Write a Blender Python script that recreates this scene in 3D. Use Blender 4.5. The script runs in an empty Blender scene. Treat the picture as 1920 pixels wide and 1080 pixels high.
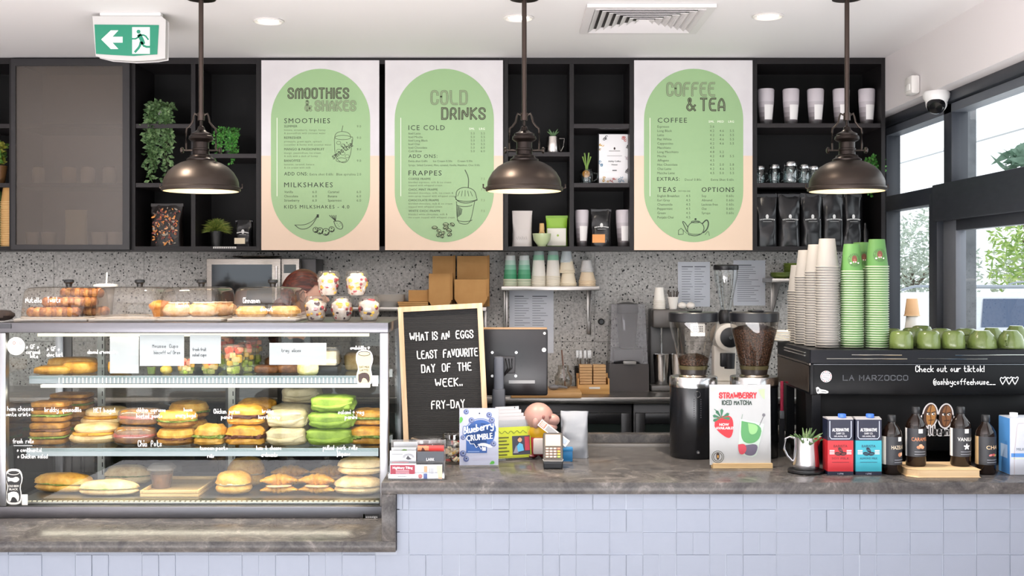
import bpy, bmesh, math, random
from mathutils import Vector, Matrix, noise
random.seed(7)
PI = math.pi
SC = bpy.context.scene
COL = SC.collection

# ---------------------------------------------------------------- camera
F = 2150.0      # focal length in pixels of the 1920 px wide frame
EYE = 1.758     # camera height
HY = 512.0      # row of the horizon
cam_d = bpy.data.cameras.new('camera')
cam_d.sensor_width = 36.0
cam_d.lens = 36.0 * F / 1920.0
cam_d.shift_y = (HY - 540.0) / 1920.0
cam_d.clip_start = 0.05
cam = bpy.data.objects.new('camera', cam_d)
cam.location = (0, 0, EYE)
cam.rotation_euler = (PI / 2, 0, 0)
COL.objects.link(cam)
SC.camera = cam

# ---------------------------------------------------------------- light
SC.view_settings.view_transform = 'Standard'
SC.view_settings.look = 'None'
SC.view_settings.gamma = 1.0
SC.view_settings.use_curve_mapping = False
SC.view_settings.exposure = 0.0
SC.cycles.use_denoising = True
SC.cycles.max_bounces = 10
SC.cycles.transparent_max_bounces = 24
SC.cycles.glossy_bounces = 4
SC.cycles.transmission_bounces = 6
SC.cycles.diffuse_bounces = 4
SC.cycles.caustics_reflective = False
SC.cycles.caustics_refractive = False
SC.cycles.sample_clamp_indirect = 4.0
wd = bpy.data.worlds.new('sky')
SC.world = wd
wd.use_nodes = True
bg = wd.node_tree.nodes['Background']
bg.inputs[0].default_value = (0.93, 0.965, 1.0, 1)
bg.inputs[1].default_value = 2.0

def area_light(name, loc, rot, sx, sy, power, col=(1, 1, 1), parent=None):
    d = bpy.data.lights.new(name, 'AREA')
    d.shape = 'RECTANGLE'
    d.size, d.size_y, d.energy, d.color = sx, sy, power, col
    o = bpy.data.objects.new(name, d)
    o.location, o.rotation_euler = loc, rot
    COL.objects.link(o)
    if parent: o.parent = parent
    return o

def point_light(name, loc, power, col, r=0.03, spot=None, parent=None):
    d = bpy.data.lights.new(name, 'SPOT' if spot else 'POINT')
    d.energy, d.color, d.shadow_soft_size = power, col, r
    if spot: d.spot_size, d.spot_blend = spot, 0.6
    o = bpy.data.objects.new(name, d)
    o.location = loc
    COL.objects.link(o)
    if parent: o.parent = parent
    return o

# daylight through the glazed shopfront behind the camera and through the window on the right
area_light('shopfront_daylight', (-0.9, -1.75, 1.5), (PI / 2, 0, 0), 5.4, 2.5, 36, (0.94, 0.97, 1.0))
# added uplight at floor level, standing in for bounce to brighten the ceiling
area_light('added_floor_uplight', (-0.8, -0.2, 0.03), (PI, 0, 0), 5.6, 3.4, 650, (0.98, 0.97, 1.0))
area_light('window_daylight', (2.6, 4.6, 1.95), (0, PI / 2, 0), 1.7, 3.6, 26, (0.95, 0.98, 1.0))

# ---------------------------------------------------------------- helpers
def X(px, D): return (px - 960.0) * D / F
def Z(py, D): return EYE - (py - HY) * D / F
def DZ(py, z): return (EYE - z) * F / (py - HY)      # distance of a point of height z seen at row py
def lin(c):
    return c / 12.92 if c <= 0.04045 else ((c + 0.055) / 1.055) ** 2.4
def rgb(h):
    h = h.lstrip('#')
    return tuple(lin(int(h[i:i + 2], 16) / 255.0) for i in (0, 2, 4)) + (1.0,)

MATS = {}
SPECIAL = {}
def special(fn):
    SPECIAL[fn.__name__] = fn
    return fn
def new_mat(name):
    m = bpy.data.materials.new(name)
    m.use_nodes = True
    nt = m.node_tree
    return m, nt, nt.nodes['Principled BSDF'], nt.nodes['Material Output']
def mat(spec):
    """a material from '#rrggbb/roughness/metallic' or a named special one"""
    if spec in MATS: return MATS[spec]
    if spec[0] == '#':
        p = spec.split('/')
        m, nt, b, o = new_mat('paint_' + spec[1:])
        b.inputs['Base Color'].default_value = rgb(p[0])
        r = float(p[1]) if len(p) > 1 else 0.55
        b.inputs['Metallic'].default_value = float(p[2]) if len(p) > 2 else 0.0
        n = nt.nodes.new('ShaderNodeTexNoise'); n.inputs['Scale'].default_value = 60
        mr = nt.nodes.new('ShaderNodeMapRange')
        mr.inputs['To Min'].default_value = max(0.02, r - 0.05); mr.inputs['To Max'].default_value = min(1, r + 0.05)
        nt.links.new(n.outputs['Fac'], mr.inputs['Value'])
        nt.links.new(mr.outputs['Result'], b.inputs['Roughness'])
        if len(p) > 3: b.inputs['Specular IOR Level'].default_value = float(p[3])
    else:
        m = SPECIAL[spec.split('|')[0]](*spec.split('|')[1:])
    MATS[spec] = m
    return m

def ramp(nt, stops, interp='LINEAR'):
    r = nt.nodes.new('ShaderNodeValToRGB')
    r.color_ramp.interpolation = interp
    e = r.color_ramp.elements
    while len(e) < len(stops): e.new(0.5)
    for el, (p, c) in zip(e, stops):
        el.position = p; el.color = rgb(c) if isinstance(c, str) else c
    return r
def tex(nt, kind, scale, obj=True, **kw):
    t = nt.nodes.new('ShaderNodeTex' + kind)
    t.inputs['Scale'].default_value = scale
    for k, v in kw.items():
        if k in t.inputs: t.inputs[k].default_value = v
        else: setattr(t, k, v)
    return t
def coords(nt, scale=(1, 1, 1)):
    tc = nt.nodes.new('ShaderNodeTexCoord')
    mp = nt.nodes.new('ShaderNodeMapping')
    mp.inputs['Scale'].default_value = scale
    nt.links.new(tc.outputs['Object'], mp.inputs[0])
    return mp.outputs[0]
def bump(nt, b, sock, strength=0.3, dist=0.002):
    n = nt.nodes.new('ShaderNodeBump')
    n.inputs['Strength'].default_value = strength; n.inputs['Distance'].default_value = dist
    nt.links.new(sock, n.inputs['Height']); nt.links.new(n.outputs[0], b.inputs['Normal'])

@special
def noisy(c1, c2, scale='20', rough='0.6', bmp='0.0'):
    m, nt, b, o = new_mat('mottled')
    v = coords(nt)
    n = tex(nt, 'Noise', float(scale), Detail=5.0); nt.links.new(v, n.inputs['Vector'])
    r = ramp(nt, [(0.35, c1), (0.65, c2)])
    nt.links.new(n.outputs['Fac'], r.inputs[0]); nt.links.new(r.outputs[0], b.inputs['Base Color'])
    b.inputs['Roughness'].default_value = float(rough)
    if float(bmp): bump(nt, b, n.outputs['Fac'], float(bmp), 0.004)
    return m
@special
def food(c1, c2, c3, scale='28', rough='0.5'):
    m, nt, b, o = new_mat('baked_crust')
    v = coords(nt)
    n = tex(nt, 'Noise', float(scale), Detail=6.0, Roughness=0.65); nt.links.new(v, n.inputs['Vector'])
    r = ramp(nt, [(0.3, c1), (0.5, c2), (0.7, c3)])
    nt.links.new(n.outputs['Fac'], r.inputs[0]); nt.links.new(r.outputs[0], b.inputs['Base Color'])
    b.inputs['Roughness'].default_value = float(rough)
    bump(nt, b, n.outputs['Fac'], 0.5, 0.006)
    return m
@special
def wood(c1, c2, axis='x'):
    m, nt, b, o = new_mat('wood_grain')
    v = coords(nt, {'x': (3, 40, 40), 'y': (40, 3, 40), 'z': (40, 40, 3)}[axis])
    n = tex(nt, 'Noise', 1.0, Detail=4.0, Distortion=0.4); nt.links.new(v, n.inputs['Vector'])
    r = ramp(nt, [(0.35, c1), (0.65, c2)])
    nt.links.new(n.outputs['Fac'], r.inputs[0]); nt.links.new(r.outputs[0], b.inputs['Base Color'])
    b.inputs['Roughness'].default_value = 0.5
    return m
@special
def steel(c='#b9b9ba', rough='0.3', axis='x'):
    m, nt, b, o = new_mat('brushed_steel')
    v = coords(nt, {'x': (2, 90, 90), 'z': (90, 90, 2), 'y': (90, 2, 90)}[axis])
    n = tex(nt, 'Noise', 3.0, Detail=3.0); nt.links.new(v, n.inputs['Vector'])
    mr = nt.nodes.new('ShaderNodeMapRange')
    mr.inputs['To Min'].default_value = float(rough) - 0.08; mr.inputs['To Max'].default_value = float(rough) + 0.1
    nt.links.new(n.outputs['Fac'], mr.inputs['Value']); nt.links.new(mr.outputs[0], b.inputs['Roughness'])
    b.inputs['Base Color'].default_value = rgb(c); b.inputs['Metallic'].default_value = 1.0
    return m
@special
def stone():
    m, nt, b, o = new_mat('grey_stone')
    v = coords(nt)
    n = tex(nt, 'Noise', 9.0, Detail=9.0, Roughness=0.7, Distortion=1.2); nt.links.new(v, n.inputs['Vector'])
    r = ramp(nt, [(0.28, '#2d2c2d'), (0.45, '#474545'), (0.58, '#575452'), (0.75, '#827d7a')])
    nt.links.new(n.outputs['Fac'], r.inputs[0])
    n2 = tex(nt, 'Noise', 120.0, Detail=2.0); nt.links.new(v, n2.inputs['Vector'])
    mx = nt.nodes.new('ShaderNodeMix'); mx.data_type = 'RGBA'; mx.blend_type = 'OVERLAY'
    mx.inputs[0].default_value = 0.35
    nt.links.new(r.outputs[0], mx.inputs[6]); nt.links.new(n2.outputs['Fac'], mx.inputs[7])
    nt.links.new(mx.outputs[2], b.inputs['Base Color'])
    b.inputs['Roughness'].default_value = 0.22; b.inputs['Specular IOR Level'].default_value = 0.22
    return m
@special
def terrazzo():
    m, nt, b, o = new_mat('terrazzo')
    v = coords(nt)
    base = None
    dn = tex(nt, 'Noise', 55.0, Detail=2.0); nt.links.new(v, dn.inputs['Vector'])
    add = nt.nodes.new('ShaderNodeVectorMath'); add.operation = 'MULTIPLY_ADD'
    nt.links.new(dn.outputs['Color'], add.inputs[0]); add.inputs[1].default_value = (0.012, 0.012, 0.012)
    nt.links.new(v, add.inputs[2])
    n = tex(nt, 'Noise', 90.0, Detail=3.0); nt.links.new(v, n.inputs['Vector'])
    r = ramp(nt, [(0.35, '#a3a09b'), (0.6, '#c4c1bc')])
    nt.links.new(n.outputs['Fac'], r.inputs[0]); cur = r.outputs[0]
    for sc, thr, colr, pick in ((75, 0.30, '#8c8984', 0.55), (48, 0.24, '#c9c7c3', 0.6), (62, 0.27, '#1e1d1d', 0.62), (30, 0.19, '#262423', 0.72)):
        vo = tex(nt, 'Voronoi', sc); nt.links.new(add.outputs[0], vo.inputs['Vector'])
        sep = nt.nodes.new('ShaderNodeSeparateColor'); nt.links.new(vo.outputs['Color'], sep.inputs[0])
        a = nt.nodes.new('ShaderNodeMath'); a.operation = 'LESS_THAN'; a.inputs[1].default_value = thr
        nt.links.new(vo.outputs['Distance'], a.inputs[0])
        c = nt.nodes.new('ShaderNodeMath'); c.operation = 'GREATER_THAN'; c.inputs[1].default_value = pick
        nt.links.new(sep.outputs[0], c.inputs[0])
        k = nt.nodes.new('ShaderNodeMath'); k.operation = 'MULTIPLY'
        nt.links.new(a.outputs[0], k.inputs[0]); nt.links.new(c.outputs[0], k.inputs[1])
        mx = nt.nodes.new('ShaderNodeMix'); mx.data_type = 'RGBA'
        nt.links.new(k.outputs[0], mx.inputs[0]); nt.links.new(cur, mx.inputs[6]); mx.inputs[7].default_value = rgb(colr)
        cur = mx.outputs[2]
    nt.links.new(cur, b.inputs['Base Color']); b.inputs['Roughness'].default_value = 0.5
    return m
def _thin(name, tint, r0, rough, opac=0.0, opcol='#ffffff'):
    m, nt, b, o = new_mat(name)
    nt.nodes.remove(b)
    tr = nt.nodes.new('ShaderNodeBsdfTransparent'); tr.inputs[0].default_value = rgb(tint)
    gl = nt.nodes.new('ShaderNodeBsdfGlossy'); gl.inputs['Roughness'].default_value = rough
    lw = nt.nodes.new('ShaderNodeLayerWeight'); lw.inputs[0].default_value = 0.5
    pw = nt.nodes.new('ShaderNodeMath'); pw.operation = 'POWER'; pw.inputs[1].default_value = 4.0
    nt.links.new(lw.outputs['Facing'], pw.inputs[0])
    ma = nt.nodes.new('ShaderNodeMath'); ma.operation = 'MULTIPLY_ADD'
    ma.inputs[1].default_value = 0.8; ma.inputs[2].default_value = r0
    nt.links.new(pw.outputs[0], ma.inputs[0])
    mx = nt.nodes.new('ShaderNodeMixShader')
    nt.links.new(ma.outputs[0], mx.inputs[0]); nt.links.new(tr.outputs[0], mx.inputs[1]); nt.links.new(gl.outputs[0], mx.inputs[2])
    last = mx.outputs[0]
    if opac:
        di = nt.nodes.new('ShaderNodeBsdfDiffuse'); di.inputs[0].default_value = rgb(opcol)
        m2 = nt.nodes.new('ShaderNodeMixShader'); m2.inputs[0].default_value = opac
        nt.links.new(last, m2.inputs[1]); nt.links.new(di.outputs[0], m2.inputs[2]); last = m2.outputs[0]
    nt.links.new(last, o.inputs[0])
    return m
@special
def glass(tint='#f6faf8', r0='0.035', rough='0.0'): return _thin('clear_glass', tint, float(r0), float(rough))
@special
def acrylic(tint='#f4f2f0', r0='0.05', opac='0.05'): return _thin('clear_acrylic', tint, float(r0), 0.02, float(opac), '#d8d4d0')
@special
def smoked(tint='#6f6f72', opac='0.1'): return _thin('smoked_acrylic', tint, 0.05, 0.03, float(opac), '#4a4a4c')
@special
def frosted():
    m = _thin('frosted_reeded_glass', '#cfc8c0', 0.07, 0.2, 0.2, '#8a8078')
    return m
@special
def hair(c1, c2):
    m, nt, b, o = new_mat('hair')
    v = coords(nt, (4, 70, 50))
    n = tex(nt, 'Noise', 1.6, Detail=4.0, Distortion=0.5); nt.links.new(v, n.inputs['Vector'])
    r = ramp(nt, [(0.35, c1), (0.68, c2)])
    nt.links.new(n.outputs['Fac'], r.inputs[0]); nt.links.new(r.outputs[0], b.inputs['Base Color'])
    b.inputs['Roughness'].default_value = 0.38
    bump(nt, b, n.outputs['Fac'], 0.6, 0.004)
    return m
@special
def glow(c, s='3'):
    m, nt, b, o = new_mat('lamp_glow')
    nt.nodes.remove(b)
    e = nt.nodes.new('ShaderNodeEmission'); e.inputs[0].default_value = rgb(c); e.inputs[1].default_value = float(s)
    nt.links.new(e.outputs[0], o.inputs[0])
    return m
@special
def leaf(c='#4f8a3c', c2='#2f5f2a'):
    m, nt, b, o = new_mat('leaf')
    n = tex(nt, 'Noise', 14.0); r = ramp(nt, [(0.35, c2), (0.65, c)])
    nt.links.new(n.outputs['Fac'], r.inputs[0]); nt.links.new(r.outputs[0], b.inputs['Base Color'])
    b.inputs['Roughness'].default_value = 0.5
    tr = nt.nodes.new('ShaderNodeBsdfTranslucent'); nt.links.new(r.outputs[0], tr.inputs[0])
    mx = nt.nodes.new('ShaderNodeMixShader'); mx.inputs[0].default_value = 0.3
    nt.links.new(b.outputs[0], mx.inputs[1]); nt.links.new(tr.outputs[0], mx.inputs[2]); nt.links.new(mx.outputs[0], o.inputs[0])
    return m
@special
def felt():
    m, nt, b, o = new_mat('ribbed_felt')
    v = coords(nt, (1, 1, 1)); w = tex(nt, 'Wave', 62.0, wave_type='BANDS', bands_direction='Z'); nt.links.new(v, w.inputs['Vector'])
    r = ramp(nt, [(0.2, '#0c0c0d'), (0.8, '#262627')])
    nt.links.new(w.outputs['Fac'], r.inputs[0]); nt.links.new(r.outputs[0], b.inputs['Base Color'])
    b.inputs['Roughness'].default_value = 0.9
    bump(nt, b, w.outputs['Fac'], 0.6, 0.003)
    return m
@special
def beans():
    m, nt, b, o = new_mat('roasted_beans')
    v = coords(nt)
    vo = tex(nt, 'Voronoi', 150.0); nt.links.new(v, vo.inputs['Vector'])
    r = ramp(nt, [(0.1, '#7a5640'), (0.45, '#4a3020'), (0.75, '#20120a')])
    nt.links.new(vo.outputs['Distance'], r.inputs[0]); nt.links.new(r.outputs[0], b.inputs['Base Color'])
    b.inputs['Roughness'].default_value = 0.45
    bump(nt, b, vo.outputs['Distance'], 0.8, -0.006)
    return m

# ---------------------------------------------------------------- mesh builder
class MB:
    def __init__(s): s.v, s.f, s.m, s.s, s.marks = [], [], [], [], []
    def add(s, vs, fs, m, smooth=False, T=None):
        n = len(s.v)
        s.v += [(T @ Vector(p)) if T else Vector(p) for p in vs]
        for i, f in enumerate(fs):
            s.f.append(tuple(n + j for j in f)); s.m.append(m[i] if isinstance(m, list) else m); s.s.append(smooth)
        return s
    def box(s, x0, x1, y0, y1, z0, z1, m, bev=0.0, T=None, seg=2):
        if x0 > x1: x0, x1 = x1, x0
        if y0 > y1: y0, y1 = y1, y0
        if z0 > z1: z0, z1 = z1, z0
        if bev:
            bm = bmesh.new(); bmesh.ops.create_cube(bm, size=1.0)
            for v in bm.verts:
                v.co = Vector((x0 + (v.co.x + .5) * (x1 - x0), y0 + (v.co.y + .5) * (y1 - y0), z0 + (v.co.z + .5) * (z1 - z0)))
            bmesh.ops.bevel(bm, geom=bm.edges[:], offset=bev, segments=seg, profile=0.5, affect='EDGES')
            bm.verts.index_update()
            s.add([v.co.copy() for v in bm.verts], [[v.index for v in f.verts] for f in bm.faces], m, True, T)
            bm.free(); return s
        vs = [(x, y, z) for x in (x0, x1) for y in (y0, y1) for z in (z0, z1)]
        return s.add(vs, [(0, 1, 3, 2), (4, 6, 7, 5), (0, 4, 5, 1), (2, 3, 7, 6), (0, 2, 6, 4), (1, 5, 7, 3)], m, False, T)
    def lathe(s, prof, m, c=(0, 0, 0), seg=24, T=None, smooth=True, arc=None, sq=0.0):
        """turn (radius, height) points round a vertical axis at c; m may be one material per profile step"""
        a0, a1 = arc if arc else (0, 2 * PI)
        n = seg if not arc else seg + 1
        vs, fs, ms = [], [], []
        for r, z in prof:
            for k in range(n):
                a = a0 + (a1 - a0) * k / seg
                q = 1.0
                if sq:
                    q = 1.0 / (abs(math.cos(a)) ** sq + abs(math.sin(a)) ** sq) ** (1.0 / sq)
                vs.append((c[0] + r * q * math.cos(a), c[1] + r * q * math.sin(a), c[2] + z))
        for i in range(len(prof) - 1):
            for k in range(seg):
                k2 = (k + 1) % n
                a, b2, c2, d = i * n + k, i * n + k2, (i + 1) * n + k2, (i + 1) * n + k
                fs.append((a, b2, c2, d)); ms.append(m[i] if isinstance(m, list) else m)
        if not arc:
            if prof[0][0] > 1e-6: fs.append(tuple(range(n - 1, -1, -1))); ms.append(ms[0])
            if prof[-1][0] > 1e-6: fs.append(tuple((len(prof) - 1) * n + k for k in range(n))); ms.append(ms[-2] if prof[0][0] > 1e-6 else ms[-1])
        return s.add(vs, fs, ms, smooth, T)
    def shell(s, prof, m, c=(0, 0, 0), seg=24, T=None, arc=None, sq=0.0):
        """an open turned surface, no caps"""
        k0 = len(s.f)
        s.lathe(prof, m, c, seg, T, True, arc, sq)
        keep = [i for i in range(k0, len(s.f)) if len(s.f[i]) <= 4 or seg <= 4]
        for nm in ('f', 'm', 's'):
            L = getattr(s, nm); setattr(s, nm, L[:k0] + [L[i] for i in keep])
        return s
    def tube(s, pts, r, m, seg=8, T=None, closed=False):
        pts = [Vector(p) for p in pts]
        n = len(pts); vs, fs = [], []
        up = Vector((0, 0, 1))
        for i, p in enumerate(pts):
            if closed: d = pts[(i + 1) % n] - pts[i - 1]
            else: d = pts[min(i + 1, n - 1)] - pts[max(i - 1, 0)]
            d = d.normalized() if d.length > 1e-9 else Vector((0, 0, 1))
            a = d.cross(up)
            if a.length < 1e-3: a = d.cross(Vector((0, 1, 0)))
            a.normalize()
            b = d.cross(a).normalized()
            rr = r[i] if isinstance(r, (list, tuple)) else r
            for k in range(seg):
                t = 2 * PI * k / seg
                vs.append(p + (a * math.cos(t) + b * math.sin(t)) * rr)
        for i in range(n if closed else n - 1):
            j = (i + 1) % n
            for k in range(seg):
                k2 = (k + 1) % seg
                fs.append((i * seg + k, i * seg + k2, j * seg + k2, j * seg + k))
        if not closed:
            fs.append(tuple(range(seg - 1, -1, -1))); fs.append(tuple((n - 1) * seg + k for k in range(seg)))
        return s.add(vs, fs, m, True, T)
    def prism(s, poly, a, b, m, plane='xz', T=None, smooth=False):
        """outline in a plane pushed from a to b along the third axis"""
        n = len(poly)
        def P(p, t):
            return {'xz': (p[0], t, p[1]), 'xy': (p[0], p[1], t), 'yz': (t, p[0], p[1])}[plane]
        vs = [P(p, a) for p in poly] + [P(p, b) for p in poly]
        fs = [tuple(range(n)), tuple(range(2 * n - 1, n - 1, -1))]
        fs += [(i, (i + 1) % n, n + (i + 1) % n, n + i) for i in range(n)]
        return s.add(vs, fs, m, smooth, T)
    def ell(s, c, r, m, n=(18, 10), e=1.0, wob=0.0, fr=3.0, seed=0.0, T=None, flat=None):
        """a rounded lump; e < 1 squares it, wob roughens it, flat cuts the underside"""
        vs, fs = [], []
        nu, nv = n
        def sp(t): return math.copysign(abs(t) ** e, t)
        for j in range(nv + 1):
            ph = -PI / 2 + PI * j / nv
            for i in range(nu):
                th = 2 * PI * i / nu
                d = Vector((sp(math.cos(ph)) * sp(math.cos(th)), sp(math.cos(ph)) * sp(math.sin(th)), sp(math.sin(ph))))
                k = 1.0
                if wob: k += wob * noise.noise(d * fr + Vector((seed * 7.3, seed, -seed)))
                z = d.z * r[2] * k
                if flat is not None: z = max(z, -flat * r[2])
                vs.append((c[0] + d.x * r[0] * k, c[1] + d.y * r[1] * k, c[2] + z))
        for j in range(nv):
            for i in range(nu):
                i2 = (i + 1) % nu
                fs.append((j * nu + i, j * nu + i2, (j + 1) * nu + i2, (j + 1) * nu + i))
        return s.add(vs, fs, m, True, T)
    def quad(s, a, b, c, d, m, T=None): return s.add([a, b, c, d], [(0, 1, 2, 3)], m, False, T)
    def poly(s, pts, m, T=None): return s.add(pts, [tuple(range(len(pts)))], m, False, T)
    def build(s, name, parent=None, origin=None, local=False, bevel=None):
        if origin is None: origin = (0, 0, 0)
        me = bpy.data.meshes.new(name)
        if parent is not None and not local:
            inv = parent.matrix_basis.inverted() if parent.parent is None else (parent.parent.matrix_basis @ parent.matrix_basis).inverted()
            vs = [inv @ p for p in s.v]
        elif parent is None: vs = [p - Vector(origin) for p in s.v]
        else: vs = s.v
        me.from_pydata(vs, [], s.f)
        names = []
        for k in s.m:
            if k not in names: names.append(k); me.materials.append(mat(k))
        ix = {k: i for i, k in enumerate(names)}
        me.polygons.foreach_set('material_index', [ix[k] for k in s.m])
        me.polygons.foreach_set('use_smooth', s.s)
        me.validate()
        if any(s.s): me.set_sharp_from_angle(angle=math.radians(42))
        me.update()
        o = bpy.data.objects.new(name, me)
        COL.objects.link(o)
        if parent is not None: o.parent = parent
        else: o.location = origin
        if bevel:
            md = o.modifiers.new('bevel', 'BEVEL'); md.width = bevel; md.segments = 2; md.limit_method = 'ANGLE'
        return o

def tag(o, label, cat, group=None, kind=None):
    o['label'] = label; o['category'] = cat
    if group: o['group'] = group
    if kind: o['kind'] = kind
    return o
def thing(name, label, cat, loc=(0, 0, 0), rz=0.0, group=None):
    o = bpy.data.objects.new(name, None)
    o.empty_display_size = 0.05
    COL.objects.link(o)
    o.location = loc; o.rotation_euler = (0, 0, rz)
    o.matrix_basis = Matrix.Translation(loc) @ Matrix.Rotation(rz, 4, 'Z')
    return tag(o, label, cat, group)
def structure(o, label=None, cat=None):
    o['kind'] = 'structure'
    if label: o['label'] = label
    if cat: o['category'] = cat
    return o
def kids(o): return [c for c in KIDS_ALL() if c.parent is o]
def KIDS_ALL(): return list(COL.objects)
def copy_tree(o, loc=None, rz=None, label=None, group=None, sc=None, parent=None):
    c = o.copy(); COL.objects.link(c)
    if parent is not None: c.parent = parent
    for ch in o.children: copy_tree(ch, parent=c)
    if loc is not None: c.location = loc
    if rz is not None: c.rotation_euler = (0, 0, rz)
    if sc is not None: c.scale = sc if isinstance(sc, tuple) else (sc, sc, sc)
    if label: c['label'] = label
    if group: c['group'] = group
    return c

# ---------------------------------------------------------------- lettering
G = {  # pen strokes: pairs of hex digits x,y ; baseline 3, x height 7, capitals a
 'a': '46270513334643', 'b': '0a03 0527452304', 'c': '4627051343', 'd': '4a43 462705133345', 'e': '05454627051343',
 'f': '4a2923 0747', 'g': '462705143445 47412001', 'h': '0a03 05274543', 'i': '0703 0a09', 'j': '27211001 2a29',
 'k': '0a03 470543', 'l': '0a0413', 'm': '0703 05273533 35576563', 'n': '0703 05274543', 'o': '270523452747'[:10],
 'p': '0700 0527452304', 'q': '4740 462705133345', 'r': '0703 052747', 's': '462706442304', 't': '1a142343 0737',
 'u': '0704132345 4743', 'v': '072347', 'w': '0713365367', 'x': '0743 4703', 'y': '07052445 47412001', 'z': '07470343',
 'A': '032a43 1636', 'B': '030a2a392707 2746442303', 'C': '492a08052344', 'D': '030a2a48452303', 'E': '4a0a0343 0737',
 'F': '4a0a03 0737', 'G': '492a080523434636', 'H': '030a 4a43 0747', 'I': '030a', 'J': '4a442304', 'K': '030a 4a07 0743',
 'L': '0a0343', 'M': '030a264a43', 'N': '030a434a', 'O': '2a08052345482a', 'P': '030a3a483606', 'Q': '2a08052345482a 2543',
 'R': '030a3a483606 2643', 'S': '492a091736442304', 'T': '0a4a 2a23', 'U': '0a0523454a', 'V': '0a234a', 'W': '0a1338536a',
 'X': '0a43 4a03', 'Y': '0a27 4a2723', 'Z': '0a4a0343', '&': '43191a2a3906041323 46', '!': '0a05 0403', '.': '0304',
 '-': '0636', '_': '0343', '@': '37271524353735445558 3a1906133253', '/': '034a', ':': '0706 0403', '+': '0646 2824', ' ': '', '^': '33071938596733',
 '~': '270513244527', '1': '192a23', '4': '330a..'[:0] + '3a0545 3a33', '0': '2a08052345482a',
}
G.update(O='07091a3a494433130407', C='48493a1a090413334445', S='48493a1a0908173645443313 0405'.replace(' ', ''), D='030a 0a2a3a4944332303')
G['\u00b5'] = '0308192a393833 38495a696863'; G['\u00c0'] = '0307192a394743 0545'
G['&'] = '43181a2a280513234 6'.replace(' ', '')
def chaikin(p, k=2):
    for _ in range(k):
        q = [p[0]]
        for a, b in zip(p, p[1:]):
            q += [(a[0] * .75 + b[0] * .25, a[1] * .75 + b[1] * .25), (a[0] * .25 + b[0] * .75, a[1] * .25 + b[1] * .75)]
        q.append(p[-1]); p = q
    return p
def glyph_lines(text, size, gap=1.9, smooth=2, slant=0.0, sx=1.0):
    """pen lines of a text; size is the capital height, the baseline lies at y 0"""
    k = size / 7.0; x = 0.0; out = []
    for ch in text:
        g = G.get(ch, '')
        if ch == ' ': x += 3.6 * sx; continue
        w = 0
        for st in g.split():
            p = [(int(st[i], 16), int(st[i + 1], 16) - 3) for i in range(0, len(st) - 1, 2)]
            w = max(w, max(q[0] for q in p))
            if smooth and len(p) > 2: p = chaikin(p, smooth)
            out.append([((x + q[0] * sx + q[1] * slant) * k, q[1] * k) for q in p])
        x += w * sx + gap
    return out, max(0, (x - gap)) * k
def ribbon(mb, line, w, m, fr):
    o, u, v = fr
    n = len(line); L = []
    for i, p in enumerate(line):
        a, b = line[max(0, i - 1)], line[min(n - 1, i + 1)]
        dx, dy = b[0] - a[0], b[1] - a[1]
        l = math.hypot(dx, dy) or 1.0
        nx, ny = -dy / l * w / 2, dx / l * w / 2
        ex = ey = 0.0
        if i == 0: ex, ey = -dx / l * w * .4, -dy / l * w * .4
        if i == n - 1: ex, ey = dx / l * w * .4, dy / l * w * .4
        for sg in (1, -1): L.append(o + u * (p[0] + ex + nx * sg) + v * (p[1] + ey + ny * sg))
    mb.add(L, [(2 * i, 2 * i + 1, 2 * i + 3, 2 * i + 2) for i in range(n - 1)], m)
    nn = u.cross(v).normalized() * .00006
    if nn.y > 0: nn = -nn
    for i in range(1, n - 1):                       # rounded joints
        a, b, c = line[i - 1], line[i], line[i + 1]
        d1, d2 = math.atan2(b[1] - a[1], b[0] - a[0]), math.atan2(c[1] - b[1], c[0] - b[0])
        if abs((d2 - d1 + PI) % (2 * PI) - PI) > .4:
            mb.poly([o + nn + u * (b[0] + w * .5 * math.cos(q)) + v * (b[1] + w * .5 * math.sin(q)) for q in [2 * PI * k / 10 for k in range(10)]], m)
def write(mb, text, fr, size, w, m, align='l', gap=1.9, smooth=2, slant=0.0, sx=1.0, fit=None):
    lines, W = glyph_lines(text, size, gap, smooth, slant, sx)
    k = 1.0
    if fit and W: k = fit / W
    dx = {'l': 0, 'c': -W / 2 * k, 'r': -W * k}[align]
    nn = fr[1].cross(fr[2]).normalized() * .00011
    if nn.y > 0: nn = -nn
    for i, ln in enumerate(lines): ribbon(mb, [(p[0] * k + dx, p[1]) for p in ln], w, m, (fr[0] + nn * (i % 3), fr[1], fr[2]))
TCACHE = {}
def type_mesh(text, sp=1.0, off=0.0):
    key = (text, sp, off)
    if key not in TCACHE:
        cu = bpy.data.curves.new('type', 'FONT'); cu.body = text; cu.size = 1.0; cu.space_character = sp; cu.offset = off
        cu.resolution_u = 2; cu.offset = 0
        o = bpy.data.objects.new('type', cu); COL.objects.link(o)
        dg = bpy.context.evaluated_depsgraph_get()
        me = o.evaluated_get(dg).to_mesh()
        vs = [(v.co.x, v.co.y) for v in me.vertices]; fs = [tuple(p.vertices) for p in me.polygons]
        o.evaluated_get(dg).to_mesh_clear()
        bpy.data.objects.remove(o); bpy.data.curves.remove(cu)
        TCACHE[key] = (vs, fs)
    return TCACHE[key]
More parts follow.
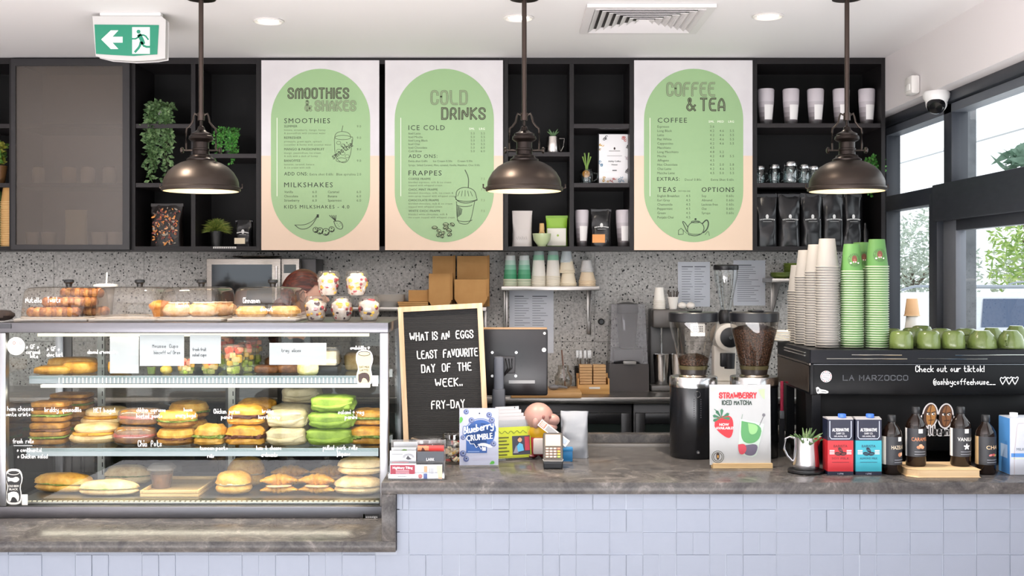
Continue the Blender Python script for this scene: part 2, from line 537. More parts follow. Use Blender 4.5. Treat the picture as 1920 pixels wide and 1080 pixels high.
def typ(mb, text, fr, size, m, align='l', sp=1.0, off=0.0, fit=None, cap=0.729, warp=None):
    """printed type; size is the capital height"""
    vs, fs = type_mesh(text, sp, off)
    if not vs: return
    o, u, v = fr
    k = size / cap
    x0, x1 = min(p[0] for p in vs), max(p[0] for p in vs)
    kx = k
    if fit: kx = fit / (x1 - x0)
    dx = {'l': -x0 * kx, 'c': -(x0 + x1) / 2 * kx, 'r': -x1 * kx}[align]
    if off:
        if warp: return typ(mb, text, fr, size, m, align, sp, 0, fit, cap, warp)
        typ(mb, text, (o - u * (size * off * .9), u, v), size, m, align, sp, 0, fit, cap)
        nn = u.cross(v).normalized() * .00012
        if nn.y > 0: nn = -nn
        return typ(mb, text, (o + nn + u * (size * off * .9), u, v), size, m, align, sp, 0, fit, cap)
    pts = []
    for p in vs:
        a, b = p[0] * kx + dx, p[1] * k
        pts.append(warp(a, b) if warp else o + u * a + v * b)
    mb.add(pts, fs, m)
def PF(px, py, D):
    """a drawing frame facing the camera side of a thing at distance D: one unit is one photo pixel there"""
    return (Vector((X(px, D), D, Z(py, D))), Vector((D / F, 0, 0)), Vector((0, 0, D / F)))
def WF(x, y, z, rz=0.0, tilt=0.0):
    """metric frame on an upright face turned by rz about the vertical and leaning back by tilt"""
    u = Vector((math.cos(rz), math.sin(rz), 0)); n = Vector((-math.sin(rz), math.cos(rz), 0))
    return (Vector((x, y, z)), u, Vector((0, 0, 1)) * math.cos(tilt) + n * math.sin(tilt))
def disc(mb, fr, cx, cy, r, m, ry=None, n=24):
    o, u, v = fr; ry = ry or r
    mb.poly([o + u * (cx + r * math.cos(2 * PI * i / n)) + v * (cy + ry * math.sin(2 * PI * i / n)) for i in range(n)], m)
def rect(mb, fr, x0, y0, x1, y1, m):
    o, u, v = fr
    mb.poly([o + u * x0 + v * y0, o + u * x1 + v * y0, o + u * x1 + v * y1, o + u * x0 + v * y1], m)
def lines(mb, fr, pts, w, m, smooth=2):
    ribbon(mb, chaikin(pts, smooth) if smooth and len(pts) > 2 else pts, w, m, fr)
def shape(mb, fr, pts, m, smooth=0):
    o, u, v = fr
    if smooth: pts = chaikin(pts + [pts[0]], smooth)[:-1]
    mb.poly([o + u * a + v * b for a, b in pts], m)
def lift(fr, d):
    """the same frame d metres nearer the viewer"""
    n = fr[1].cross(fr[2]).normalized()
    return (fr[0] + n * d, fr[1], fr[2])
def circ(cx, cy, rx, ry, a0=0, a1=2 * PI, n=20):
    return [(cx + rx * math.cos(a0 + (a1 - a0) * i / n), cy + ry * math.sin(a0 + (a1 - a0) * i / n)) for i in range(n + 1)]

CEIL = Z(108, 6.1)       # ceiling height
BAR = 1.0                # upper stone worktop
LOW = 0.787              # lower stone worktop under the display case
BACKTOP = 1.124          # steel back bench

# ================================================================ THE ROOM
WALLX = 1.986            # inner face of the wall on the right
BACK = 6.45              # face of the back wall
FRONT = -2.2
mb = MB(); mb.box(-3.7, 2.3, FRONT, BACK + .1, -0.05, 0, '#c4bdb3/.5'); structure(mb.build('floor'), 'pale floor', 'floor')
mb = MB(); mb.box(-3.7, 2.3, FRONT, BACK + .1, CEIL, CEIL + .06, '#ebe8e8/.8'); structure(mb.build('ceiling'), 'white plaster ceiling', 'ceiling')
# back wall: terrazzo slabs with thin joints
mb = MB()
tw, th = 169 * BACK / F, (640.5 - 470) * BACK / F
x0 = X(101, BACK) - 12 * tw
zt = Z(470, BACK)
mb.box(-3.7, 2.17, BACK + .004, BACK + .1, 0, CEIL, '#4c4a48')
for j in range(-1, 4):
    for i in range(0, 26):
        xa, xb = x0 + i * tw, x0 + (i + 1) * tw
        if xb < -3.7 or xa > 2.12: continue
        xb = min(xb, 2.16)
        mb.box(max(xa, -3.7) + .001, xb - .001, BACK, BACK + .01, max(.0, zt - (j + 1) * th) + .001, zt - j * th - .001, 'terrazzo')
mb.box(-3.7, 2.16, BACK - .001, BACK + .01, zt + th, CEIL, '#2a2827')
structure(mb.build('wall_back'), 'grey terrazzo splashback wall', 'wall')
mb = MB(); mb.box(-3.8, -3.7, FRONT, BACK + .1, 0, CEIL, '#d8d4d2/.8'); structure(mb.build('wall_left'), 'white side wall', 'wall')
# front wall behind the viewer, glazed
mb = MB()
mb.box(-3.7, 2.3, FRONT - .1, FRONT, 2.8, CEIL, '#d8d4d2/.8'); mb.box(-3.7, 2.3, FRONT - .1, FRONT, 0, .2, '#d8d4d2/.8')
structure(mb.build('wall_front'), 'wall round the shopfront glazing', 'wall')
mb = MB()
for x in (-3.65, -2.2, -.9, .5, 1.9): mb.box(x - .05, x + .05, -1.6, -1.5, .0, 2.85, '#26272b/.4')
for z in (.05, .95, 2.2, 2.85): mb.box(-3.7, 1.98, -1.6, -1.5, z - .04, z + .04, '#26272b/.4')
structure(mb.build('window_2'), 'black framed shopfront glazing', 'window')
# right wall: bulkhead over a long window, low wall beneath
WINX = 2.12
HEAD = Z(209, 6.1); SILL = 1.13
mb = MB()
mb.box(WALLX, 2.3, -1.5, BACK + .1, HEAD, CEIL, '#e0dada/.8')
mb.box(WALLX, 2.3, -1.5, 1.2, 0, SILL, '#d0c9ca/.8')
mb.box(2.07, 2.3, 1.2, BACK + .1, 0, SILL, '#d0c9ca/.8')
mb.box(WALLX, 2.3, -1.5, 1.2, SILL, HEAD, '#d0c9ca/.8')
structure(mb.build('wall_right'), 'white wall and bulkhead over the window', 'wall')
FR = '#2e323a/.4'
win = thing('window_1', 'black aluminium framed window beside the coffee machine', 'window', (WINX, 4, SILL)); win['kind'] = 'structure'
mb = MB()
xa, xb = 2.085, 2.165
mb.box(xa - .02, xb, 1.2, BACK, HEAD - .05, HEAD, FR, .004)
mb.box(xa, xb, 1.2, BACK, HEAD - .095, HEAD - .055, '#5c6068/.4')
mb.box(xa, xb, BACK - .06, BACK, SILL, HEAD, FR, .004)
mb.box(xa, xb, 1.2, 1.28, SILL, HEAD, FR, .004)
for y in (5.44, 4.0, 2.6): mb.box(xa, xb, y, y + .1, 2.1, HEAD - .05, FR, .004)
mb.box(xa - .01, xb, 5.6, 5.71, SILL, 2.15, FR, .004)
mb.box(xa - .005, xb, 5.6, BACK, 2.10, 2.184, FR, .004)
mb.box(xa - .03, xb, 1.2, 5.61, 2.01, 2.187, FR, .004)
mb.box(xa - .02, xb, 1.2, BACK, SILL, SILL + .05, FR, .004)
mb.build('window_frame', win)
mb = MB()
mb.box(xa + .02, xb - .01, 5.44, 5.60, SILL + .05, 2.012, '#6d7078/.4', .003)
mb.box(xa + .02, xb - .01, 3.5, 3.6, SILL + .05, 2.0, '#6d7078/.4', .003)
mb.box(xa + .02, xb - .01, 3.601, 5.439, 1.96, 2.012, '#3a3d45/.4', .003)
mb.box(xa + .02, xb - .01, 3.601, 5.439, SILL + .05, SILL + .11, '#3a3d45/.4', .003)
mb.build('sliding_sash', win)
mb = MB(); mb.quad((WINX + .01, 1.2, SILL), (WINX + .01, BACK, SILL), (WINX + .01, BACK, HEAD), (WINX + .01, 1.2, HEAD), 'glass|#f4f8fa|0.03'); mb.build('pane', win)

# ---- outside
mb = MB(); mb.box(2.3, 60, -20, 70, -.12, -.02, 'noisy|#9a9894|#b4b2ae|3'); structure(mb.build('ground'), 'pale car park asphalt', 'ground')
mb = MB(); mb.box(2.40, 2.47, 6.1, 6.2, -.02, 3.2, 'noisy|#55585c|#6f7276|9'); tag(mb.build('concrete_column', origin=(2.435, 6.15, -.02)), 'grey concrete column outside the window', 'column')
mb = MB(); mb.box(4.97, 5.03, -2, 30, 3.17, 3.2, '#f0f2f4/.6')
for y in (8, 20, 29): mb.box(4.96, 5.02, y, y + .06, -.02, 3.17, '#f0f2f4/.6')
tag(mb.build('awning', origin=(4.5, 0, -.02)), 'pale awning with a straight gutter seen high through the window', 'awning')
def car(x, y, rz, c, label):
    t = thing('car', label, 'car', (x, y, -.02), rz)
    b = MB()
    side = [(-2.3, .35), (-2.3, .75), (-2.2, .98), (-1.15, 1.06), (1.95, 1.05), (2.25, .95), (2.3, .4)]
    b.prism(side, -.92, .92, c, 'xz')
    b.build('body', t, local=True, bevel=.06)
    b = MB()
    b.add([(-1.3, -.86, 1.03), (1.9, -.86, 1.03), (1.9, .86, 1.03), (-1.3, .86, 1.03), (-.55, -.68, 1.52), (1.6, -.68, 1.52), (1.6, .68, 1.52), (-.55, .68, 1.52)],
          [(0, 1, 5, 4), (1, 2, 6, 5), (2, 3, 7, 6), (3, 0, 4, 7), (4, 5, 6, 7)], [c] * 5)
    b.build('roof', t, local=True, bevel=.04)
    b = MB()
    gl = '#4a5b78/.15'
    for s in (-1, 1):
        for xa_, xb_, ta, tb in ((-1.02, .12, -.5, .12), (.22, 1.2, .22, 1.1), (1.28, 1.74, 1.2, 1.55)):
            b.quad((xa_, s * .862, 1.07), (xb_, s * .862, 1.07), (tb, s * .715, 1.46), (ta, s * .715, 1.46), gl)
    b.quad((-1.29, -.75, 1.06), (-1.29, .75, 1.06), (-.62, .6, 1.49), (-.62, -.6, 1.49), gl)
    b.build('window', t, local=True)
    for s in (-1, 1):
        r = MB(); r.tube([(-.5, s * .6, 1.55), (-.2, s * .6, 1.6), (1.4, s * .6, 1.6), (1.6, s * .6, 1.55)], .018, '#9aa0a8/.3'); r.build('roof_rail', t, local=True)
        for px in (-1.4, 1.45):
            w = MB(); w.lathe([(.0, -.1), (.2, -.1), (.33, -.1), (.35, -.06), (.35, .06), (.33, .1), (.2, .1), (0, .1)], ['#b4b6ba/.3', '#b4b6ba/.3'] + ['#1b1b1c/.8'] * 3 + ['#b4b6ba/.3'] * 2,
                T=Matrix.Translation((px, s * .84, .35)) @ Matrix.Rotation(PI / 2, 4, 'X'), seg=20); w.build('wheel', t, local=True)
    return t
car(6.9, 15.0, PI + .06, '#e6eaf0/.25', 'white station wagon parked outside, nearest the window')
car(11.6, 22.5, PI - .1, '#dfe4ea/.25', 'white car parked farther back behind the nearest one')
def tree(x, y, z, r, n, seed, cs, label, trunk=True, sx=1.0, ls=.16):
    rnd = random.Random(seed)
    t = thing('tree' if trunk else 'bush', label, 'tree' if trunk else 'bush', (x, y, -.02))
    b = MB()
    for i in range(n):
        d = Vector((rnd.gauss(0, 1), rnd.gauss(0, 1), rnd.gauss(0, 1))).normalized() * (rnd.random() ** .4)
        p = Vector((x + d.x * r * sx, y + d.y * r, z + d.z * r * .95)) + Vector((0, 0, .12 * r * math.sin(d.x * 7)))
        a = Vector((rnd.gauss(0, 1), rnd.gauss(0, 1), rnd.gauss(0, .6))).normalized(); c = a.cross(Vector((rnd.gauss(0, 1), rnd.gauss(0, 1), rnd.gauss(0, 1)))).normalized()
        l, w = ls * (.7 + rnd.random() * .8), ls * .3
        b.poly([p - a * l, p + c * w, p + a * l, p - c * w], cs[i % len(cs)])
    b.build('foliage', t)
    s = MB(); s.tube([(x, y, -.02), (x + .05, y, z * .5), (x, y, z)], [r * .07, r * .055, r * .02], '#6a5a48/.8')
    for k in range(5):
        a = k * 1.3
        s.tube([(x, y, z * .6), (x + math.cos(a) * r * .5, y + math.sin(a) * r * .5, z + r * .2)], [r * .03, r * .01], '#6a5a48/.8')
    s.build('trunk', t)
tree(13.2, 27.5, 2.2, 1.75, 3000, 1, ('leaf|#a9c470|#86a85c', 'leaf|#cfe08e|#a9c66c'), 'bright green tree at the right behind the parked cars', True, 1, .11)  # outdoor leaf colours paled here and below to imitate overexposure
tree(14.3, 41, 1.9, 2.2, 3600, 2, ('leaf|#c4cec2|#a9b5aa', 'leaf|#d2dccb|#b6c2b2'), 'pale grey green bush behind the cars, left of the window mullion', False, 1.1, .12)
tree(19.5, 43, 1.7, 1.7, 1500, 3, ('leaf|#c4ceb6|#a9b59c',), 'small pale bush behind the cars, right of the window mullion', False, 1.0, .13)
tree(8.9, 19.8, 3.6, .42, 110, 4, ('leaf|#7f9a86|#66836e',), 'thin ferny tree whose top shows high in the window', True, 1.0, .22)

# ---- ceiling fittings
def downlight(px, py, label):
    D = 1.146 * F / (HY - py); x = X(px, D)
    t = thing('downlight', label, 'light', (x, D, CEIL), group='recessed ceiling downlights')
    b = MB(); b.lathe([(.066, -.001), (.07, -.006), (.062, -.01), (.05, -.004), (.047, -.001)], '#e8e4e0/.4', c=(x, D, CEIL), seg=28); b.build('trim_ring', t)
    b = MB(); b.lathe([(0, -.002), (.047, -.003)], 'glow|#fff0dc|9', c=(x, D, CEIL), seg=24); b.build('lamp', t)
    point_light('downlight_lamp', (0, 0, -.03), 11, (1.0, .86, .7), .05, 2.4, t)
downlight(503, 38, 'round recessed downlight left of the middle pendant lamp, near the exit sign')
downlight(972, 32, 'round recessed downlight behind the rod of the middle pendant lamp')
downlight(1440, 29, 'round recessed downlight right of the air vent')
for k, x_ in enumerate((-1.7, -.45, .72)):     # added row out of view, put in to brighten the worktop
    t = thing('downlight', 'added unseen downlight over the front worktop, %s of the near row' % ('leftmost', 'middle one', 'rightmost')[k], 'light', (x_, 4.35, CEIL), group='recessed ceiling downlights')
    b = MB(); b.lathe([(.066, -.001), (.07, -.006), (.062, -.01), (.05, -.004), (.047, -.001)], '#e8e4e0/.4', c=(x_, 4.35, CEIL), seg=28); b.build('trim_ring', t)
    b = MB(); b.lathe([(0, -.002), (.047, -.003)], 'glow|#fff0dc|9', c=(x_, 4.35, CEIL), seg=24); b.build('lamp', t)
    point_light('downlight_lamp', (0, 0, -.03), 150, (1.0, .87, .72), .05, 1.5, t)
# air vent
t = thing('air_vent', 'square white louvred air diffuser in the ceiling', 'vent', (.6, 5.12, CEIL))
cx, cy, hw = .595, 5.15, .275
b = MB()
for a in range(4):
    T = Matrix.Translation((cx, cy, CEIL)) @ Matrix.Rotation(a * PI / 2, 4, 'Z')
    b.add([(-hw, -hw, -.001), (hw, -hw, -.001), (hw, -hw, -.016), (-hw, -hw, -.016), (hw - .035, -hw + .035, -.016), (-hw + .035, -hw + .035, -.016), (hw - .035, -hw + .035, -.001), (-hw + .035, -hw + .035, -.001)],
          [(0, 1, 2, 3), (3, 2, 4, 5), (5, 4, 6, 7)], '#dedada/.5', T=T)
b.build('vent_frame', t)
b = MB(); b.box(cx - hw + .02, cx + hw - .02, cy - hw + .02, cy + hw - .02, CEIL - .002, CEIL - .0005, '#3a3836'); b.build('duct', t)
b = MB()
for k in range(7):
    o_, i_ = hw - .037 - k * .033, hw - .037 - k * .033 - .024
    if i_ < .01: i_ = .004
    for a in range(4):
        T = Matrix.Translation((cx, cy, CEIL)) @ Matrix.Rotation(a * PI / 2, 4, 'Z')
        zo, zi = -.019, -.004
        b.add([(-o_, -o_, zo), (o_, -o_, zo), (i_, -i_, zi), (-i_, -i_, zi), (-o_, -o_, zo + .003), (o_, -o_, zo + .003)], [(0, 1, 2, 3), (0, 1, 5, 4)], '#d8d4d4/.5', T=T)
b.build('louvre', t)
# exit sign
t = thing('exit_sign', 'green and white running man exit sign hanging from the ceiling', 'sign', (X(243, 5.03), 5.03, CEIL))
D = 5.03
b = MB()
b.prism([((px - 960) * D / F, EYE - (py - HY) * D / F) for px, py in ((175, 32), (302, 32), (309, 38), (308, 108), (290, 111), (250, 113), (205, 110), (181, 104))], D, D + .05, '#bcbab8/.4', 'xz')
b.box(X(185, D), X(300, D), D + .01, D + .045, Z(32, D), CEIL, '#e4e2e0/.4')
b.build('housing', t, bevel=.004)
fr = PF(0, 0, D - .002); fr = (fr[0], fr[1], -fr[2])
b = MB(); shape(b, fr, [(177, 46), (298, 47), (295, 102), (250, 105), (210, 103), (180, 101)], '#1f7f63/.35'); b.build('sign_face', t)
b = MB(); f2 = (fr[0] + Vector((0, -.001, 0)), fr[1], fr[2])
shape(b, f2, [(190, 74), (208, 57), (222, 57), (211, 69), (230, 69), (230, 80), (211, 80), (222, 92), (208, 92)], '#f2f2ee/.4')
shape(b, f2, [(248, 51), (281, 51), (281, 101), (248, 101)], '#f2f2ee/.4')
f3 = (f2[0] + Vector((0, -.001, 0)), fr[1], fr[2]); gm = '#1f7f63/.35'
disc(b, f3, 260, 59.5, 3.8, gm)
lines(b, f3, [(262, 67), (266, 74), (268, 80)], 8, gm); lines(b, f3, [(262, 66), (256, 73), (248, 73)], 3.2, gm, 1)
lines(b, f3, [(262, 66), (272, 66), (278, 74)], 3.2, gm, 1); lines(b, f3, [(266, 80), (271, 88), (287, 88)], 4.2, gm, 1)
lines(b, f3, [(264, 80), (262, 88), (254, 97)], 4.6, gm, 1)
b.build('pictogram', t)
# motion detector and camera on the right bulkhead
t = thing('motion_detector', 'small white motion detector box on the right wall above the window', 'detector', (WALLX, 5.62, 2.62))
y = 2150 * WALLX / (1719 - 960)
b = MB(); b.box(WALLX - .045, WALLX, y - .05, y + .05, Z(178, y), Z(143, y), '#e6e2de/.4', .012); b.build('housing', t)
b = MB(); b.box(WALLX - .05, WALLX - .03, y - .035, y + .035, Z(172, y), Z(158, y), '#f2efec/.3', .008); b.build('lens', t)
t = thing('security_camera', 'white dome security camera under the bulkhead above the window', 'camera', (2.02, 5.45, HEAD))
c = Vector((2.01, 5.43, HEAD))
b = MB(); b.lathe([(.055, 0), (.062, -.012), (.06, -.03), (.05, -.05)], '#eceae8/.4', c=c, seg=28); b.ell((c.x, c.y, c.z - .055), (.05, .05, .05), '#eceae8/.4'); b.build('housing', t)
b = MB(); q = Vector((-.35, -.75, -.55)).normalized()
T = Matrix.Translation(c + Vector((0, 0, -.055))) @ q.to_track_quat('Z', 'Y').to_matrix().to_4x4()
b.lathe([(.0, .054), (.03, .05), (.041, .036), (.043, .02)], '#141416/.15', T=T, seg=24); b.build('lens', t)

# ---- pendant lamps
PXM = 4.7 / F
def pendant(px, label):
    x, y, z = X(px, 4.7), 4.7, Z(359, 4.7)
    t = thing('pendant_lamp', label, 'lamp', (x, y, z), group='bronze pendant lamps')
    br = '#38302b/.4/.75'
    k = PXM; c = (x, y, z)
    b = MB()
    b.lathe([(p[0] * k, p[1] * k) for p in ((69, 0), (72, 1), (73, 4), (72, 8), (69.5, 9), (69, 18), (67, 24), (60, 36), (50, 46), (38, 53), (27, 57), (24, 58))], br, c=c, seg=48)
    b.f.pop(); b.m.pop(); b.s.pop(); b.f.pop(); b.m.pop(); b.s.pop()
    b.build('shade', t)
    b = MB()
    b.shell([(p[0] * k, p[1] * k) for p in ((69, .2), (67, 9), (66, 17), (58, 35), (48, 44), (36, 51), (20, 55))], '#ecdcb8/.6', c=c, seg=40); b.build('inner_lining', t)
    b = MB()
    b.lathe([(p[0] * k, p[1] * k) for p in ((26, 56), (27, 60), (21, 64), (20, 67), (15.5, 69), (15, 76), (16, 77), (16, 80), (14.5, 81), (14.5, 92), (16, 93), (20, 95), (23, 98), (22, 103), (19, 105), (19, 108), (11, 112), (7, 116), (6, 121), (3, 123), (3, 136))], '#2c2522/.32/.8', c=c, seg=32); b.build('socket_cap', t)
    b = MB(); b.tube([(x, y, z + 133 * k), (x, y, CEIL - .02)], 4.6 * k, '#453b36/.3/.8', 14)
    b.lathe([(6.5 * k, 133 * k), (6.5 * k, 147 * k)], '#453b36/.3/.8', c=c, seg=16); b.lathe([(.06, CEIL - z - .025), (.06, CEIL - z)], '#453b36/.3/.8', c=c); b.build('rod', t)
    for s in (-1, 1):
        b = MB()
        b.tube([(x + s * q[0] * k, y, z + q[1] * k) for q in ((6, 143), (12, 146), (14, 140), (16, 130), (22, 122), (27, 118), (28, 110), (28, 90), (27.5, 76))], 1.9 * k, br, 8)
        b.tube([(x + s * 14 * k, y, z + 77 * k), (x + s * 36 * k, y, z + 77 * k)], 1.7 * k, br, 8)
        b.build('yoke_arm', t)
        b = MB(); b.lathe([(0, 0), (4.5, 0), (5.5, 1), (5.5, 4), (4, 5), (0, 5)] and [(p[0] * k, p[1] * k) for p in ((0, 0), (5, 0), (6, 1.5), (6, 4), (4, 5.5), (0, 5.5))], br,
            T=Matrix.Translation((x + s * 33 * k, y, z + 77 * k)) @ Matrix.Rotation(s * PI / 2, 4, 'Y'), seg=14); b.build('thumb_screw', t)
        b = MB(); b.tube([(x + s * 71 * k, y, z + 5 * k), (x + s * 77 * k, y, z + 7 * k), (x + s * 77 * k, y, z + 14 * k)], 1.6 * k, br, 6); b.build('clip', t)
    b = MB(); b.ell((x, y, z + 26 * k), (15 * k, 15 * k, 18 * k), 'glow|#ffdca4|4', (16, 10)); b.build('bulb', t)
    point_light('pendant_bulb', (0, 0, .0), 1.0, (1.0, .83, .58), .05, None, t)
pendant(377, 'bronze dome pendant lamp at the left in front of the hanging plants')
pendant(983, 'bronze dome pendant lamp in the middle beside the cold drinks menu')
pendant(1588, 'bronze dome pendant lamp at the right above the coffee machine')

# ================================================================ OVERHEAD SHELVING
CF, CB = 6.1, 6.44
BK = '#1b1819/.45/0/.3'; BKI = '#0b0a0b/.5/0/.2'
def px_x(p): return X(p, CF)
def px_z(p): return Z(p, CF)
def unit(name, label, a, b_, shelves=(), dividers=(), cat='shelf unit', back=BKI):
    t = thing(name, label, cat, (px_x((a + b_) / 2), CF, px_z(470)))
    t['group'] = 'black overhead units'
    xa, xb = px_x(a), px_x(b_); th = .022
    for p, q in ((xa, xa + th), (xb - th, xb)):
        m = MB(); m.box(p + .0005, q - .0005, CF, CB, px_z(470), px_z(108) - .001, BK); m.build('side_panel', t)
    m = MB(); m.box(xa + th, xb - th, CF, CB, px_z(120), px_z(108) - .001, BK); m.build('top_panel', t)
    m = MB(); m.box(xa + th, xb - th, CF, CB, px_z(470), px_z(462), BK); m.build('bottom_panel', t)
    m = MB(); m.box(xa + th, xb - th, CB - .012, CB, px_z(462), px_z(120), back); m.build('back_panel', t)
    for (p, q, y) in shelves:
        m = MB(); m.box(px_x(p), px_x(q), CF + .006, CB - .012, px_z(y + 8), px_z(y), '#2a2627/.45/0/.3'); m.build('shelf', t)
    for (p, y0, y1) in dividers:
        m = MB(); m.box(px_x(p), px_x(p + 8), CF + .003, CB - .012, px_z(y1), px_z(y0), BK); m.build('divider', t)
    return t
unit('shelf_unit', 'black open shelf unit at the far left edge with kraft cups', -150, 25, [(-142, 17, 232), (-142, 17, 343)])
u = unit('display_cabinet', 'black cabinet with a frosted reeded glass door', 25, 246, [(33, 238, 232), (33, 238, 343)], cat='cabinet', back='#7d746d/.6')
m = MB(); D0 = CF - .028
for (a, b_, y0, y1) in ((25, 33, 112, 468), (233, 246, 112, 468), (33, 233, 112, 125), (33, 233, 459, 468)):
    m.box(px_x(a), px_x(b_), D0, CF - .002, px_z(y1), px_z(y0), '#242224/.35')
dr = m.build('sliding_door', u)
m = MB(); m.box(px_x(33), px_x(233), D0 + .01, D0 + .016, px_z(459), px_z(125), 'frosted'); m.build('frosted_pane', dr)
unit('shelf_unit', 'black open shelf unit with trailing plants left of the smoothie menu', 246, 488, [(254, 358, 232), (254, 358, 343), (366, 480, 288)], [(358, 120, 462)])
unit('closed_cabinet', 'black carcass behind the smoothie and cold drinks menus', 488, 945, cat='cabinet')
unit('shelf_unit', 'black open shelf unit with certificate between the cold drinks and coffee menus', 945, 1188, [(953, 1068, 285), (1076, 1180, 232), (1076, 1180, 343)], [(1068, 120, 462)])
unit('closed_cabinet', 'black carcass behind the coffee and tea menu', 1188, 1412, cat='cabinet')
unit('shelf_unit', 'black open shelf unit with coffee bags and tumblers beside the window', 1412, 1660, [(1420, 1652, 231), (1420, 1652, 343)])

# ================================================================ MENU BOARDS
BD = CF - .012
GRN = '#97b886/.35'; INK = '#2c352a/.6'; INK2 = '#55634a/.6'; INL = '#a9bf93/.5'; MUT = '#6f7d5e/.6'
def board(label, x0, x1):
    t = thing('menu_board', label, 'menu board', (X((x0 + x1) / 2, BD), BD, Z(469, BD)), group='green oval menu boards')
    m = MB(); D = BD
    m.box(X(x0, D), X(x1, D), D, CF - .001, Z(292, D), Z(113, D), 'noisy|#d4cfd1|#dcd8d9|6|0.3')
    m.box(X(x0, D), X(x1, D), D, CF - .001, Z(469, D), Z(292, D), '#e6ccb4/.3')
    m.build('panel', t)
    fr = PF((x0 + x1) / 2 + 0.5, 112, D); fr = (fr[0], fr[1], -fr[2])
    m = MB(); f1 = lift(fr, -.001)
    f1 = (fr[0] + Vector((0, -.001, 0)), fr[1], fr[2])
    pts = [(93 * math.cos(a), 112 + 95 * math.sin(a)) for a in [PI + PI * i / 32 for i in range(33)]] + [(93 * math.cos(a), 247 + 95 * math.sin(a)) for a in [PI * i / 32 for i in range(33)]]
    pts = [(x, y if y < 112.5 or y > 246.5 else y) for x, y in pts]
    shape(m, f1, pts, GRN); m.build('oval', t)
    return t, (x0 + x1) / 2 + .5
def T_(m, s, px, py, h, D=None, c=INK, al='l', fit=None, sp=1.12, off=0.0):
    """printed line with its baseline at a photo row"""
    f = PF(px, py, BD); f = (f[0] + Vector((0, -.0022, 0)), f[1], f[2]); m.marks.append(len(m.f))
    typ(m, s, f, h, c, al, sp, off, fit)
def each(m, name, t):
    """every printed line of m as a part of its own"""
    for k, a in enumerate(m.marks):
        b_ = m.marks[k + 1] if k + 1 < len(m.marks) else len(m.f)
        q = MB(); used = sorted({i for f_ in m.f[a:b_] for i in f_}); ix = {v: n for n, v in enumerate(used)}
        q.v = [m.v[i] for i in used]; q.f = [tuple(ix[i] for i in f_) for f_ in m.f[a:b_]]; q.m = m.m[a:b_]; q.s = m.s[a:b_]
        if q.f: q.build(name, t)
def title(m, s, px, py, h, w, style, sx=1.0):
    f = PF(px, py, BD); m.marks.append(len(m.f))
    f1 = (f[0] + Vector((0, -.0022, 0)), f[1], f[2]); f2 = (f[0] + Vector((0, -.0032, 0)), f[1], f[2]); f3 = (f[0] + Vector((0, -.0042, 0)), f[1], f[2])
    s = s.replace('A', '\u00c0').replace('M', '\u00b5')
    if style == 'solid':
        write(m, s, f1, h, 3.7, '#3a3a2c/.6', fit=w, smooth=2, gap=2.3); write(m, s, f2, h, .5, INL, fit=w, smooth=2, gap=2.3)
    else:
        write(m, s, f1, h, 4.0, '#39432f/.6', fit=w, smooth=2, gap=2.3); write(m, s, f2, h, 2.7, INL, fit=w, smooth=2, gap=2.3); write(m, s, f3, h, .7, '#39432f/.6', fit=w, smooth=2, gap=2.3)
def deco(m, px, py):
    f = PF(0, 0, BD); return (f[0] + Vector((0, -.0022, 0)), f[1], -f[2])
# deco frame: photo pixel coordinates on the board's plane
def DF():
    f = PF(0, 0, BD); return (f[0] + Vector((0, -.0024, 0)), f[1], -f[2])
def rule(t, x):
    m = MB(); rect(m, DF(), x, 221, x + 1.2, 368, '#eef0e0/.5'); m.build('rule_line', t)
# -- smoothies
t, cx = board('menu board headed smoothies and shakes', 490, 711)
m = MB(); title(m, 'SMOOTHIES', 541, 184, 18, 112, 'solid'); title(m, '&', 572, 207, 17, 11, 'line'); title(m, 'SHAKES', 592, 207, 17, 74, 'line'); each(m, 'title_lettering', t)
m = MB()
T_(m, 'SMOOTHIES', 533, 231, 9.6, fit=86, sp=1.2); T_(m, 'MILKSHAKES', 533, 351, 9.4, fit=91, sp=1.2)
T_(m, 'ADD ONS:', 533, 329, 6.6, fit=44); T_(m, 'KIDS MILKSHAKES - 4.0', 533, 391, 6.8, fit=122, sp=1.25)
each(m, 'heading_lettering', t)
m = MB()
for y, h, l1, l2, p in ((239, 'SUMMER', 'banana, strawberry, mango, honey', '& passionfruit with coconut water', '9.0'), (260.5, 'REFRESHER', 'pineapple, green apple, spinach', 'cucumber & honey with coconut water', '9.0'),
                     (282, 'MANGO & PASSIONFRUIT', 'mango, passionfruit, ice cream', '& milk with a dash of honey', '9.0'), (303.5, 'BANOFFEE', 'bananas, caramel, banana', '& ice cream with milk', '9.0')):
    T_(m, h, 533, y, 4.6, c=INK2, off=.015, sp=1.05); T_(m, l1, 533, y + 6.5, 3.6, c=MUT); T_(m, l2, 533, y + 12.5, 3.6, c=MUT); T_(m, p, 677, y, 4.4, al='r', c=INK2)
T_(m, 'Extra shot 0.60c', 581, 329, 4.6, c=INK2, fit=44); T_(m, 'Blue spirulina 2.0', 677, 329, 4.6, c=INK2, al='r', fit=46)
for y, a, b_ in ((362, 'Vanilla', 'Caramel'), (370, 'Chocolate', 'Banana'), (378, 'Strawberry', 'Spearmint')):
    T_(m, a, 533, y, 4.6, c=INK2, sp=1); T_(m, '6.0', 594, y, 4.6, c=INK2, al='r'); T_(m, b_, 615, y, 4.6, c=INK2, sp=1); T_(m, '6.0', 677, y, 4.6, c=INK2, al='r')
each(m, 'price_lettering', t); rule(t, 519)
m = MB(); f = DF(); c = '#3d4638/.6'
lines(m, f, [(553, 422), (564, 431), (582, 427), (596, 405)], 1.2, c); lines(m, f, [(553, 422), (572, 422), (588, 414), (595, 404)], 1.0, c); rect(m, f, 594, 402, 598, 408, c)
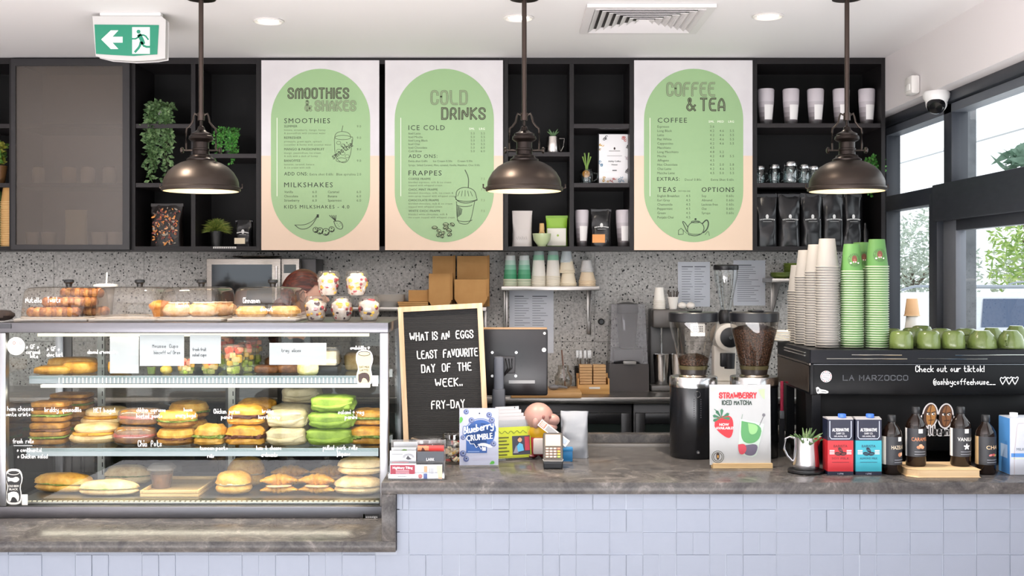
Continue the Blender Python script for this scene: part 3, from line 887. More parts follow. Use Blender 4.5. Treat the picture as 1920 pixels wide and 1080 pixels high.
for a, b_, r in ((600, 433, 6), (611, 435, 6.5), (592, 431, 5), (622, 430, 5)):
    lines(m, f, circ(a, b_, r, r), 1.1, c, 0); lines(m, f, circ(a + 1, b_ + 1, r * .6, r * .6, 0, 2.4), 2.0, c, 0); disc(m, f, a, b_ - r * .4, 1.3, c)
lines(m, f, [(626, 415), (638, 414), (644, 424), (640, 431), (630, 427), (626, 415)], 1.2, c)
for d in (-8, -4, 0, 4): lines(m, f, [(629, 414), (626 + d, 404)], 1.3, c, 0)
for k in range(5): disc(m, f, 632 + k * 2, 419 + (k % 3) * 3, .7, c)
m.build('fruit_drawing', t)
m = MB(); c = '#5c6a50/.6'
lines(m, f, [(643, 236), (641, 246)], 1.2, c, 0); lines(m, f, [(627, 262), (629, 250), (640, 246), (655, 249), (658, 258), (662, 256), (660, 275)], 1, c); lines(m, f, [(627, 262), (628, 290), (636, 304), (650, 306), (658, 290), (660, 262)], 1, c)
lines(m, f, circ(643, 258, 15, 4), .9, c, 0); lines(m, f, circ(640, 300, 10, 4), .9, c, 0)
for k in range(6): lines(m, f, circ(635 + (k % 3) * 8, 268 + k * 5, 4, 3), .7, c, 0)
fr2 = PF(626, 299, BD); a = .62; fr2 = (fr2[0] + Vector((0, -.003, 0)), fr2[1] * math.cos(a) + fr2[2] * math.sin(a), fr2[2] * math.cos(a) - fr2[1] * math.sin(a))
write(m, 'smoothie', fr2, 12, 1.3, '#454f3c/.6', fit=44)
m.build('drink_drawing', t)
# -- cold drinks
t, cx = board('menu board headed cold drinks', 722, 943)
m = MB(); title(m, 'COLD', 809, 195, 24, 66, 'line'); title(m, 'DRINKS', 829, 223, 20, 80, 'solid'); each(m, 'title_lettering', t)
m = MB(); T_(m, 'ICE COLD', 766, 244, 9.6, fit=68, sp=1.2); T_(m, 'FRAPPES', 766, 329, 9.6, fit=62, sp=1.2); T_(m, 'ADD ONS:', 766, 296, 6.8, fit=54, sp=1.2); each(m, 'heading_lettering', t)
m = MB()
for x, s in ((890, 'SML'), (909, 'LRG')): T_(m, s, x, 243.5, 4.2, c='#eef2e2/.5', al='r', off=.02)
for i, s in enumerate(('Iced Latte', 'Iced Mocha', 'Iced Long Black', 'Iced Chai', 'Iced Chocolate', 'Cold Brew')):
    T_(m, s, 766, 252.2 + i * 6.65, 4.2, c=INK2, sp=1); T_(m, '5.0', 890, 252.2 + i * 6.65, 4.2, c=INK2, al='r'); T_(m, ('5.5', '5.5', '5.5', '5.5', '6.0', '6.0')[i], 909, 252.2 + i * 6.65, 4.2, c=INK2, al='r')
T_(m, 'Extra shot 0.60c', 766, 304, 4, c=INK2, sp=1); T_(m, 'Ice Cream 0.50c', 812, 304, 4, c=INK2, sp=1); T_(m, 'Cream 0.50c', 858, 304, 4, c=INK2, sp=1)
T_(m, 'Syrups: Salted Caramel, Mint, caramel, Vanilla, Hazelnut, Choc 0.60c', 766, 311.5, 3.8, c=INK2, fit=134)
for i, (h, l1, l2) in enumerate((('COFFEE FRAPPE', 'blended espresso, milk & ice cream', 'topped with whipped cream'), ('CHOC MINT FRAPPE', 'blended chocolate, milk, ice cream &', 'mint syrup topped with whipped cream'),
                              ('CHOCOLATE FRAPPE', 'blended chocolate, milk & ice cream', 'topped with whipped cream'), ('WHITE CHOC FRAPPE', 'blended white chocolate, milk &', 'ice cream topped with whipped cream'))):
    y = 337.5 + i * 20
    T_(m, h, 766, y, 4.2, c=INK2, off=.015, sp=1.05); T_(m, l1, 766, y + 6, 3.6, c=MUT); T_(m, l2, 766, y + 11.8, 3.6, c=MUT); T_(m, '7.5', 909, y, 4.2, c=MUT, al='r')
each(m, 'price_lettering', t); rule(t, 751)
m = MB(); c = '#4a5844/.6'
lines(m, f, [(872, 319), (879, 333), (878, 352)], 1.6, c)
lines(m, f, [(855, 370), (856, 356), (872, 350), (890, 356), (894, 372)], 1.2, c); lines(m, f, circ(874.5, 373, 20, 4.5, 0, PI), 1.2, c, 0); lines(m, f, [(853, 369), (858, 378), (876, 382), (895, 375)], 1.4, c)
lines(m, f, [(856, 378), (857, 416), (868, 421), (882, 419), (890, 378)], 1.1, c)
for a in (412, 384): lines(m, f, circ(871, a, 14, 3.4, .1, 3.0), 1.1, c, 0)
for k in range(7): lines(m, f, [(858 + k * 1.4, 386 + k), (857.5 + k * 1.2, 408 - k)], .8, c, 0)
for k in range(5): lines(m, f, [(862 + k * 5, 357 + abs(k - 2)), (858 + k * 7, 368)], .8, c, 0)
m.build('drink_drawing', t)
m = MB(); c = '#333c30/.6'
for k, (a, b_) in enumerate(((815, 427), (823, 433), (831, 437), (836, 427), (842, 432), (829, 443), (843, 440), (836, 421), (848, 421), (822, 441))):
    an = k * .9; pts = [(a + 5 * math.cos(q) * math.cos(an) - 3 * math.sin(q) * math.sin(an), b_ + 5 * math.cos(q) * math.sin(an) * .6 + 3 * math.sin(q) * math.cos(an)) for q in [2 * PI * i / 14 for i in range(15)]]
    shape(m, f, pts[:-1], '#9fb489/.5'); f9 = (f[0] + Vector((0, -.0006 * (k + 1), 0)), f[1], f[2]); shape(m, f9, pts[:-1], '#a6ba8f/.5'); lines(m, f9, pts, 1.1, c, 0); lines(m, f9, [pts[0], (a, b_ + 1), pts[7]], 1.3, c)
m.build('bean_drawing', t)
# -- coffee & tea
t, cx = board('menu board headed coffee and tea', 1189, 1411)
m = MB(); title(m, 'COFFEE', 1251, 179, 23, 88, 'line'); title(m, '&', 1287, 207, 22, 16, 'solid'); title(m, 'TEA', 1314, 207, 22, 44, 'solid'); each(m, 'title_lettering', t)
m = MB(); T_(m, 'COFFEE', 1233, 230, 9.4, fit=55, sp=1.2); T_(m, 'EXTRAS:', 1232, 339, 7.2, fit=42, sp=1.15); T_(m, 'TEAS', 1233, 360, 9.4, fit=34, sp=1.2); T_(m, 'OPTIONS', 1376.5, 360, 9.2, fit=61, sp=1.2, al='r', off=.01); each(m, 'heading_lettering', t)
m = MB()
for x, s in ((1339, 'SML'), (1357, 'MED'), (1376, 'LRG')): T_(m, s, x, 230, 4.2, c='#eef2e2/.5', al='r', off=.02)
for i, (s, p) in enumerate((('Espresso', '3.6'), ('Long Black', '4.2 4.6 5.5'), ('Latte', '4.2 4.6 5.5'), ('Flat White', '4.2 4.6 5.5'), ('Cappuccino', '4.2 4.6 5.5'), ('Macchiato', '4.5'), ('Long Macchiato', '4.8 5.2'),
                         ('Mocha', '4.2 4.8 5.5'), ('Affogato', '4.5'), ('Hot Chocolate', '4.5 5.0 5.8'), ('Chai Latte', '4.2 4.6 5.5'), ('Matcha Latte', '4.5 5.0 5.5'))):
    y = 239.5 + i * 7.92; T_(m, s, 1232.5, y, 4.5, c=INK2, sp=1.02)
    for q, xx in zip(p.split(), (1339, 1357, 1376)): T_(m, q, xx, y, 4.5, c=INK2, al='r')
T_(m, 'Decaf 0.80c', 1284, 339, 4.4, c=INK2, fit=31); T_(m, 'Extra Shot 0.60c', 1376, 339, 4.4, c=INK2, al='r', fit=43); T_(m, 'POT FOR ONE', 1272, 360, 3.2, c=INK2, fit=22)
for i, s in enumerate(('English Breakfast', 'Earl Grey', 'Chamomile', 'Peppermint', 'Green', 'Punjabi Chai')): T_(m, s, 1232.5, 369.5 + i * 8, 4.5, c=INK2, sp=1.0); T_(m, '4.5', 1294, 369.5 + i * 8, 4.5, c=INK2, al='r')
for i, s in enumerate(('Soy', 'Almond', 'Lactose free', 'Oat', 'Syrups')): T_(m, s, 1315.5, 369.5 + i * 8, 4.5, c=INK2, sp=1.0); T_(m, '0.60c', 1376, 369.5 + i * 8, 4.5, c=INK2, al='r')
each(m, 'price_lettering', t); rule(t, 1218)
m = MB(); c = '#3a473a/.6'
lines(m, f, [(1291, 440), (1288, 428), (1294, 418), (1305, 415), (1316, 418), (1321, 427), (1317, 438), (1304, 443), (1291, 440)], 1.3, c); lines(m, f, circ(1304.5, 437, 12, 2.5, 0, PI), 1, c, 0)
lines(m, f, [(1288, 434), (1283, 424), (1279, 415), (1283, 416), (1290, 426)], 1.4, c); lines(m, f, [(1317, 419), (1325, 411), (1329, 418), (1326, 430), (1319, 436)], 2.2, c); lines(m, f, circ(1304, 416, 8, 2), 1, c, 0); disc(m, f, 1304, 411, 2, c)
lines(m, f, [(1272, 440), (1272, 432), (1277, 428), (1281, 432), (1281, 439), (1272, 440)], 1, c, 0); lines(m, f, [(1277, 428), (1288, 438)], .6, c, 0); lines(m, f, [(1322, 440), (1328, 432), (1330, 442)], .8, c)
m.build('teapot_drawing', t)

# ================================================================ COUNTERS
TF = 4.172                # face of the tiled counter
t = thing('counter_base', 'white relief tiled counter base under the grey stone worktops', 'counter', (-.8, TF + .3, 0))
m = MB(); m.box(-3.65, 2.06, TF + .0052, TF + .6, 0, LOW - .04, '#9aa2b0/.6'); m.box(-.41, 2.06, TF + .0052, TF + .8, LOW - .041, BAR - .043, '#9aa2b0/.6'); m.build('carcass', t)
m = MB(); rnd = random.Random(3)
tw, th = 62.6 * TF / F, 42.3 * TF / F
XL_ = X(715, 4.15); xo = X(1017.5, TF); zo = Z(955.5, TF)
for j in range(-1, 17):
    z1, z0 = zo - j * th + th * 0, zo - (j + 1) * th
    z1 = zo - j * th; z0 = z1 - th
    if z1 < .1: break
    for i in range(-40, 18):
        xa, xb = xo + i * tw, xo + (i + 1) * tw
        if xa < -3.65: continue
        edge = XL_ + .052; up = z0 > LOW - .06 or z1 > LOW - .04
        if up and xb > edge > xa: xa = edge + .0005
        top = BAR - .043 if xa >= edge - .002 else LOW - .041
        zz = min(z1, top)
        if zz - z0 < .004: continue
        if xb > 2.06: xb = 2.06
        if xb - xa < .02 or xa > 2.05: continue
        split = rnd.random() < .3
        cells = [(xa, (xa + xb) / 2), ((xa + xb) / 2, xb)] if split else [(xa, xb)]
        for (p, q) in cells:
            d = (0.0096 if (i + j) % 2 else .0124) + rnd.choice((0, 0, .0008, .0016))
            dz = rnd.choice((0, 0, .002)) if split else 0
            g = .0004; c = .0014; y1 = TF + .014; y0 = y1 - d
            m.add([(p + g, y1, z0 + g - dz), (q - g, y1, z0 + g - dz), (q - g, y1, zz - g), (p + g, y1, zz - g),
                   (p + g + c, y0, z0 + g + c - dz), (q - g - c, y0, z0 + g + c - dz), (q - g - c, y0, zz - g - c), (p + g + c, y0, zz - g - c)],
                  [(4, 5, 6, 7), (0, 1, 5, 4), (1, 2, 6, 5), (2, 3, 7, 6), (3, 0, 4, 7)], '#838b9a/.5')
m.build('relief_tiles', t)
CFY = 4.15
XL = X(715, CFY)
t = thing('stone_worktop', 'grey veined stone worktop of the upper counter with its waterfall edge', 'worktop', (.7, 4.5, BAR))
m = MB(); m.box(XL, 2.065, CFY, 5.0, BAR - .043, BAR, 'stone', .003); m.build('slab', t)
m = MB(); m.box(XL, XL + .052, CFY + .0005, 5.0, LOW - .001, BAR - .043, 'stone', .003); m.build('waterfall_end', t)
m = MB(); m.box(XL + .4, 2.065, 5.002, 5.03, BAR - .03, BAR + .014, 'steel|#77736e|0.42', .002); m.build('steel_channel', t)
m = MB(); m.box(XL + .4, 2.065, 5.032, 5.10, BAR - .05, BAR + .05, 'stone', .003); m.build('upstand', t)
m = MB(); m.box(-3.65, XL + .052, CFY, 5.0, LOW - .04, LOW, 'stone', .003); tag(m.build('stone_worktop', origin=(-2, 4.5, LOW - .04)), 'lower grey stone worktop carrying the food display case', 'worktop')
# back bench: steel top on black under-counter fridges
m = MB(); m.box(-3.65, 2.065, 5.85, BACK - .002, BACKTOP - .033, BACKTOP, 'steel|#a8a49f|0.28', .004); tag(m.build('steel_bench', origin=(0, 6.1, BACKTOP - .033)), 'stainless steel back bench top along the terrazzo wall', 'bench')
def fridge(xa, xb, label):
    t = thing('underbench_fridge', label, 'fridge', ((xa + xb) / 2, 6.1, 0), group='black underbench fridges')
    m = MB(); m.box(xa + .003, xb - .003, 5.9, 6.4, .05, BACKTOP - .035, '#1a1a1c/.35', .006); m.build('cabinet', t)
    n = 2; w = (xb - xa) / n
    for k in range(n):
        a, b_ = xa + k * w + .012, xa + (k + 1) * w - .012
        m = MB()
        for q in ((a, a + .05, .12, 1.04), (b_ - .05, b_, .12, 1.04), (a + .05, b_ - .05, .12, .17), (a + .05, b_ - .05, .985, 1.04)): m.box(q[0], q[1], 5.875, 5.899, q[2], q[3], '#131315/.3', .003)
        d = m.build('door', t)
        m = MB(); m.box(a + .05, b_ - .05, 5.882, 5.89, .17, .985, '#1d2422/.08'); m.build('door_glass', d)
    for x in (xa + .06, xb - .06):
        m = MB(); m.lathe([(.02, 0), (.02, .05)], '#1a1a1c', c=(x, 6.0, 0), seg=10); m.lathe([(.02, 0), (.02, .05)], '#1a1a1c', c=(x, 6.34, 0), seg=10); m.build('foot', t)
for k, (a, b_, l) in enumerate(((-3.6, -2.2, 'black underbench fridge farthest left behind the display case'), (-2.2, -.8, 'black underbench fridge behind the right half of the display case'),
                              (-.8, .62, 'black underbench fridge behind the payment terminal'), (.62, 1.97, 'black underbench fridge behind the coffee grinders'))): fridge(a, b_, l)

# ================================================================ FOOD DISPLAY CASE
CY0, CY1 = 4.54, 5.16
CXL, CXR = -2.04, X(728, CY0)
ST = 'steel|#77777c|0.34'
case = thing('display_case', 'glass fronted refrigerated food display case on the lower worktop', 'display case', ((CXL + CXR) / 2, CY0, LOW))
zt, zb = Z(605, CY0), LOW
m = MB(); m.box(CXL, CXR, CY0, CY1, Z(624, CY0), zt, ST, .003); m.build('top_panel', case)
m = MB(); m.box(CXL, CXR, CY0, CY1, zb, Z(950, CY0), ST, .003); m.build('base_panel', case)
ZB = Z(950, CY0); ZTI = Z(624, CY0)
for a, b_ in ((CXL, CXL + .035), (CXR - .034, CXR)):
    for y in (CY0, CY1 - .04):
        m = MB(); m.box(a, b_, y, y + .036, ZB + .0005, ZTI - .0005, 'steel|#9fa0a4|0.3|z', .003); m.build('post', case)
for x in (CXL + .012, CXR - .012):
    m = MB(); m.quad((x, CY0 + .036, ZB), (x, CY1 - .04, ZB), (x, CY1 - .04, ZTI), (x, CY0 + .036, ZTI), 'glass|#f2f6f4|0.03'); m.build('side_glass', case)
m = MB(); m.quad((CXL + .035, CY0 + .008, ZB), (CXR - .034, CY0 + .008, ZB), (CXR - .034, CY0 + .008, ZTI), (CXL + .035, CY0 + .008, ZTI), 'glass|#f6faf8|0.018'); m.build('front_glass', case)
for a, b_, y in ((CXL + .035, -1.24, CY1 - .02), (-1.28, CXR - .034, CY1 - .035)):
    m = MB()
    for q in ((a, a + .03, ZB, ZTI), (b_ - .03, b_, ZB, ZTI), (a + .03, b_ - .03, ZB, ZB + .03), (a + .03, b_ - .03, ZTI - .03, ZTI)): m.box(q[0], q[1], y, y + .014, q[2], q[3], '#4c4846/.4')
    d = m.build('rear_door', case)
    m = MB(); m.quad((a + .03, y + .007, ZB), (b_ - .03, y + .007, ZB), (b_ - .03, y + .007, ZTI), (a + .03, y + .007, ZTI), 'glass|#a9a69e|0.05'); m.build('rear_pane', d)
S1, S2, DK = Z(706, 4.64), Z(842, 4.62), Z(940, 4.6)
def shelf(z, y0, tick):
    m = MB(); m.box(CXL + .08, CXR - .05, y0, CY1 - .06, z - .012, z, 'glass|#e6efec|0.05'); m.box(CXL + .08, CXR - .05, y0, y0 + .01, z - .03, z + .002, '#858b8f/.35/.6')
    for x in (CXL + .05, CXR - .05): m.box(x - .012, x + .012, CY1 - .1, CY1 - .06, z - .04, z - .005, '#cfd0d0/.3/.8')
    o = m.build('shelf', case)
    if tick:
        r = MB(); f = WF(0, y0 - .002, z - .022)
        n = 80
        for k in range(n):
            x = CXL + .2 + k * (CXR - CXL - .27) / n
            rect(r, f, x, -.006, x + .005, .016, '#ecebe4/.4')
        r.build('price_rail', o)
    return o
shelf(S1, 4.655, True); shelf(S2, 4.63, False)
m = MB(); m.box(CXL + .05, CXR - .04, 4.585, CY1 - .06, ZB + .001, DK, 'steel|#b4b4b2|0.35', .002)
for k in range(70): m.box(CXL + .1 + k * .0205, CXL + .112 + k * .0205, 4.59, 4.60, DK, DK + .003, '#e8e2d0/.4')
m.build('deck', case)
for z, y, s in ((S1 - .036, 4.67, 2.2), (ZTI - .008, 4.64, 1.4)):
    m = MB(); m.box(CXL + .12, CXR - .09, y, y + .02, z - .012, z, 'glow|#fff4dc|%.1f' % s); m.build('light_strip', case)
    area_light('case_light', (0, y + .03 - CY0, z - .02 - LOW), (-.25, 0, 0), 1.3, .03, 2.7, (1.0, .9, .72), case)
area_light('case_light', (0, 4.66 - CY0, S2 - .05 - LOW), (-.25, 0, 0), 1.3, .03, 2.4, (1.0, .9, .72), case)
m = MB()
for x in (CXL + .20, -1.26): m.box(x, x + .03, CY1 - .07, CY1 - .055, ZB, ZTI, '#d9d9d6/.4'); [m.box(x + .02, x + .024, CY1 - .0715, CY1 - .0705, ZB + .03 + q * .035, ZB + .05 + q * .035, '#1c1c1c') for q in range(19)]
m.build('shelf_upright', case)
# badges, stickers and pen writing on the glass
m = MB(); f = lift(PF(0, 0, CY0), .002); f = (f[0], f[1], -f[2])
shape(m, f, [(681, 964), (711, 964), (711, 973), (681, 973)], '#1a1a1c/.4'); rect(m, f, 681, 964, 684, 973, '#7fae3a/.4'); m.build('badge', case)
m = MB(); typ(m, 'cossiga', lift(PF(686, 970.5, CY0), .003), 4.2, '#dcdcdc/.5', fit=22); m.build('badge_lettering', case)
m = MB(); shape(m, f, [(-6, 607), (21, 607), (21, 616), (-6, 616)], '#34353a/.4'); m.build('thermometer', case)
GY = CY0 + .006
f = PF(0, 0, GY); f = (f[0], f[1], -f[2]); fb = (f[0] + Vector((0, -.001, 0)), f[1], f[2]); fc = (f[0] + Vector((0, -.002, 0)), f[1], f[2])
m = MB(); disc(m, f, 30, 649, 17, '#dcd9d4/.5')
for k, c in enumerate(('#b8cdb8', '#c86a5a', '#b0b0ae', '#c89090')): lines(m, fb, circ(20 + k * 6.5, 643, 2.2, 2.6), 1, c, 0)
rect(m, fb, 23, 648, 34, 648.8, '#b4b0ac'); m.build('sticker', case)
def can_sticker(x, y, dark, txt):
    m = MB(); P = lambda q: [(x + a, y + b_) for a, b_ in q]
    ol = [(-15, -27), (-9, -34), (9, -34), (15, -27), (17, -14), (12, 0), (15, 14), (14, 28), (8, 33), (-9, 33), (-15, 27), (-15, 14), (-11, 0), (-16, -14)]
    shape(m, f, P(ol), '#e6e4de/.5', 1); s = .88
    shape(m, fb, P([(a * s, b_ * s) for a, b_ in ol]), '#1c1b1c/.5' if dark else '#d3c79c/.5', 1)
    lines(m, fc, [(x + a, y + b_) for a, b_ in circ(0, -27, 11, 4)], 1.2, '#d8d6d0' if dark else '#3a302a', 0)
    c2 = '#e0ddd4/.5' if dark else '#3a2620/.5'
    shape(m, fc, P([(-11, 12), (-2, 8), (8, 10), (11, 20), (8, 29), (4, 20), (-3, 18), (-6, 28), (-11, 26)]), c2, 1)
    if dark: shape(m, fc, P([(-12, -20), (-4, -16), (6, -20), (12, -14), (4, -8), (-6, -12), (-11, -9)]), c2, 1)
    m2 = MB(); c3 = '#efece4/.5' if dark else '#3a302a/.5'
    for k, s_ in enumerate(txt.split('|')): typ(m2, s_, (f[0] + f[1] * x + f[2] * (y + 0 + k * 6) + Vector((0, -.0025, 0)), f[1], -f[2]), 4, c3, 'c', off=.02, fit=20 - k * 4)
    shape(m, f, P([(15, 14), (26, 14), (26, 34), (15, 34)]), '#e6e4de/.5')
    o = m.build('sticker', case); m2.build('sticker_lettering', o)
can_sticker(683, 690, False, 'OAT MILK|LATTE'); can_sticker(26, 913, True, 'COLD BREW|BLACK')
m = MB(); W_ = '#f4f4f2/.6'
for s, px, py, h, w in (('~ GF ~', 49, 654, 8, 24), ('caramel', 49, 663, 7, 26), ('bite', 57, 671, 7, 14), ('~ GF ~', 88, 658, 8, 24), ('choc tart', 88, 668, 7, 30), ('almond crossandra', 164, 663, 7, 56), ('availability ^', 657, 655, 6, 36),
                     ('ham cheese', 14, 770, 8, 48), ('monte cristo', 8, 780, 7, 49), ('brekky  quesadilla', 84, 772, 8, 68), ('HET bagel', 176, 773, 8, 40), ('fresh  rolls', 24, 831, 8, 39),
                     ('~ continental', 32, 847, 7, 46), ('~ Chicken salad', 33, 859, 7, 56), ('chicken  capresse', 256, 772, 7, 54), ('basted  pesto', 256, 783, 7, 48), ('bacon', 345, 771, 6, 15), ('every bagel', 329, 782, 7, 38), ('Chia  Pots', 259, 837, 11, 44),
                     ('Chicken  parma', 401, 775, 8, 48), ('panini', 415, 785, 7, 20), ('brekky', 492, 774, 6, 20), ('burrito wrap', 485, 785, 6, 40), ('tuscan pesto', 375, 843, 6, 52), ('rolls', 389, 858, 6, 12), ('ham  &  cheese', 481, 843, 7, 46), ('croissants', 490, 856, 7, 30),
                     ('salami + veg', 634, 776, 7, 48), ('panini', 647, 785, 7, 22), ('pulled  pork  rolls', 606, 843, 8, 64), ('jalapenos', 632, 854, 7, 24)):
    m = MB(); write(m, s, PF(px, py, GY), h, 1.15, W_, fit=w); m.build('pen_lettering', case)
m = MB(); rect(m, fb, 26, 835, 61, 836, W_); m.build('pen_underline', case)

# ---- food
BREAD = 'food|#a66c22|#cb963a|#e0b866|20|0.45'; GOLD = 'food|#935a10|#c78c28|#dfae4a|22|0.4'; PALE = 'food|#b98c52|#d8b884|#e6d0a4|16|0.55'
CREAM = 'food|#a08e66|#bdae8a|#ccc09f|14|0.6'; GREENW = 'food|#58741a|#78942c|#8ca63c|14|0.6'; FILL = 'food|#3c1c12|#5a2c1c|#7a4430|60|0.5'; SALAD = 'food|#3c5418|#6c8a30|#c0b070|60|0.5'; BROWN = 'food|#4a2a16|#6a4020|#8a5a30|40|0.4'
RED = 'food|#a83020|#c84a30|#e0785a|40|0.35'; TOAST = 'food|#6c4012|#96651e|#b88434|30|0.5'
def panini(x, y, z, L, W, H, label, fill=FILL, top=GOLD, rz=0.0, g=None, seed=1):
    t = thing('panini', label, 'sandwich', (x, y, z), rz, g)
    m = MB(); m.ell((0, 0, H * .2), (L / 2, W / 2, H * .2), top, (26, 12), .55, .13, 2.6, seed); m.build('bread_base', t, local=True)
    m = MB(); m.ell((0, 0, H * .44), (L * .49, W * .52, H * .14), fill, (30, 8), .6, .34, 6, seed + 1); m.build('filling', t, local=True)
    m = MB(); m.ell((0, 0, H * .54), (L / 2, W / 2, H * .46), top, (30, 16), .72, .16, 2.4, seed + 2, flat=.06); m.build('bread_top', t, local=True)
    return t
def wrap(x, y, z, L, W, H, label, m_, rz=0.0, g=None, seed=1):
    t = thing('wrap', label, 'wrap', (x, y, z), rz, g)
    m = MB(); m.ell((0, 0, H * .5), (L / 2, W / 2, H * .5), m_, (32, 16), .5, .13, 2.2, seed); m.build('tortilla', t, local=True)
    m = MB(); m.tube([(-L * .42, -W * .47, H * .42), (-L * .1, -W * .52, H * .3), (L * .2, -W * .5, H * .36), (L * .46, -W * .36, H * .6)], [.006, .009, .01, .006], m_, 8)
    m.tube([(L * .47, -W * .3, H * .25), (L * .49, 0, H * .5), (L * .46, W * .3, H * .6)], [.008, .012, .008], m_, 8); m.build('folded_end', t, local=True)
    return t
def px_thing(px, D): return X(px, D)
GA = 'filled sandwiches on the middle shelf'
# shelf two, right to left
panini(X(690, 4.78), 4.79, S2, .17, .13, .073, 'golden panini at the right end of the middle shelf, lower of the two', SALAD, GOLD, .1, GA, 1)
panini(X(693, 4.86), 4.84, S2 + .073, .15, .13, .065, 'golden panini on top at the right end of the middle shelf', SALAD, GOLD, -.1, GA, 2)
for k, (dx, l) in enumerate(((0, 'green spinach wrap at the bottom of its stack'), (.004, 'green spinach wrap in the middle of its stack'), (.006, 'green spinach wrap on top of its stack'))):
    wrap(X(620, 4.76) + dx, 4.76 + k * .02, S2 + k * .066, .19 - k * .006, .15, .068, l, GREENW, .02, 'green wraps', 11 + k)
wrap(X(624, 4.98), 4.97, S2 + .0, .18, .15, .075, 'green spinach wrap behind the stack of three, at the bottom', GREENW, .1, 'green wraps', 15)
for k, (px, D, zz, l) in enumerate(((541, 4.76, 0, 'cream tortilla wrap at the front, lower of its stack'), (541, 4.79, .068, 'cream tortilla wrap at the front, resting on the lower one'),
                                  (548, 4.95, .075, 'cream tortilla wrap in the second row, in the middle of the stack'), (548, 4.96, .0, 'cream tortilla wrap in the second row, at the bottom'), (566, 5.0, .145, 'cream tortilla wrap on the very top of the white wraps'))):
    wrap(X(px, D), D, S2 + zz, .165, .14, .072, l, CREAM, .05 * (k - 2), 'cream wraps', 21 + k)
panini(X(462, 4.76), 4.76, S2, .16, .13, .082, 'golden panini with dark filling at the front, lower of its stack', FILL, GOLD, .03, GA, 31)
panini(X(464, 4.79), 4.79, S2 + .08, .155, .13, .082, 'golden panini with dark filling stacked on the front one', FILL, GOLD, -.05, GA, 32)
panini(X(478, 4.95), 4.96, S2, .165, .13, .085, 'golden panini behind the dark filled pair, at the bottom', FILL, GOLD, .1, GA, 33)
panini(X(482, 4.95), 4.96, S2 + .085, .165, .13, .085, 'golden panini behind the dark filled pair, topmost', FILL, GOLD, .1, GA, 34)
panini(X(396, 4.76), 4.76, S2, .13, .12, .082, 'small seeded panini with green filling left of the dark filled stack', SALAD, BREAD, .0, GA, 35)
def bagel(x, y, z, r, h, label, seed, g='bagels'):
    t = thing('bagel', label, 'bagel', (x, y, z), seed, g)
    m = MB(); m.lathe([(r * .22, h * .2), (r * .45, 0), (r * .8, .002), (r, h * .2), (r * .95, h * .38)], TOAST, seg=22); m.build('bagel_base', t, local=True)
    m = MB(); m.ell((0, 0, h * .42), (r * 1.02, r * 1.02, h * .12), FILL if seed % 2 else SALAD, (20, 8), .8, .2, 6, seed); m.build('filling', t, local=True)
    m = MB(); m.lathe([(r * .97, h * .48), (r, h * .62), (r * .85, h * .9), (r * .55, h), (r * .3, h * .92), (r * .22, h * .7)], BREAD, seg=22); m.build('bagel_top', t, local=True)
bagel(X(330, 4.75), 4.76, S2, .08, .07, 'seeded bagel at the bottom of the middle stack', 1); bagel(X(332, 4.77), 4.78, S2 + .07, .082, .068, 'seeded bagel on top at the front of the middle stack', 2)
bagel(X(352, 4.95), 4.97, S2, .085, .08, 'seeded bagel behind the front pair, at the bottom', 3); bagel(X(352, 4.95), 4.97, S2 + .08, .085, .075, 'seeded bagel behind the front pair, on top', 4)
def wrapped(x, y, z, L, W, H, label, rz, seed, core=BROWN):
    t = thing('wrapped_sandwich', label, 'sandwich', (x, y, z), rz, 'sandwiches in clear wrap')
    m = MB(); m.ell((0, 0, H * .28), (L * .46, W * .46, H * .26), TOAST, (20, 8), .6, .08, 4, seed); m.ell((0, 0, H * .72), (L * .46, W * .46, H * .26), TOAST, (20, 8), .6, .08, 4, seed + 1); m.build('bread', t, local=True)
    m = MB(); m.ell((0, 0, H * .5), (L * .48, W * .48, H * .14), RED, (20, 8), .6, .15, 6, seed + 2); m.build('filling', t, local=True)
    m = MB(); m.ell((0, 0, H * .5), (L * .5, W * .5, H * .5), 'acrylic|#efe6ea|0.07|0.1', (18, 10), .6, .08, 4, seed); m.build('clear_wrap', t, local=True)
wrapped(X(255, 4.77), 4.77, S2, .18, .13, .075, 'clear wrapped toasted sandwich at the bottom left of the bagels', .15, 41)
wrapped(X(262, 4.79), 4.8, S2 + .075, .18, .13, .07, 'clear wrapped toasted sandwich lying on the wrapped one', -.1, 42)
def flatbread(x, y, z, L, W, H, label, seed, rz=0.0):
    t = thing('quesadilla', label, 'quesadilla', (x, y, z), rz, 'folded quesadillas')
    m = MB(); m.ell((0, 0, H * .3), (L / 2, W / 2, H * .3), PALE, (26, 10), .8, .05, 2.5, seed); m.ell((.01, .01, H * .72), (L * .46, W * .47, H * .28), PALE, (26, 10), .8, .06, 2.5, seed + 1); m.build('folded_flatbread', t, local=True)
    m = MB(); m.ell((0, -.004, H * .5), (L * .44, W * .48, H * .12), GOLD, (22, 8), .8, .12, 5, seed); m.build('filling', t, local=True)
flatbread(X(176, 4.78), 4.79, S2, .2, .17, .085, 'large cream folded quesadilla at the front of the middle shelf', 51, .25); flatbread(X(192, 4.9), 4.93, S2 + .05, .2, .16, .085, 'large cream folded quesadilla leaning behind the front one', 52, .3)
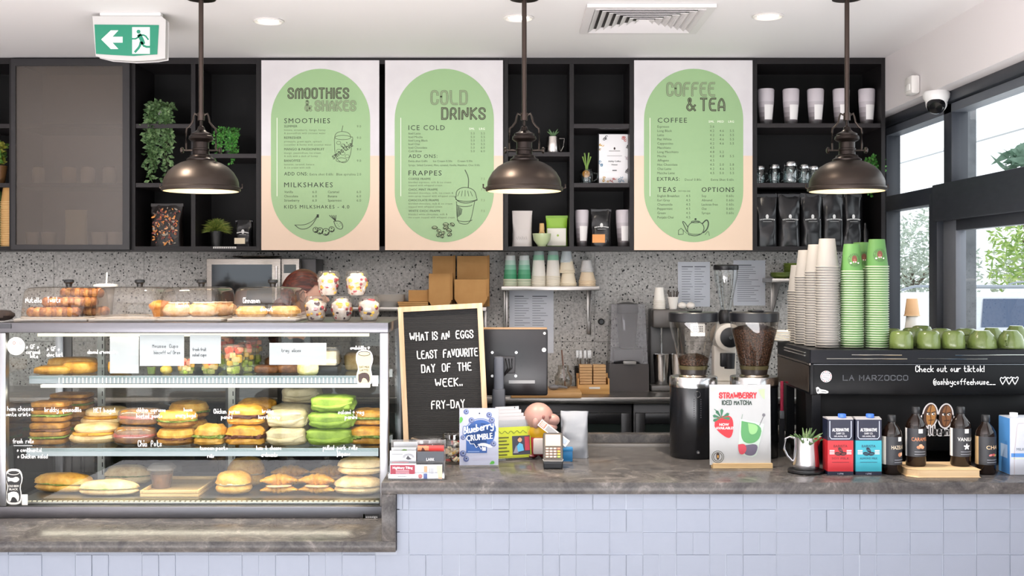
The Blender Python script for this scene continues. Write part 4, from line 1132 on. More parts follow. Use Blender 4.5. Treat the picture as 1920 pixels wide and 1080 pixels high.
def toastie(x, y, z, L, W, H, label, seed, rz=0.0, g='ham and cheese toasties'):
    t = thing('toasted_sandwich', label, 'sandwich', (x, y, z), rz, g)
    for k, (a, b_) in enumerate(((0, .3), (.36, .64), (.7, 1.0))):
        m = MB(); m.ell((0, 0, H * (a + b_) / 2), (L / 2, W / 2, H * (b_ - a) / 2), TOAST, (20, 8), .45, .04, 4, seed + k); m.build('bread', t, local=True)
    for k, z_ in enumerate((.33, .67)):
        m = MB(); m.ell((0, 0, H * z_), (L * .51, W * .51, H * .07), (SALAD, BROWN)[k], (20, 6), .45, .12, 8, seed + k); m.build('filling', t, local=True)
toastie(X(94, 4.78), 4.78, S2, .15, .13, .09, 'dark toasted layered sandwich at the left end, lower of its stack', 61, .1); toastie(X(97, 4.8), 4.8, S2 + .09, .15, .12, .085, 'dark toasted layered sandwich at the left end, on top of the stack', 62, .0)
toastie(X(130, 4.96), 4.98, S2, .17, .13, .12, 'dark toasted sandwich in the back row, at the bottom', 63, .05); toastie(X(135, 4.98), 4.98, S2 + .12, .17, .13, .07, 'dark toasted sandwich in the back row, on top', 64, -.05)
# shelf one
GC = 'fruit salad cups'
def fruit_cup(x, y, z, r, h, label, seed):
    t = thing('fruit_cup', label, 'fruit cup', (x, y, z), seed, GC); rnd = random.Random(seed)
    m = MB(); m.shell([(r * .72, .001), (r, h), (r * 1.06, h + .003)], 'acrylic|#f6f6f4|0.06|0.06', seg=24); m.build('cup', t, local=True)
    m = MB(); m.lathe([(r * 1.05, h), (r * 1.05, h + .004), (r * .9, h + .01), (0, h + .012)], 'acrylic|#f4f0ee|0.06|0.08', seg=24); m.build('lid', t, local=True)
    for lo, hi, cs, n, nm in ((.02, .45, ('#a9c04c/.4', '#c8d080/.4'), 12, 'kiwi_fruit'), (.4, .75, ('#e6b848/.4', '#e8d090/.4'), 10, 'melon'), (.65, .98, ('#e2604a/.4', '#ee9a80/.4'), 12, 'watermelon')):
        m = MB()
        for k in range(n):
            a, q = rnd.random() * 6.28, r * (.3 + .4 * rnd.random()); zz = h * (lo + (hi - lo) * rnd.random())
            s = r * .3
            m.ell((q * math.cos(a) * (.75 + .25 * zz / h), q * math.sin(a) * (.75 + .25 * zz / h), max(zz, s)), (s, s * .8, s * .8), cs[k % 2], (8, 5), .5, .1, 3, seed + k)
        m.build(nm, t, local=True)
for k, (px, D, r, h, l) in enumerate(((438, 4.74, .044, .115, 'tall clear cup of mixed fruit at the front beside the brownies'), (462, 4.86, .044, .13, 'clear fruit cup just behind the tall front one'), (475, 4.98, .044, .14, 'clear fruit cup at the back right of the group'),
                                  (394, 4.74, .04, .07, 'short clear fruit cup at the front in the middle of the group'), (349, 4.74, .042, .06, 'short clear cup of green melon at the left of the group'), (424, 4.99, .044, .14, 'clear fruit cup at the back left of the group'))): fruit_cup(X(px, D), D, S1, r, h, l, k + 1)
def simple(name, label, cat, x, y, z, fn, g=None):
    m = MB(); fn(m); return tag(m.build(name, origin=(x, y, z)), label, cat, g)
def pastry_slab(px, D, L, W, H, label, mm, seed, rz=0.0, z=None, name='pastry', cat='pastry', g='pastries on the top shelf', e=.5):
    x = X(px, D); z = S1 if z is None else z
    T = Matrix.Translation((x, D, z)) @ Matrix.Rotation(rz, 4, 'Z')
    m = MB(); m.ell((0, 0, H / 2), (L / 2, W / 2, H / 2), mm, (24, 10), e, .08, 4, seed, T); return tag(m.build(name, origin=(x, D, z)), label, cat, g)
pastry_slab(102, 4.76, .15, .11, .035, 'golden filo pastry at the left front of the top shelf', GOLD, 1, .1); pastry_slab(150, 4.78, .13, .1, .05, 'golden filo pastry beside the leftmost one', GOLD, 2, -.2); pastry_slab(136, 4.9, .2, .1, .06, 'long golden pastry lying at the back left of the top shelf', BREAD, 3)
pastry_slab(226, 4.78, .1, .09, .055, 'golden orange pastry left of the small dark pot', GOLD, 4, .3); pastry_slab(312, 4.76, .05, .05, .035, 'small round yellow tart near the melon cup', 'food|#c8a83a|#e0c860|#efe0a0|30|0.4', 5, e=.9)
pastry_slab(502, 4.80, .11, .1, .035, 'dark chocolate brownie slab at the left of the brownies', BROWN, 6, .1, g='brownies'); pastry_slab(546, 4.80, .11, .1, .04, 'dark chocolate brownie slab next to the pale lemon slice', BROWN, 7, -.1, g='brownies'); pastry_slab(528, 4.95, .14, .1, .06, 'dark brownie slab in the back row', BROWN, 8, g='brownies')
pastry_slab(577, 4.74, .075, .1, .05, 'pale yellow lemon slice beside the cream cake box', 'food|#d8c060|#ece0a0|#f6f0cc|18|0.5', 9, .5)
x = X(612, 4.8); t = thing('cake_box', 'clear box holding a cream iced cake slice at the right of the top shelf', 'box', (x, 4.8, S1))
m = MB(); m.box(x - .05, x + .05, 4.75, 4.85, S1 + .034, S1 + .095, 'food|#ecd8b8|#f2e4cc|#f8f0e0|20|0.5', .008); m.build('cake', t)
m = MB(); m.box(x - .055, x + .055, 4.745, 4.855, S1, S1 + .032, '#1a1817/.3', .004); m.build('tray', t)
m = MB(); m.box(x - .055, x + .055, 4.745, 4.855, S1 + .033, S1 + .115, 'acrylic|#f6f4f2|0.06|0.05', .01); m.build('lid', t)
x = X(284, 4.75); t = thing('chia_pot', 'small clear pot with a dark topping left of the yellow tart', 'pot', (x, 4.75, S1)); m = MB(); m.shell([(.016, .001), (.022, .05), (.024, .055)], 'acrylic|#f6f4f2|0.06|0.06', c=(x, 4.75, S1)); m.build('cup', t); m = MB(); m.lathe([(.014, .002), (.018, .03)], '#7a9a4a/.4', c=(x, 4.75, S1)); m.ell((x, 4.75, S1 + .042), (.017, .017, .013), BROWN, (12, 6), 1, .2, 4, 3); m.build('filling', t)
# clear mini milkshake of the right end, plus baked loaf pieces behind
pastry_slab(672, 4.95, .12, .1, .08, 'pale icing topped loaf cake behind the can sticker', PALE, 12, .1, g='pastries on the top shelf')
# paper signs hung in the case
def paper(px0, px1, py0, py1, D, label, rows, hand=True, name='paper_sign', tilt=0.0, g='paper notices', c='#c4c6ca/.6', ink='#5a5a60/.6'):
    x0_, x1_ = X(px0, D), X(px1, D); t = thing(name, label, 'sign', ((x0_ + x1_) / 2, D, Z(py1, D)), 0, g)
    m = MB(); m.box(x0_, x1_, D, D + .0015, Z(py1, D), Z(py0, D), c); m.build('sheet', t)
    m = MB()
    for s, px, py, h, w in rows:
        if hand: write(m, s, lift(PF(px, py, D), .0015), h, .8, ink, fit=w)
        else: typ(m, s, lift(PF(px, py, D), .0015), h, ink, fit=w)
    if rows: m.build('lettering', t)
paper(262, 345, 628, 686, 4.62, 'white paper sign for mousse cups hanging in the display case', [('Mousse  Cups', 286, 652, 6.5, 48), ('biscoff w/ Oreo', 289, 664, 6.5, 49)])
paper(356, 414, 628, 682, 4.62, 'white paper sign for fruit cups hanging in the display case', [('fresh fruit', 361, 658, 6, 26), ('salad cups', 361, 668, 6, 26)])
paper(206, 260, 628, 700, 4.66, 'blank white paper sheet at the left of the mousse sign', [])
paper(505, 612, 643, 684, 4.66, 'white paper sign for tray slices hanging over the brownies', [('tray  slices', 528, 660, 6, 36)])
# deck
wt = 'wood|#c9a46a|#dcbc86|x'
def tray(px0, px1, D0, D1, label):
    t = thing('wooden_tray', label, 'tray', (X((px0 + px1) / 2, D0), (D0 + D1) / 2, DK)); a, b_ = X(px0, D0), X(px1, D0)
    m = MB(); m.box(a, b_, D0, D1, DK, DK + .014, wt, .003); m.build('board', t)
    for q in ((a, a + .01, D0, D1), (b_ - .01, b_, D0, D1), (a + .01, b_ - .01, D0, D0 + .01), (a + .01, b_ - .01, D1 - .01, D1)):
        m = MB(); m.box(q[0], q[1], q[2], q[3], DK + .014, DK + .028, wt, .002); m.build('rim', t)
tray(262, 372, 4.68, 5.02, 'wooden tray on the deck beneath the plastic chia tub')
def loaf(px, D, L, W, H, label, mm, seed, z=None, rz=0.0, g='bread rolls on the deck', name='bread_roll', fill=None):
    x = X(px, D); z = DK if z is None else z; t = thing(name, label, 'bread roll', (x, D, z), rz, g)
    if fill:
        m = MB(); m.ell((0, 0, H * .27), (L / 2, W / 2, H * .27), mm, (24, 10), .85, .04, 3, seed); m.build('lower_half', t, local=True)
        m = MB(); m.ell((0, 0, H * .48), (L * .47, W * .5, H * .1), fill, (24, 8), .8, .15, 7, seed); m.build('filling', t, local=True)
        m = MB(); m.ell((0, 0, H * .5), (L / 2, W / 2, H * .5), mm, (28, 14), .85, .1, 2.6, seed + 1, flat=.04); m.build('upper_half', t, local=True)
    else:
        m = MB(); m.ell((0, 0, H * .5), (L / 2, W / 2, H * .5), mm, (26, 12), .85, .05, 3, seed); m.build('crust', t, local=True)
loaf(120, 4.8, .25, .1, .082, 'long golden baguette roll at the left of the deck', BREAD, 1, rz=-.12, fill=SALAD)
loaf(205, 4.73, .24, .09, .065, 'pale salad roll in front of the left baguette', PALE, 2, rz=.05, fill=SALAD)
loaf(240, 4.97, .2, .09, .085, 'pale baguette in the back row by the plastic tub', PALE, 3, rz=.1, fill=SALAD)
loaf(439, 4.76, .15, .13, .098, 'glossy round bun at the front of the deck', BREAD, 4, g='glossy buns', fill=CREAM); loaf(462, 4.93, .16, .13, .125, 'glossy round bun behind the front bun', BREAD, 5, g='glossy buns', fill=CREAM)
loaf(672, 4.76, .2, .13, .078, 'pale crusty panini roll at the right, bottom of its pair', PALE, 6, fill=CREAM); loaf(676, 4.78, .19, .13, .075, 'pale crusty panini roll at the right, resting on the other', PALE, 7, z=DK + .078, fill=CREAM)
def croissant(px, D, s, label, seed, z=None, rz=0.0):
    x = X(px, D); z = DK if z is None else z; t = thing('croissant', label, 'croissant', (x, D, z), rz, 'croissants on the deck')
    for half, z0, q in (('lower_half', .0, .8), ('upper_half', .4, 1.0)):
        m = MB(); pts, rs = [], []
        for k in range(25):
            u = (k - 12) / 12; pts.append((u * s * .86, -s * .34 * u * u, 0)); rs.append(s * .46 * (1 - .82 * abs(u) ** 1.5) * (1.0, .93, .84, .95)[k % 4])
        m.tube(pts, rs, GOLD, 14, Matrix.Translation((0, 0, s * (z0 + .3 * q))) @ Matrix.Diagonal((1, 1, .68 * q, 1))); m.build(half, t, local=True)
    m = MB(); m.ell((0, -.01, s * .42), (s * .62, s * .42, s * .06), 'food|#e8b878|#efc890|#e8a0a0|40|0.4', (18, 6), .8, .15, 7, seed); m.build('filling', t, local=True)
croissant(524, 4.76, .085, 'golden croissant at the front, second from the buns', 1, rz=.1); croissant(596, 4.76, .085, 'golden croissant at the front, next to the crusty rolls', 2, rz=-.1)
croissant(545, 4.94, .09, 'golden croissant in the back row, behind the left front one', 3, z=DK, rz=.1); croissant(618, 4.94, .09, 'golden croissant in the back row, behind the right front one', 4, rz=.0)
x, D = X(303, 4.82), 4.82; z = DK + .0145
t = thing('takeaway_tub', 'clear plastic tub of dark chia pudding standing on the wooden tray', 'tub', (x, D, z))
m = MB(); m.lathe([(.035, .001), (.046, .06)], BROWN, c=(x, D, z), seg=24); m.build('pudding', t); m = MB(); m.shell([(.037, 0), (.05, .075), (.053, .078)], 'acrylic|#f0ece8|0.06|0.08', c=(x, D, z)); m.build('tub', t); m = MB(); m.lathe([(.054, .078), (.055, .086), (.04, .1), (.0, .102)], 'acrylic|#eee6e2|0.06|0.16', c=(x, D, z), sq=4); m.build('lid', t)

# ================================================================ THINGS ON THE OVERHEAD SHELVES
SH = {228: Z(232, CF), 340: Z(343, CF), 283: Z(285, CF), 288: Z(288, CF), 462: Z(462, CF)}
def foliage(m, p0, pts_n, rnd, l, w, cs, spread=.5, hang=None):
    """a vine: leaves set along a path, each leaf a bent diamond"""
    for i, p in enumerate(pts_n):
        for s in (-1, 1):
            a = Vector((rnd.uniform(-1, 1), rnd.uniform(-1, .4), rnd.uniform(-.7, .25))).normalized()
            c = a.cross(Vector((rnd.uniform(-.4, .4), -1, rnd.uniform(-.3, .3)))).normalized()
            L, Wd = l * rnd.uniform(.7, 1.25), w * rnd.uniform(.8, 1.2)
            q = Vector(p) + a * L * .2
            k = rnd.randrange(len(cs)); n = a.cross(c) * L * .12
            m.add([q, q + a * L * .5 + c * Wd + n, q + a * L, q + a * L * .5 - c * Wd + n], [(0, 1, 2), (0, 2, 3)], cs[k])
def vine_plant(label, x, y, z, pr, ph, pm, n, drop, spread, seed, cs, l=.022, w=.007, step=.018, top=.07):
    rnd = random.Random(seed)
    t = thing('potted_plant', label, 'plant', (x, y, z))
    m = MB(); m.lathe([(pr * .7, 0), (pr, ph), (pr * .92, ph), (pr * .86, ph - .012)], pm, c=(x, y, z)); m.build('pot', t)
    f = MB(); st = MB()
    for i in range(n):
        a = rnd.uniform(0, 2 * PI); r = pr * rnd.uniform(.5, 1.0) * spread
        d = rnd.uniform(.15, 1.0) * drop; h = rnd.uniform(.3, 1) * top
        ca, sa = math.cos(a), math.sin(a)
        path = []
        o = Vector((x, y, z + ph))
        for k in range(6): u = k / 5; path.append(o + Vector((ca * r * u, sa * r * .7 * u - .015 * u, h * math.sin(u * 2.2))))
        if sa < .55:
            e = path[-1]; nn = max(1, int(d / step))
            e0 = Vector((e.x, min(e.y, y - pr - .008), e.z))
            for k in range(1, nn + 1): path.append(e0 + Vector((.01 * math.sin(k * .9 + i), -.004 * math.sin(k * .6), -k * step)))
        st.tube(path, .0009, '#4c5a34/.6', 4)
        foliage(f, o, path[1:], rnd, l, w, cs)
    st.build('stem', t); f.build('foliage', t)
    return t
VG = ('leaf|#7a9b66|#4b6a42', 'leaf|#94b27c|#5d7c4e', 'leaf|#5c7c4a|#3a5632')
FG = ('leaf|#58a344|#2f6d2c', 'leaf|#6fb852|#3a7d34')
vine_plant('trailing plant with pale green leaves in a white pot on a high shelf', X(303, 6.19), 6.19, SH[228], .055, .075, '#e8e6e2/.4', 34, .44, 1.15, 4, VG, .03, .009, .022, .05)
vine_plant('bright green fern like trailing plant behind the left pendant lamp', X(430, 6.2), 6.2, SH[288], .05, .09, '#1c1c1c/.4', 46, .17, 1.3, 5, FG, .014, .006, .013, .06)
vine_plant('trailing green plant at the right end of the shelves beside the window', X(1634, 6.2), 6.2, SH[340], .035, .08, '#242424/.4', 22, .2, 1.25, 6, FG, .017, .006, .018, .08)
vine_plant('leafy green plant cut off at the left edge of the shelves', X(-4, 6.2), 6.2, SH[340], .05, .1, '#6a4a2a/.5', 26, .02, 1.3, 8, ('leaf|#6f9b3c|#47702c', 'leaf|#a9a23c|#6f7c2a'), .035, .011, .03, .14)
def grass_plant(label, x, y, z, pr, ph, R, n, cs, pm, seed):
    rnd = random.Random(seed); t = thing('potted_grass', label, 'plant', (x, y, z))
    m = MB(); m.lathe([(pr * .78, 0), (pr, ph), (pr * .9, ph), (pr * .85, ph - .01)], pm, c=(x, y, z)); m.build('pot', t)
    f = MB()
    for i in range(n):
        a, e = rnd.uniform(0, 2 * PI), rnd.uniform(-.25, 1.5)
        d = Vector((math.cos(a) * math.cos(e), math.sin(a) * math.cos(e), math.sin(e)))
        o = Vector((x, y, z + ph)); L = R * rnd.uniform(.7, 1.0)
        p1, p2 = o + d * L * .55 + Vector((0, 0, .25 * L * .3)), o + Vector((d.x * L, d.y * L * .8, d.z * L * .75))
        c = d.cross(Vector((.2, 1, .3))).normalized() * .0022
        f.add([o - c, o + c, p1 - c, p1 + c, p2], [(0, 1, 3, 2), (2, 3, 4)], cs[i % len(cs)])
    f.build('foliage', t)
grass_plant('round tufty grass plant in a black pot on the bottom shelf', X(406, 6.2), 6.2, SH[462], .038, .085, .1, 420, ('leaf|#8aa04a|#5c7430', 'leaf|#b0b45c|#7c8a3c'), '#161616/.4', 3)

def pouch(name, label, cat, x, y, z, w, d, h, body, parts=(), g=None, rz=0.0, seed=1, crease=.05, clip=None):
    """a stand-up bag: gusseted foot, bulging front, flat crimped top"""
    t = thing(name, label, cat, (x, y, z), rz, g)
    m = MB(); n = 28; rows = 14; vs, fs = [], []
    for j in range(rows + 1):
        u = j / rows; dep = d * (1 - u ** 2.2) * (.85 + .15 * math.sin(min(1, u * 3) * PI / 2)) + .004
        wd = w * (1.0 - .06 * math.sin(u * PI) + (.0 if u < .9 else .01))
        for k in range(n):
            a = 2 * PI * k / n; c, s_ = math.cos(a), math.sin(a)
            px = math.copysign(abs(c) ** .45, c) * wd / 2; py = math.copysign(abs(s_) ** .8, s_) * dep / 2
            q = noise.noise(Vector((px * 22 + seed * 3.1, u * 5, s_ * 1.5 + seed))) * crease * d
            vs.append((px + q * .3, py + q, u * h))
    for j in range(rows):
        for k in range(n):
            k2 = (k + 1) % n; fs.append((j * n + k, j * n + k2, (j + 1) * n + k2, (j + 1) * n + k))
    fs.append(tuple(range(n - 1, -1, -1))); fs.append(tuple(rows * n + k for k in range(n)))
    m.add(vs, fs, body, True); m.build('pouch', t, local=True)
    def front(u, dx=0): return -d * (1 - u ** 2.2) / 2 * 1.03 - .004
    for nm, fn in parts:
        q = MB(); fn(q, lambda px_, u: (Vector((px_, front(u) - .001, u * h)))); q.build(nm, t, local=True)
    if clip:
        q = MB(); q.box(-w * .5, w * .5, -.006, .006, h * .93, h * .985, clip); q.build('seal', t, local=True)
    return t
def fr_local(p): return (p, Vector((1, 0, 0)), Vector((0, 0, 1)))
def black_bag(label, px, py0, wpx, zsh, hpx, g, name='coffee_bag', lab=None, seed=1, D=6.18):
    x = X(px, D); w, h = wpx * D / F, hpx * D / F
    def logo(q, P): p = P(0, .56); disc(q, fr_local(p), 0, 0, .008, '#dcdcda/.5', .012)
    def txt(q, P):
        p = P(0, .49); f_ = fr_local(p)
        for i in range(11): u = (i - 5) / 5; rect(q, f_, u * w * .32 - .0024, .004 * (1 - u * u), u * w * .32 + .0022, .004 * (1 - u * u) + .006, '#d0d0ce/.5')
        rect(q, fr_local(p - Vector((0, .001, .008))), -w * .2, 0, w * .2, .0025, '#9a9a98/.5')
    ps = [('logo', logo), ('illegible_print', txt)]
    if lab:
        def lb(q, P): p = P(0, .2) - Vector((0, .003, 0)); rect(q, fr_local(p), -w * .46, -h * .1, w * .16, h * .12, lab)
        ps.append(('label_sticker', lb))
    return pouch(name, label, 'coffee bag', x, D, zsh, w, .075, h, '#1b1b1d/.22', ps, g, 0, seed, .14, '#222224/.3')
g = 'black foil coffee bags by the window'
for k, (px, w, l) in enumerate(((1436, 41, 'black foil coffee bag farthest left of the five'), (1479, 42, 'black foil coffee bag second from the left of the five'), (1521, 41, 'black foil coffee bag in the middle of the five'),
                              (1561, 41, 'black foil coffee bag second from the right of the five'), (1597, 36, 'black foil coffee bag farthest right of the five, slightly narrower'))):
    black_bag(l, px, 0, w, SH[462], 100, g, seed=k + 3)
black_bag('black coffee bag with an orange label between two tall tumblers', 1127, 0, 38, SH[462], 71, None, lab='#e39a55/.5', seed=21)
black_bag('small black coffee bag with a cream label beside the grass plant', 458, 0, 32, SH[462], 50, None, lab='#ddd0b4/.5', seed=22)
m = MB(); x = X(1622, 6.2); m.lathe([(.022, 0), (.023, .08), (.01, .105), (.01, .128)], ['#151517/.25', '#151517/.25', '#151517/.25', '#a8433a/.4'] , c=(x, 6.2, SH[462])); tag(m.build('bottle', origin=(x, 6.2, SH[462])), 'small dark bottle standing right of the coffee bags', 'bottle')
def blank(q, P): pass
def ptn(q, P):
    rnd = random.Random(5)
    for i in range(150):
        u = rnd.uniform(.05, .9); xx = rnd.uniform(-.075, .075) * (.8 + .2 * u); p = P(xx, u); an = rnd.uniform(0, 3.1); r = rnd.uniform(.004, .012)
        c = rnd.choice(('#c8742c/.5', '#8c3a26/.5', '#d8a070/.5', '#4a3a2c/.5', '#9a9080/.5', '#6a2c20/.5', '#e0903a/.5'))
        q.poly([p + Vector((math.cos(an) * r * math.cos(a) - math.sin(an) * r * .45 * math.sin(a), -.0008 - i * 1e-5, math.sin(an) * r * math.cos(a) + math.cos(an) * r * .45 * math.sin(a))) for a in [2 * PI * k / 9 for k in range(9)]], c)
pouch('coffee_bag', 'large black bag printed with orange and brown leaves on the bottom left shelf', 'coffee bag', X(314, 6.2), 6.2, SH[462], .175, .09, .235, '#1d1817/.4', [('leaf_print', ptn)], None, 0, 8, .1, '#1d1817/.4')
pouch('tea_pouch', 'pearly white pouch left of the matcha bowl', 'pouch', X(979, 6.2), 6.2, SH[462], .11, .06, .195, '#cfc8c4/.35', [('illegible_print', lambda q, P: [lines(q, fr_local(P(0, .26)), [(-.03 + .01 * i, .004 * (i % 2)), (-.025 + .01 * i, -.012)], .002, '#a09a96/.5', 0) for i in range(6)])], None, 0, 9, .1)
def gw(q, P):
    p = P(0, .08)
    rect(q, fr_local(P(0, .0) + Vector((0, -.006, 0))), -.05, .006, .052, .1, '#e8e6da/.4')
    for k in range(3): disc(q, fr_local(P(.008, .36) + Vector((0, -.008 - k * .0005, 0))), 0, 0, .022 - k * .008, ('#a9c43c/.4', '#c6d878/.4', '#8fae2c/.4')[k])
pouch('tea_pouch', 'green and white matcha pouch behind the bowl and whisk', 'pouch', X(1044, 6.23), 6.23, SH[462], .12, .05, .17, '#8fbf3a/.35', [('front_panel', gw)], None, -.1, 10, .06, '#7fae30/.4')
x, D = X(1016, 6.15), 6.15; z = SH[462]
m = MB(); m.lathe([(.022, 0), (.024, .006), (.045, .035), (.05, .07), (.046, .07), (.04, .035), (.0, .012)], '#b9c79a/.25', c=(x, D, z), seg=28); tag(m.build('matcha_bowl', origin=(x, D, z)), 'pale green ribbed matcha bowl on the bottom shelf', 'bowl')
t = thing('matcha_whisk', 'bamboo matcha whisk standing in the green bowl', 'whisk', (x, D, z + .013)); m = MB(); m.lathe([(.012, .07), (.014, .095), (.012, .125)], 'wood|#c09a5c|#d8b67c|z', c=(x, D, z)); m.build('handle', t); m = MB()
for k in range(18): a = k * PI / 9; m.tube([(x + .011 * math.cos(a), D + .011 * math.sin(a), z + .09), (x + .02 * math.cos(a), D + .02 * math.sin(a), z + .04), (x + .012 * math.cos(a), D + .012 * math.sin(a), z + .014)], .0012, '#d8b67c/.6', 4)
m.build('tines', t)
def tumbler(label, px, zsh, D=6.2, h=None, wpx=31, g='white ombre tumblers', hpx=69):
    x = X(px, D); r = wpx * D / F / 2; h = hpx * D / F
    t = thing('tumbler', label, 'tumbler', (x, D, zsh), 0, g)
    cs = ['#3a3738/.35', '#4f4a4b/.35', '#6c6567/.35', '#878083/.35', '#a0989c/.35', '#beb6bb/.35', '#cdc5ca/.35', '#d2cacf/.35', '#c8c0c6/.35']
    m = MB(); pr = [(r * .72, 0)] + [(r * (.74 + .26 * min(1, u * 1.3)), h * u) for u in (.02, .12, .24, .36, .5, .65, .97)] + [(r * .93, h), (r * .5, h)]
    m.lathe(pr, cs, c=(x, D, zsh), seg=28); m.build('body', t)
    m = MB(); vs = []
    for k in range(9):
        a = -PI / 2 + (k - 4) * .16 + .25
        for u in (.16, .56): rr = r * (.74 + .26 * min(1, u * 1.3)) + .0012; vs.append((x + rr * math.cos(a), D + rr * math.sin(a), zsh + h * u))
    m.add(vs, [(2 * k, 2 * k + 2, 2 * k + 3, 2 * k + 1) for k in range(8)], '#f0ecea/.5', True); m.build('paper_label', t)
    return t
for px, l in ((1436, 'white ombre tumbler farthest left on the top right shelf'), (1483, 'white ombre tumbler second from the left on the top right shelf'), (1529, 'white ombre tumbler in the middle of the top right shelf'),
              (1577, 'white ombre tumbler behind the right pendant rod'), (1625, 'white ombre tumbler farthest right on the top right shelf')): tumbler(l, px, SH[228])
tumbler('white ombre tumbler left of the orange labelled coffee bag', 1091, SH[462], wpx=26); tumbler('white ombre tumbler right of the orange labelled coffee bag', 1169, SH[462], wpx=29)
def mason(label, px, zsh, D=6.2, r=.036, h=.095, g='mason jar mugs', hand=1, fill=False):
    x = X(px, D); t = thing('mason_jar_mug', label, 'jar', (x, D, zsh), 0, g)
    m = MB(); m.lathe([(r * .9, 0), (r, .006), (r, h * .62), (r * .82, h * .76), (r * .8, h * .8)], 'glass|#e6ecec|0.12', c=(x, D, zsh), seg=20); m.shell([(r * .88, .008), (r * .93, h * .6), (r * .76, h * .75)], 'glass|#eef2f2|0.1', c=(x, D, zsh), seg=20); m.build('jar', t)
    m = MB(); m.lathe([(r * .82, h * .8), (r * .84, h * .83), (r * .84, h * .97), (r * .78, h)], 'steel|#c0c0c0|0.25', c=(x, D, zsh), seg=20)
    if not fill: m.build('lid', t)
    m = MB(); m.tube([(x + hand * r * .9, D, zsh + h * .62), (x + hand * r * 1.5, D, zsh + h * .58), (x + hand * r * 1.55, D, zsh + h * .3), (x + hand * r * .95, D, zsh + h * .16)], .0045, 'glass|#dfe8e8|0.15', 8); m.build('handle', t)
    return t
for px, l, s in ((1424, 'mason jar mug farthest left on the glass shelf', 1.0), (1452, 'mason jar mug second from the left', 1.08), (1482, 'mason jar mug in the middle of its row, the largest', 1.15), (1507, 'mason jar mug second from the right', 1.08), (1526, 'mason jar mug at the right end of its row, partly behind the pendant lamp', 1.0)):
    mason(l, px, SH[340], D=6.14 if s > 1.1 else 6.22, r=.034 * s, h=.1 * s)
x, D = X(1100, 6.2), 6.2
t = mason('mason jar mug holding an orange slice and a green sprout beside the certificate', 1100, SH[340], r=.038, h=.1, fill=True)
m = MB(); m.lathe([(.0, -.004), (.02, -.004), (.02, .004), (.0, .004)], '#e8962c/.4', T=Matrix.Translation((x - .004, D - .012, SH[340] + .055)) @ Matrix.Rotation(1.4, 4, 'X')); m.build('orange_slice', t)
m = MB()
for k in range(6): a = k * 1.05; m.tube([(x, D, SH[340] + .03), (x + .006 * math.cos(a), D, SH[340] + .1), (x + .022 * math.cos(a), D + .01 * math.sin(a), SH[340] + .15 + .01 * (k % 3))], [.003, .003, .0045], '#7fa04c/.5', 6)
m.build('sprout', t)
x, D, z = X(1037, 6.18), 6.18, SH[283]
t = thing('milk_jug', 'small steel milk jug planted with a succulent on the shelf behind the middle lamp', 'jug', (x, D, z))
m = MB(); m.lathe([(.04, 0), (.042, .004), (.036, .06), (.034, .09), (.031, .09)], 'steel|#cfcac6|0.22|z', c=(x, D, z)); m.build('body', t); m = MB(); m.tube([(x + .034, D, z + .08), (x + .06, D, z + .08), (x + .058, D, z + .04), (x + .044, D, z + .012)], .004, 'steel|#d8d4d0|0.2', 8); m.build('handle', t)
m = MB()
for k in range(8): a = k * .8; m.tube([(x, D, z + .08), (x + .012 * math.cos(a), D + .01 * math.sin(a), z + .105), (x + .032 * math.cos(a), D + .02 * math.sin(a), z + .118 + .012 * (k % 2))], [.005, .006, .001], ('leaf|#7a9c6a|#567850',)[0], 6)
m.build('succulent', t)
# certificate
D = 6.2; t = thing('certificate', 'framed certificate with colourful doodle border leaning on the shelf', 'picture frame', (X(1152, D), D, SH[340]))
z0 = SH[340]; a, b_, z1 = X(1121, D), X(1183, D), Z(250, D)
m = MB(); m.box(a, b_, D - .006, D + .01, z0, z1, '#1c1c1e/.4', .002); m.build('frame', t)
m = MB(); m.box(a + .006, b_ - .006, D - .0075, D - .006, z0 + .006, z1 - .006, '#f2f0f0/.3'); m.build('print', t)
m = MB(); rnd = random.Random(2); f = WF((a + b_) / 2, D - .009, (z0 + z1) / 2); hw, hh = (b_ - a) / 2 - .012, (z1 - z0) / 2 - .012
for ux, uz, c in ((-.7, .85, '#2a2a2c'), (-.95, .5, '#d8a83a'), (.6, .85, '#c8504a'), (.95, .55, '#2a2a2c'), (-.95, -.2, '#3a7a9c'), (-.6, -.9, '#d8a83a'), (-.1, -.92, '#c8504a'), (.5, -.9, '#3a7a9c'), (.95, -.5, '#2a2a2c'), (.9, 0, '#c8b8c0')):
    for k in range(5):
        x_, y_ = ux * hw + rnd.uniform(-.012, .012), uz * hh + rnd.uniform(-.014, .014); x_ = max(-hw, min(hw, x_))
        lines(m, f, circ(x_, y_, .006, .004, rnd.uniform(0, 3), rnd.uniform(4, 7), 8), .003, c + '/.5', 0)
    m.build('doodle', t); m = MB()
m = MB(); disc(m, f, 0, .055, .005, '#3a2a24', .007); rect(m, f, -.03, .04, .03, .0435, '#9a9896'); rect(m, f, -.04, .014, .04, .0165, '#a8a6a4')
for k, s in enumerate(('Ashby Coffee', 'House')): typ(m, s, (f[0] + Vector((0, 0, -.018 - k * .018)), f[1], f[2]), .009, '#2a2a2c', 'c', off=.02)
rect(m, f, -.012, -.066, .012, -.061, '#4a4a4c'); m.build('lettering', t)
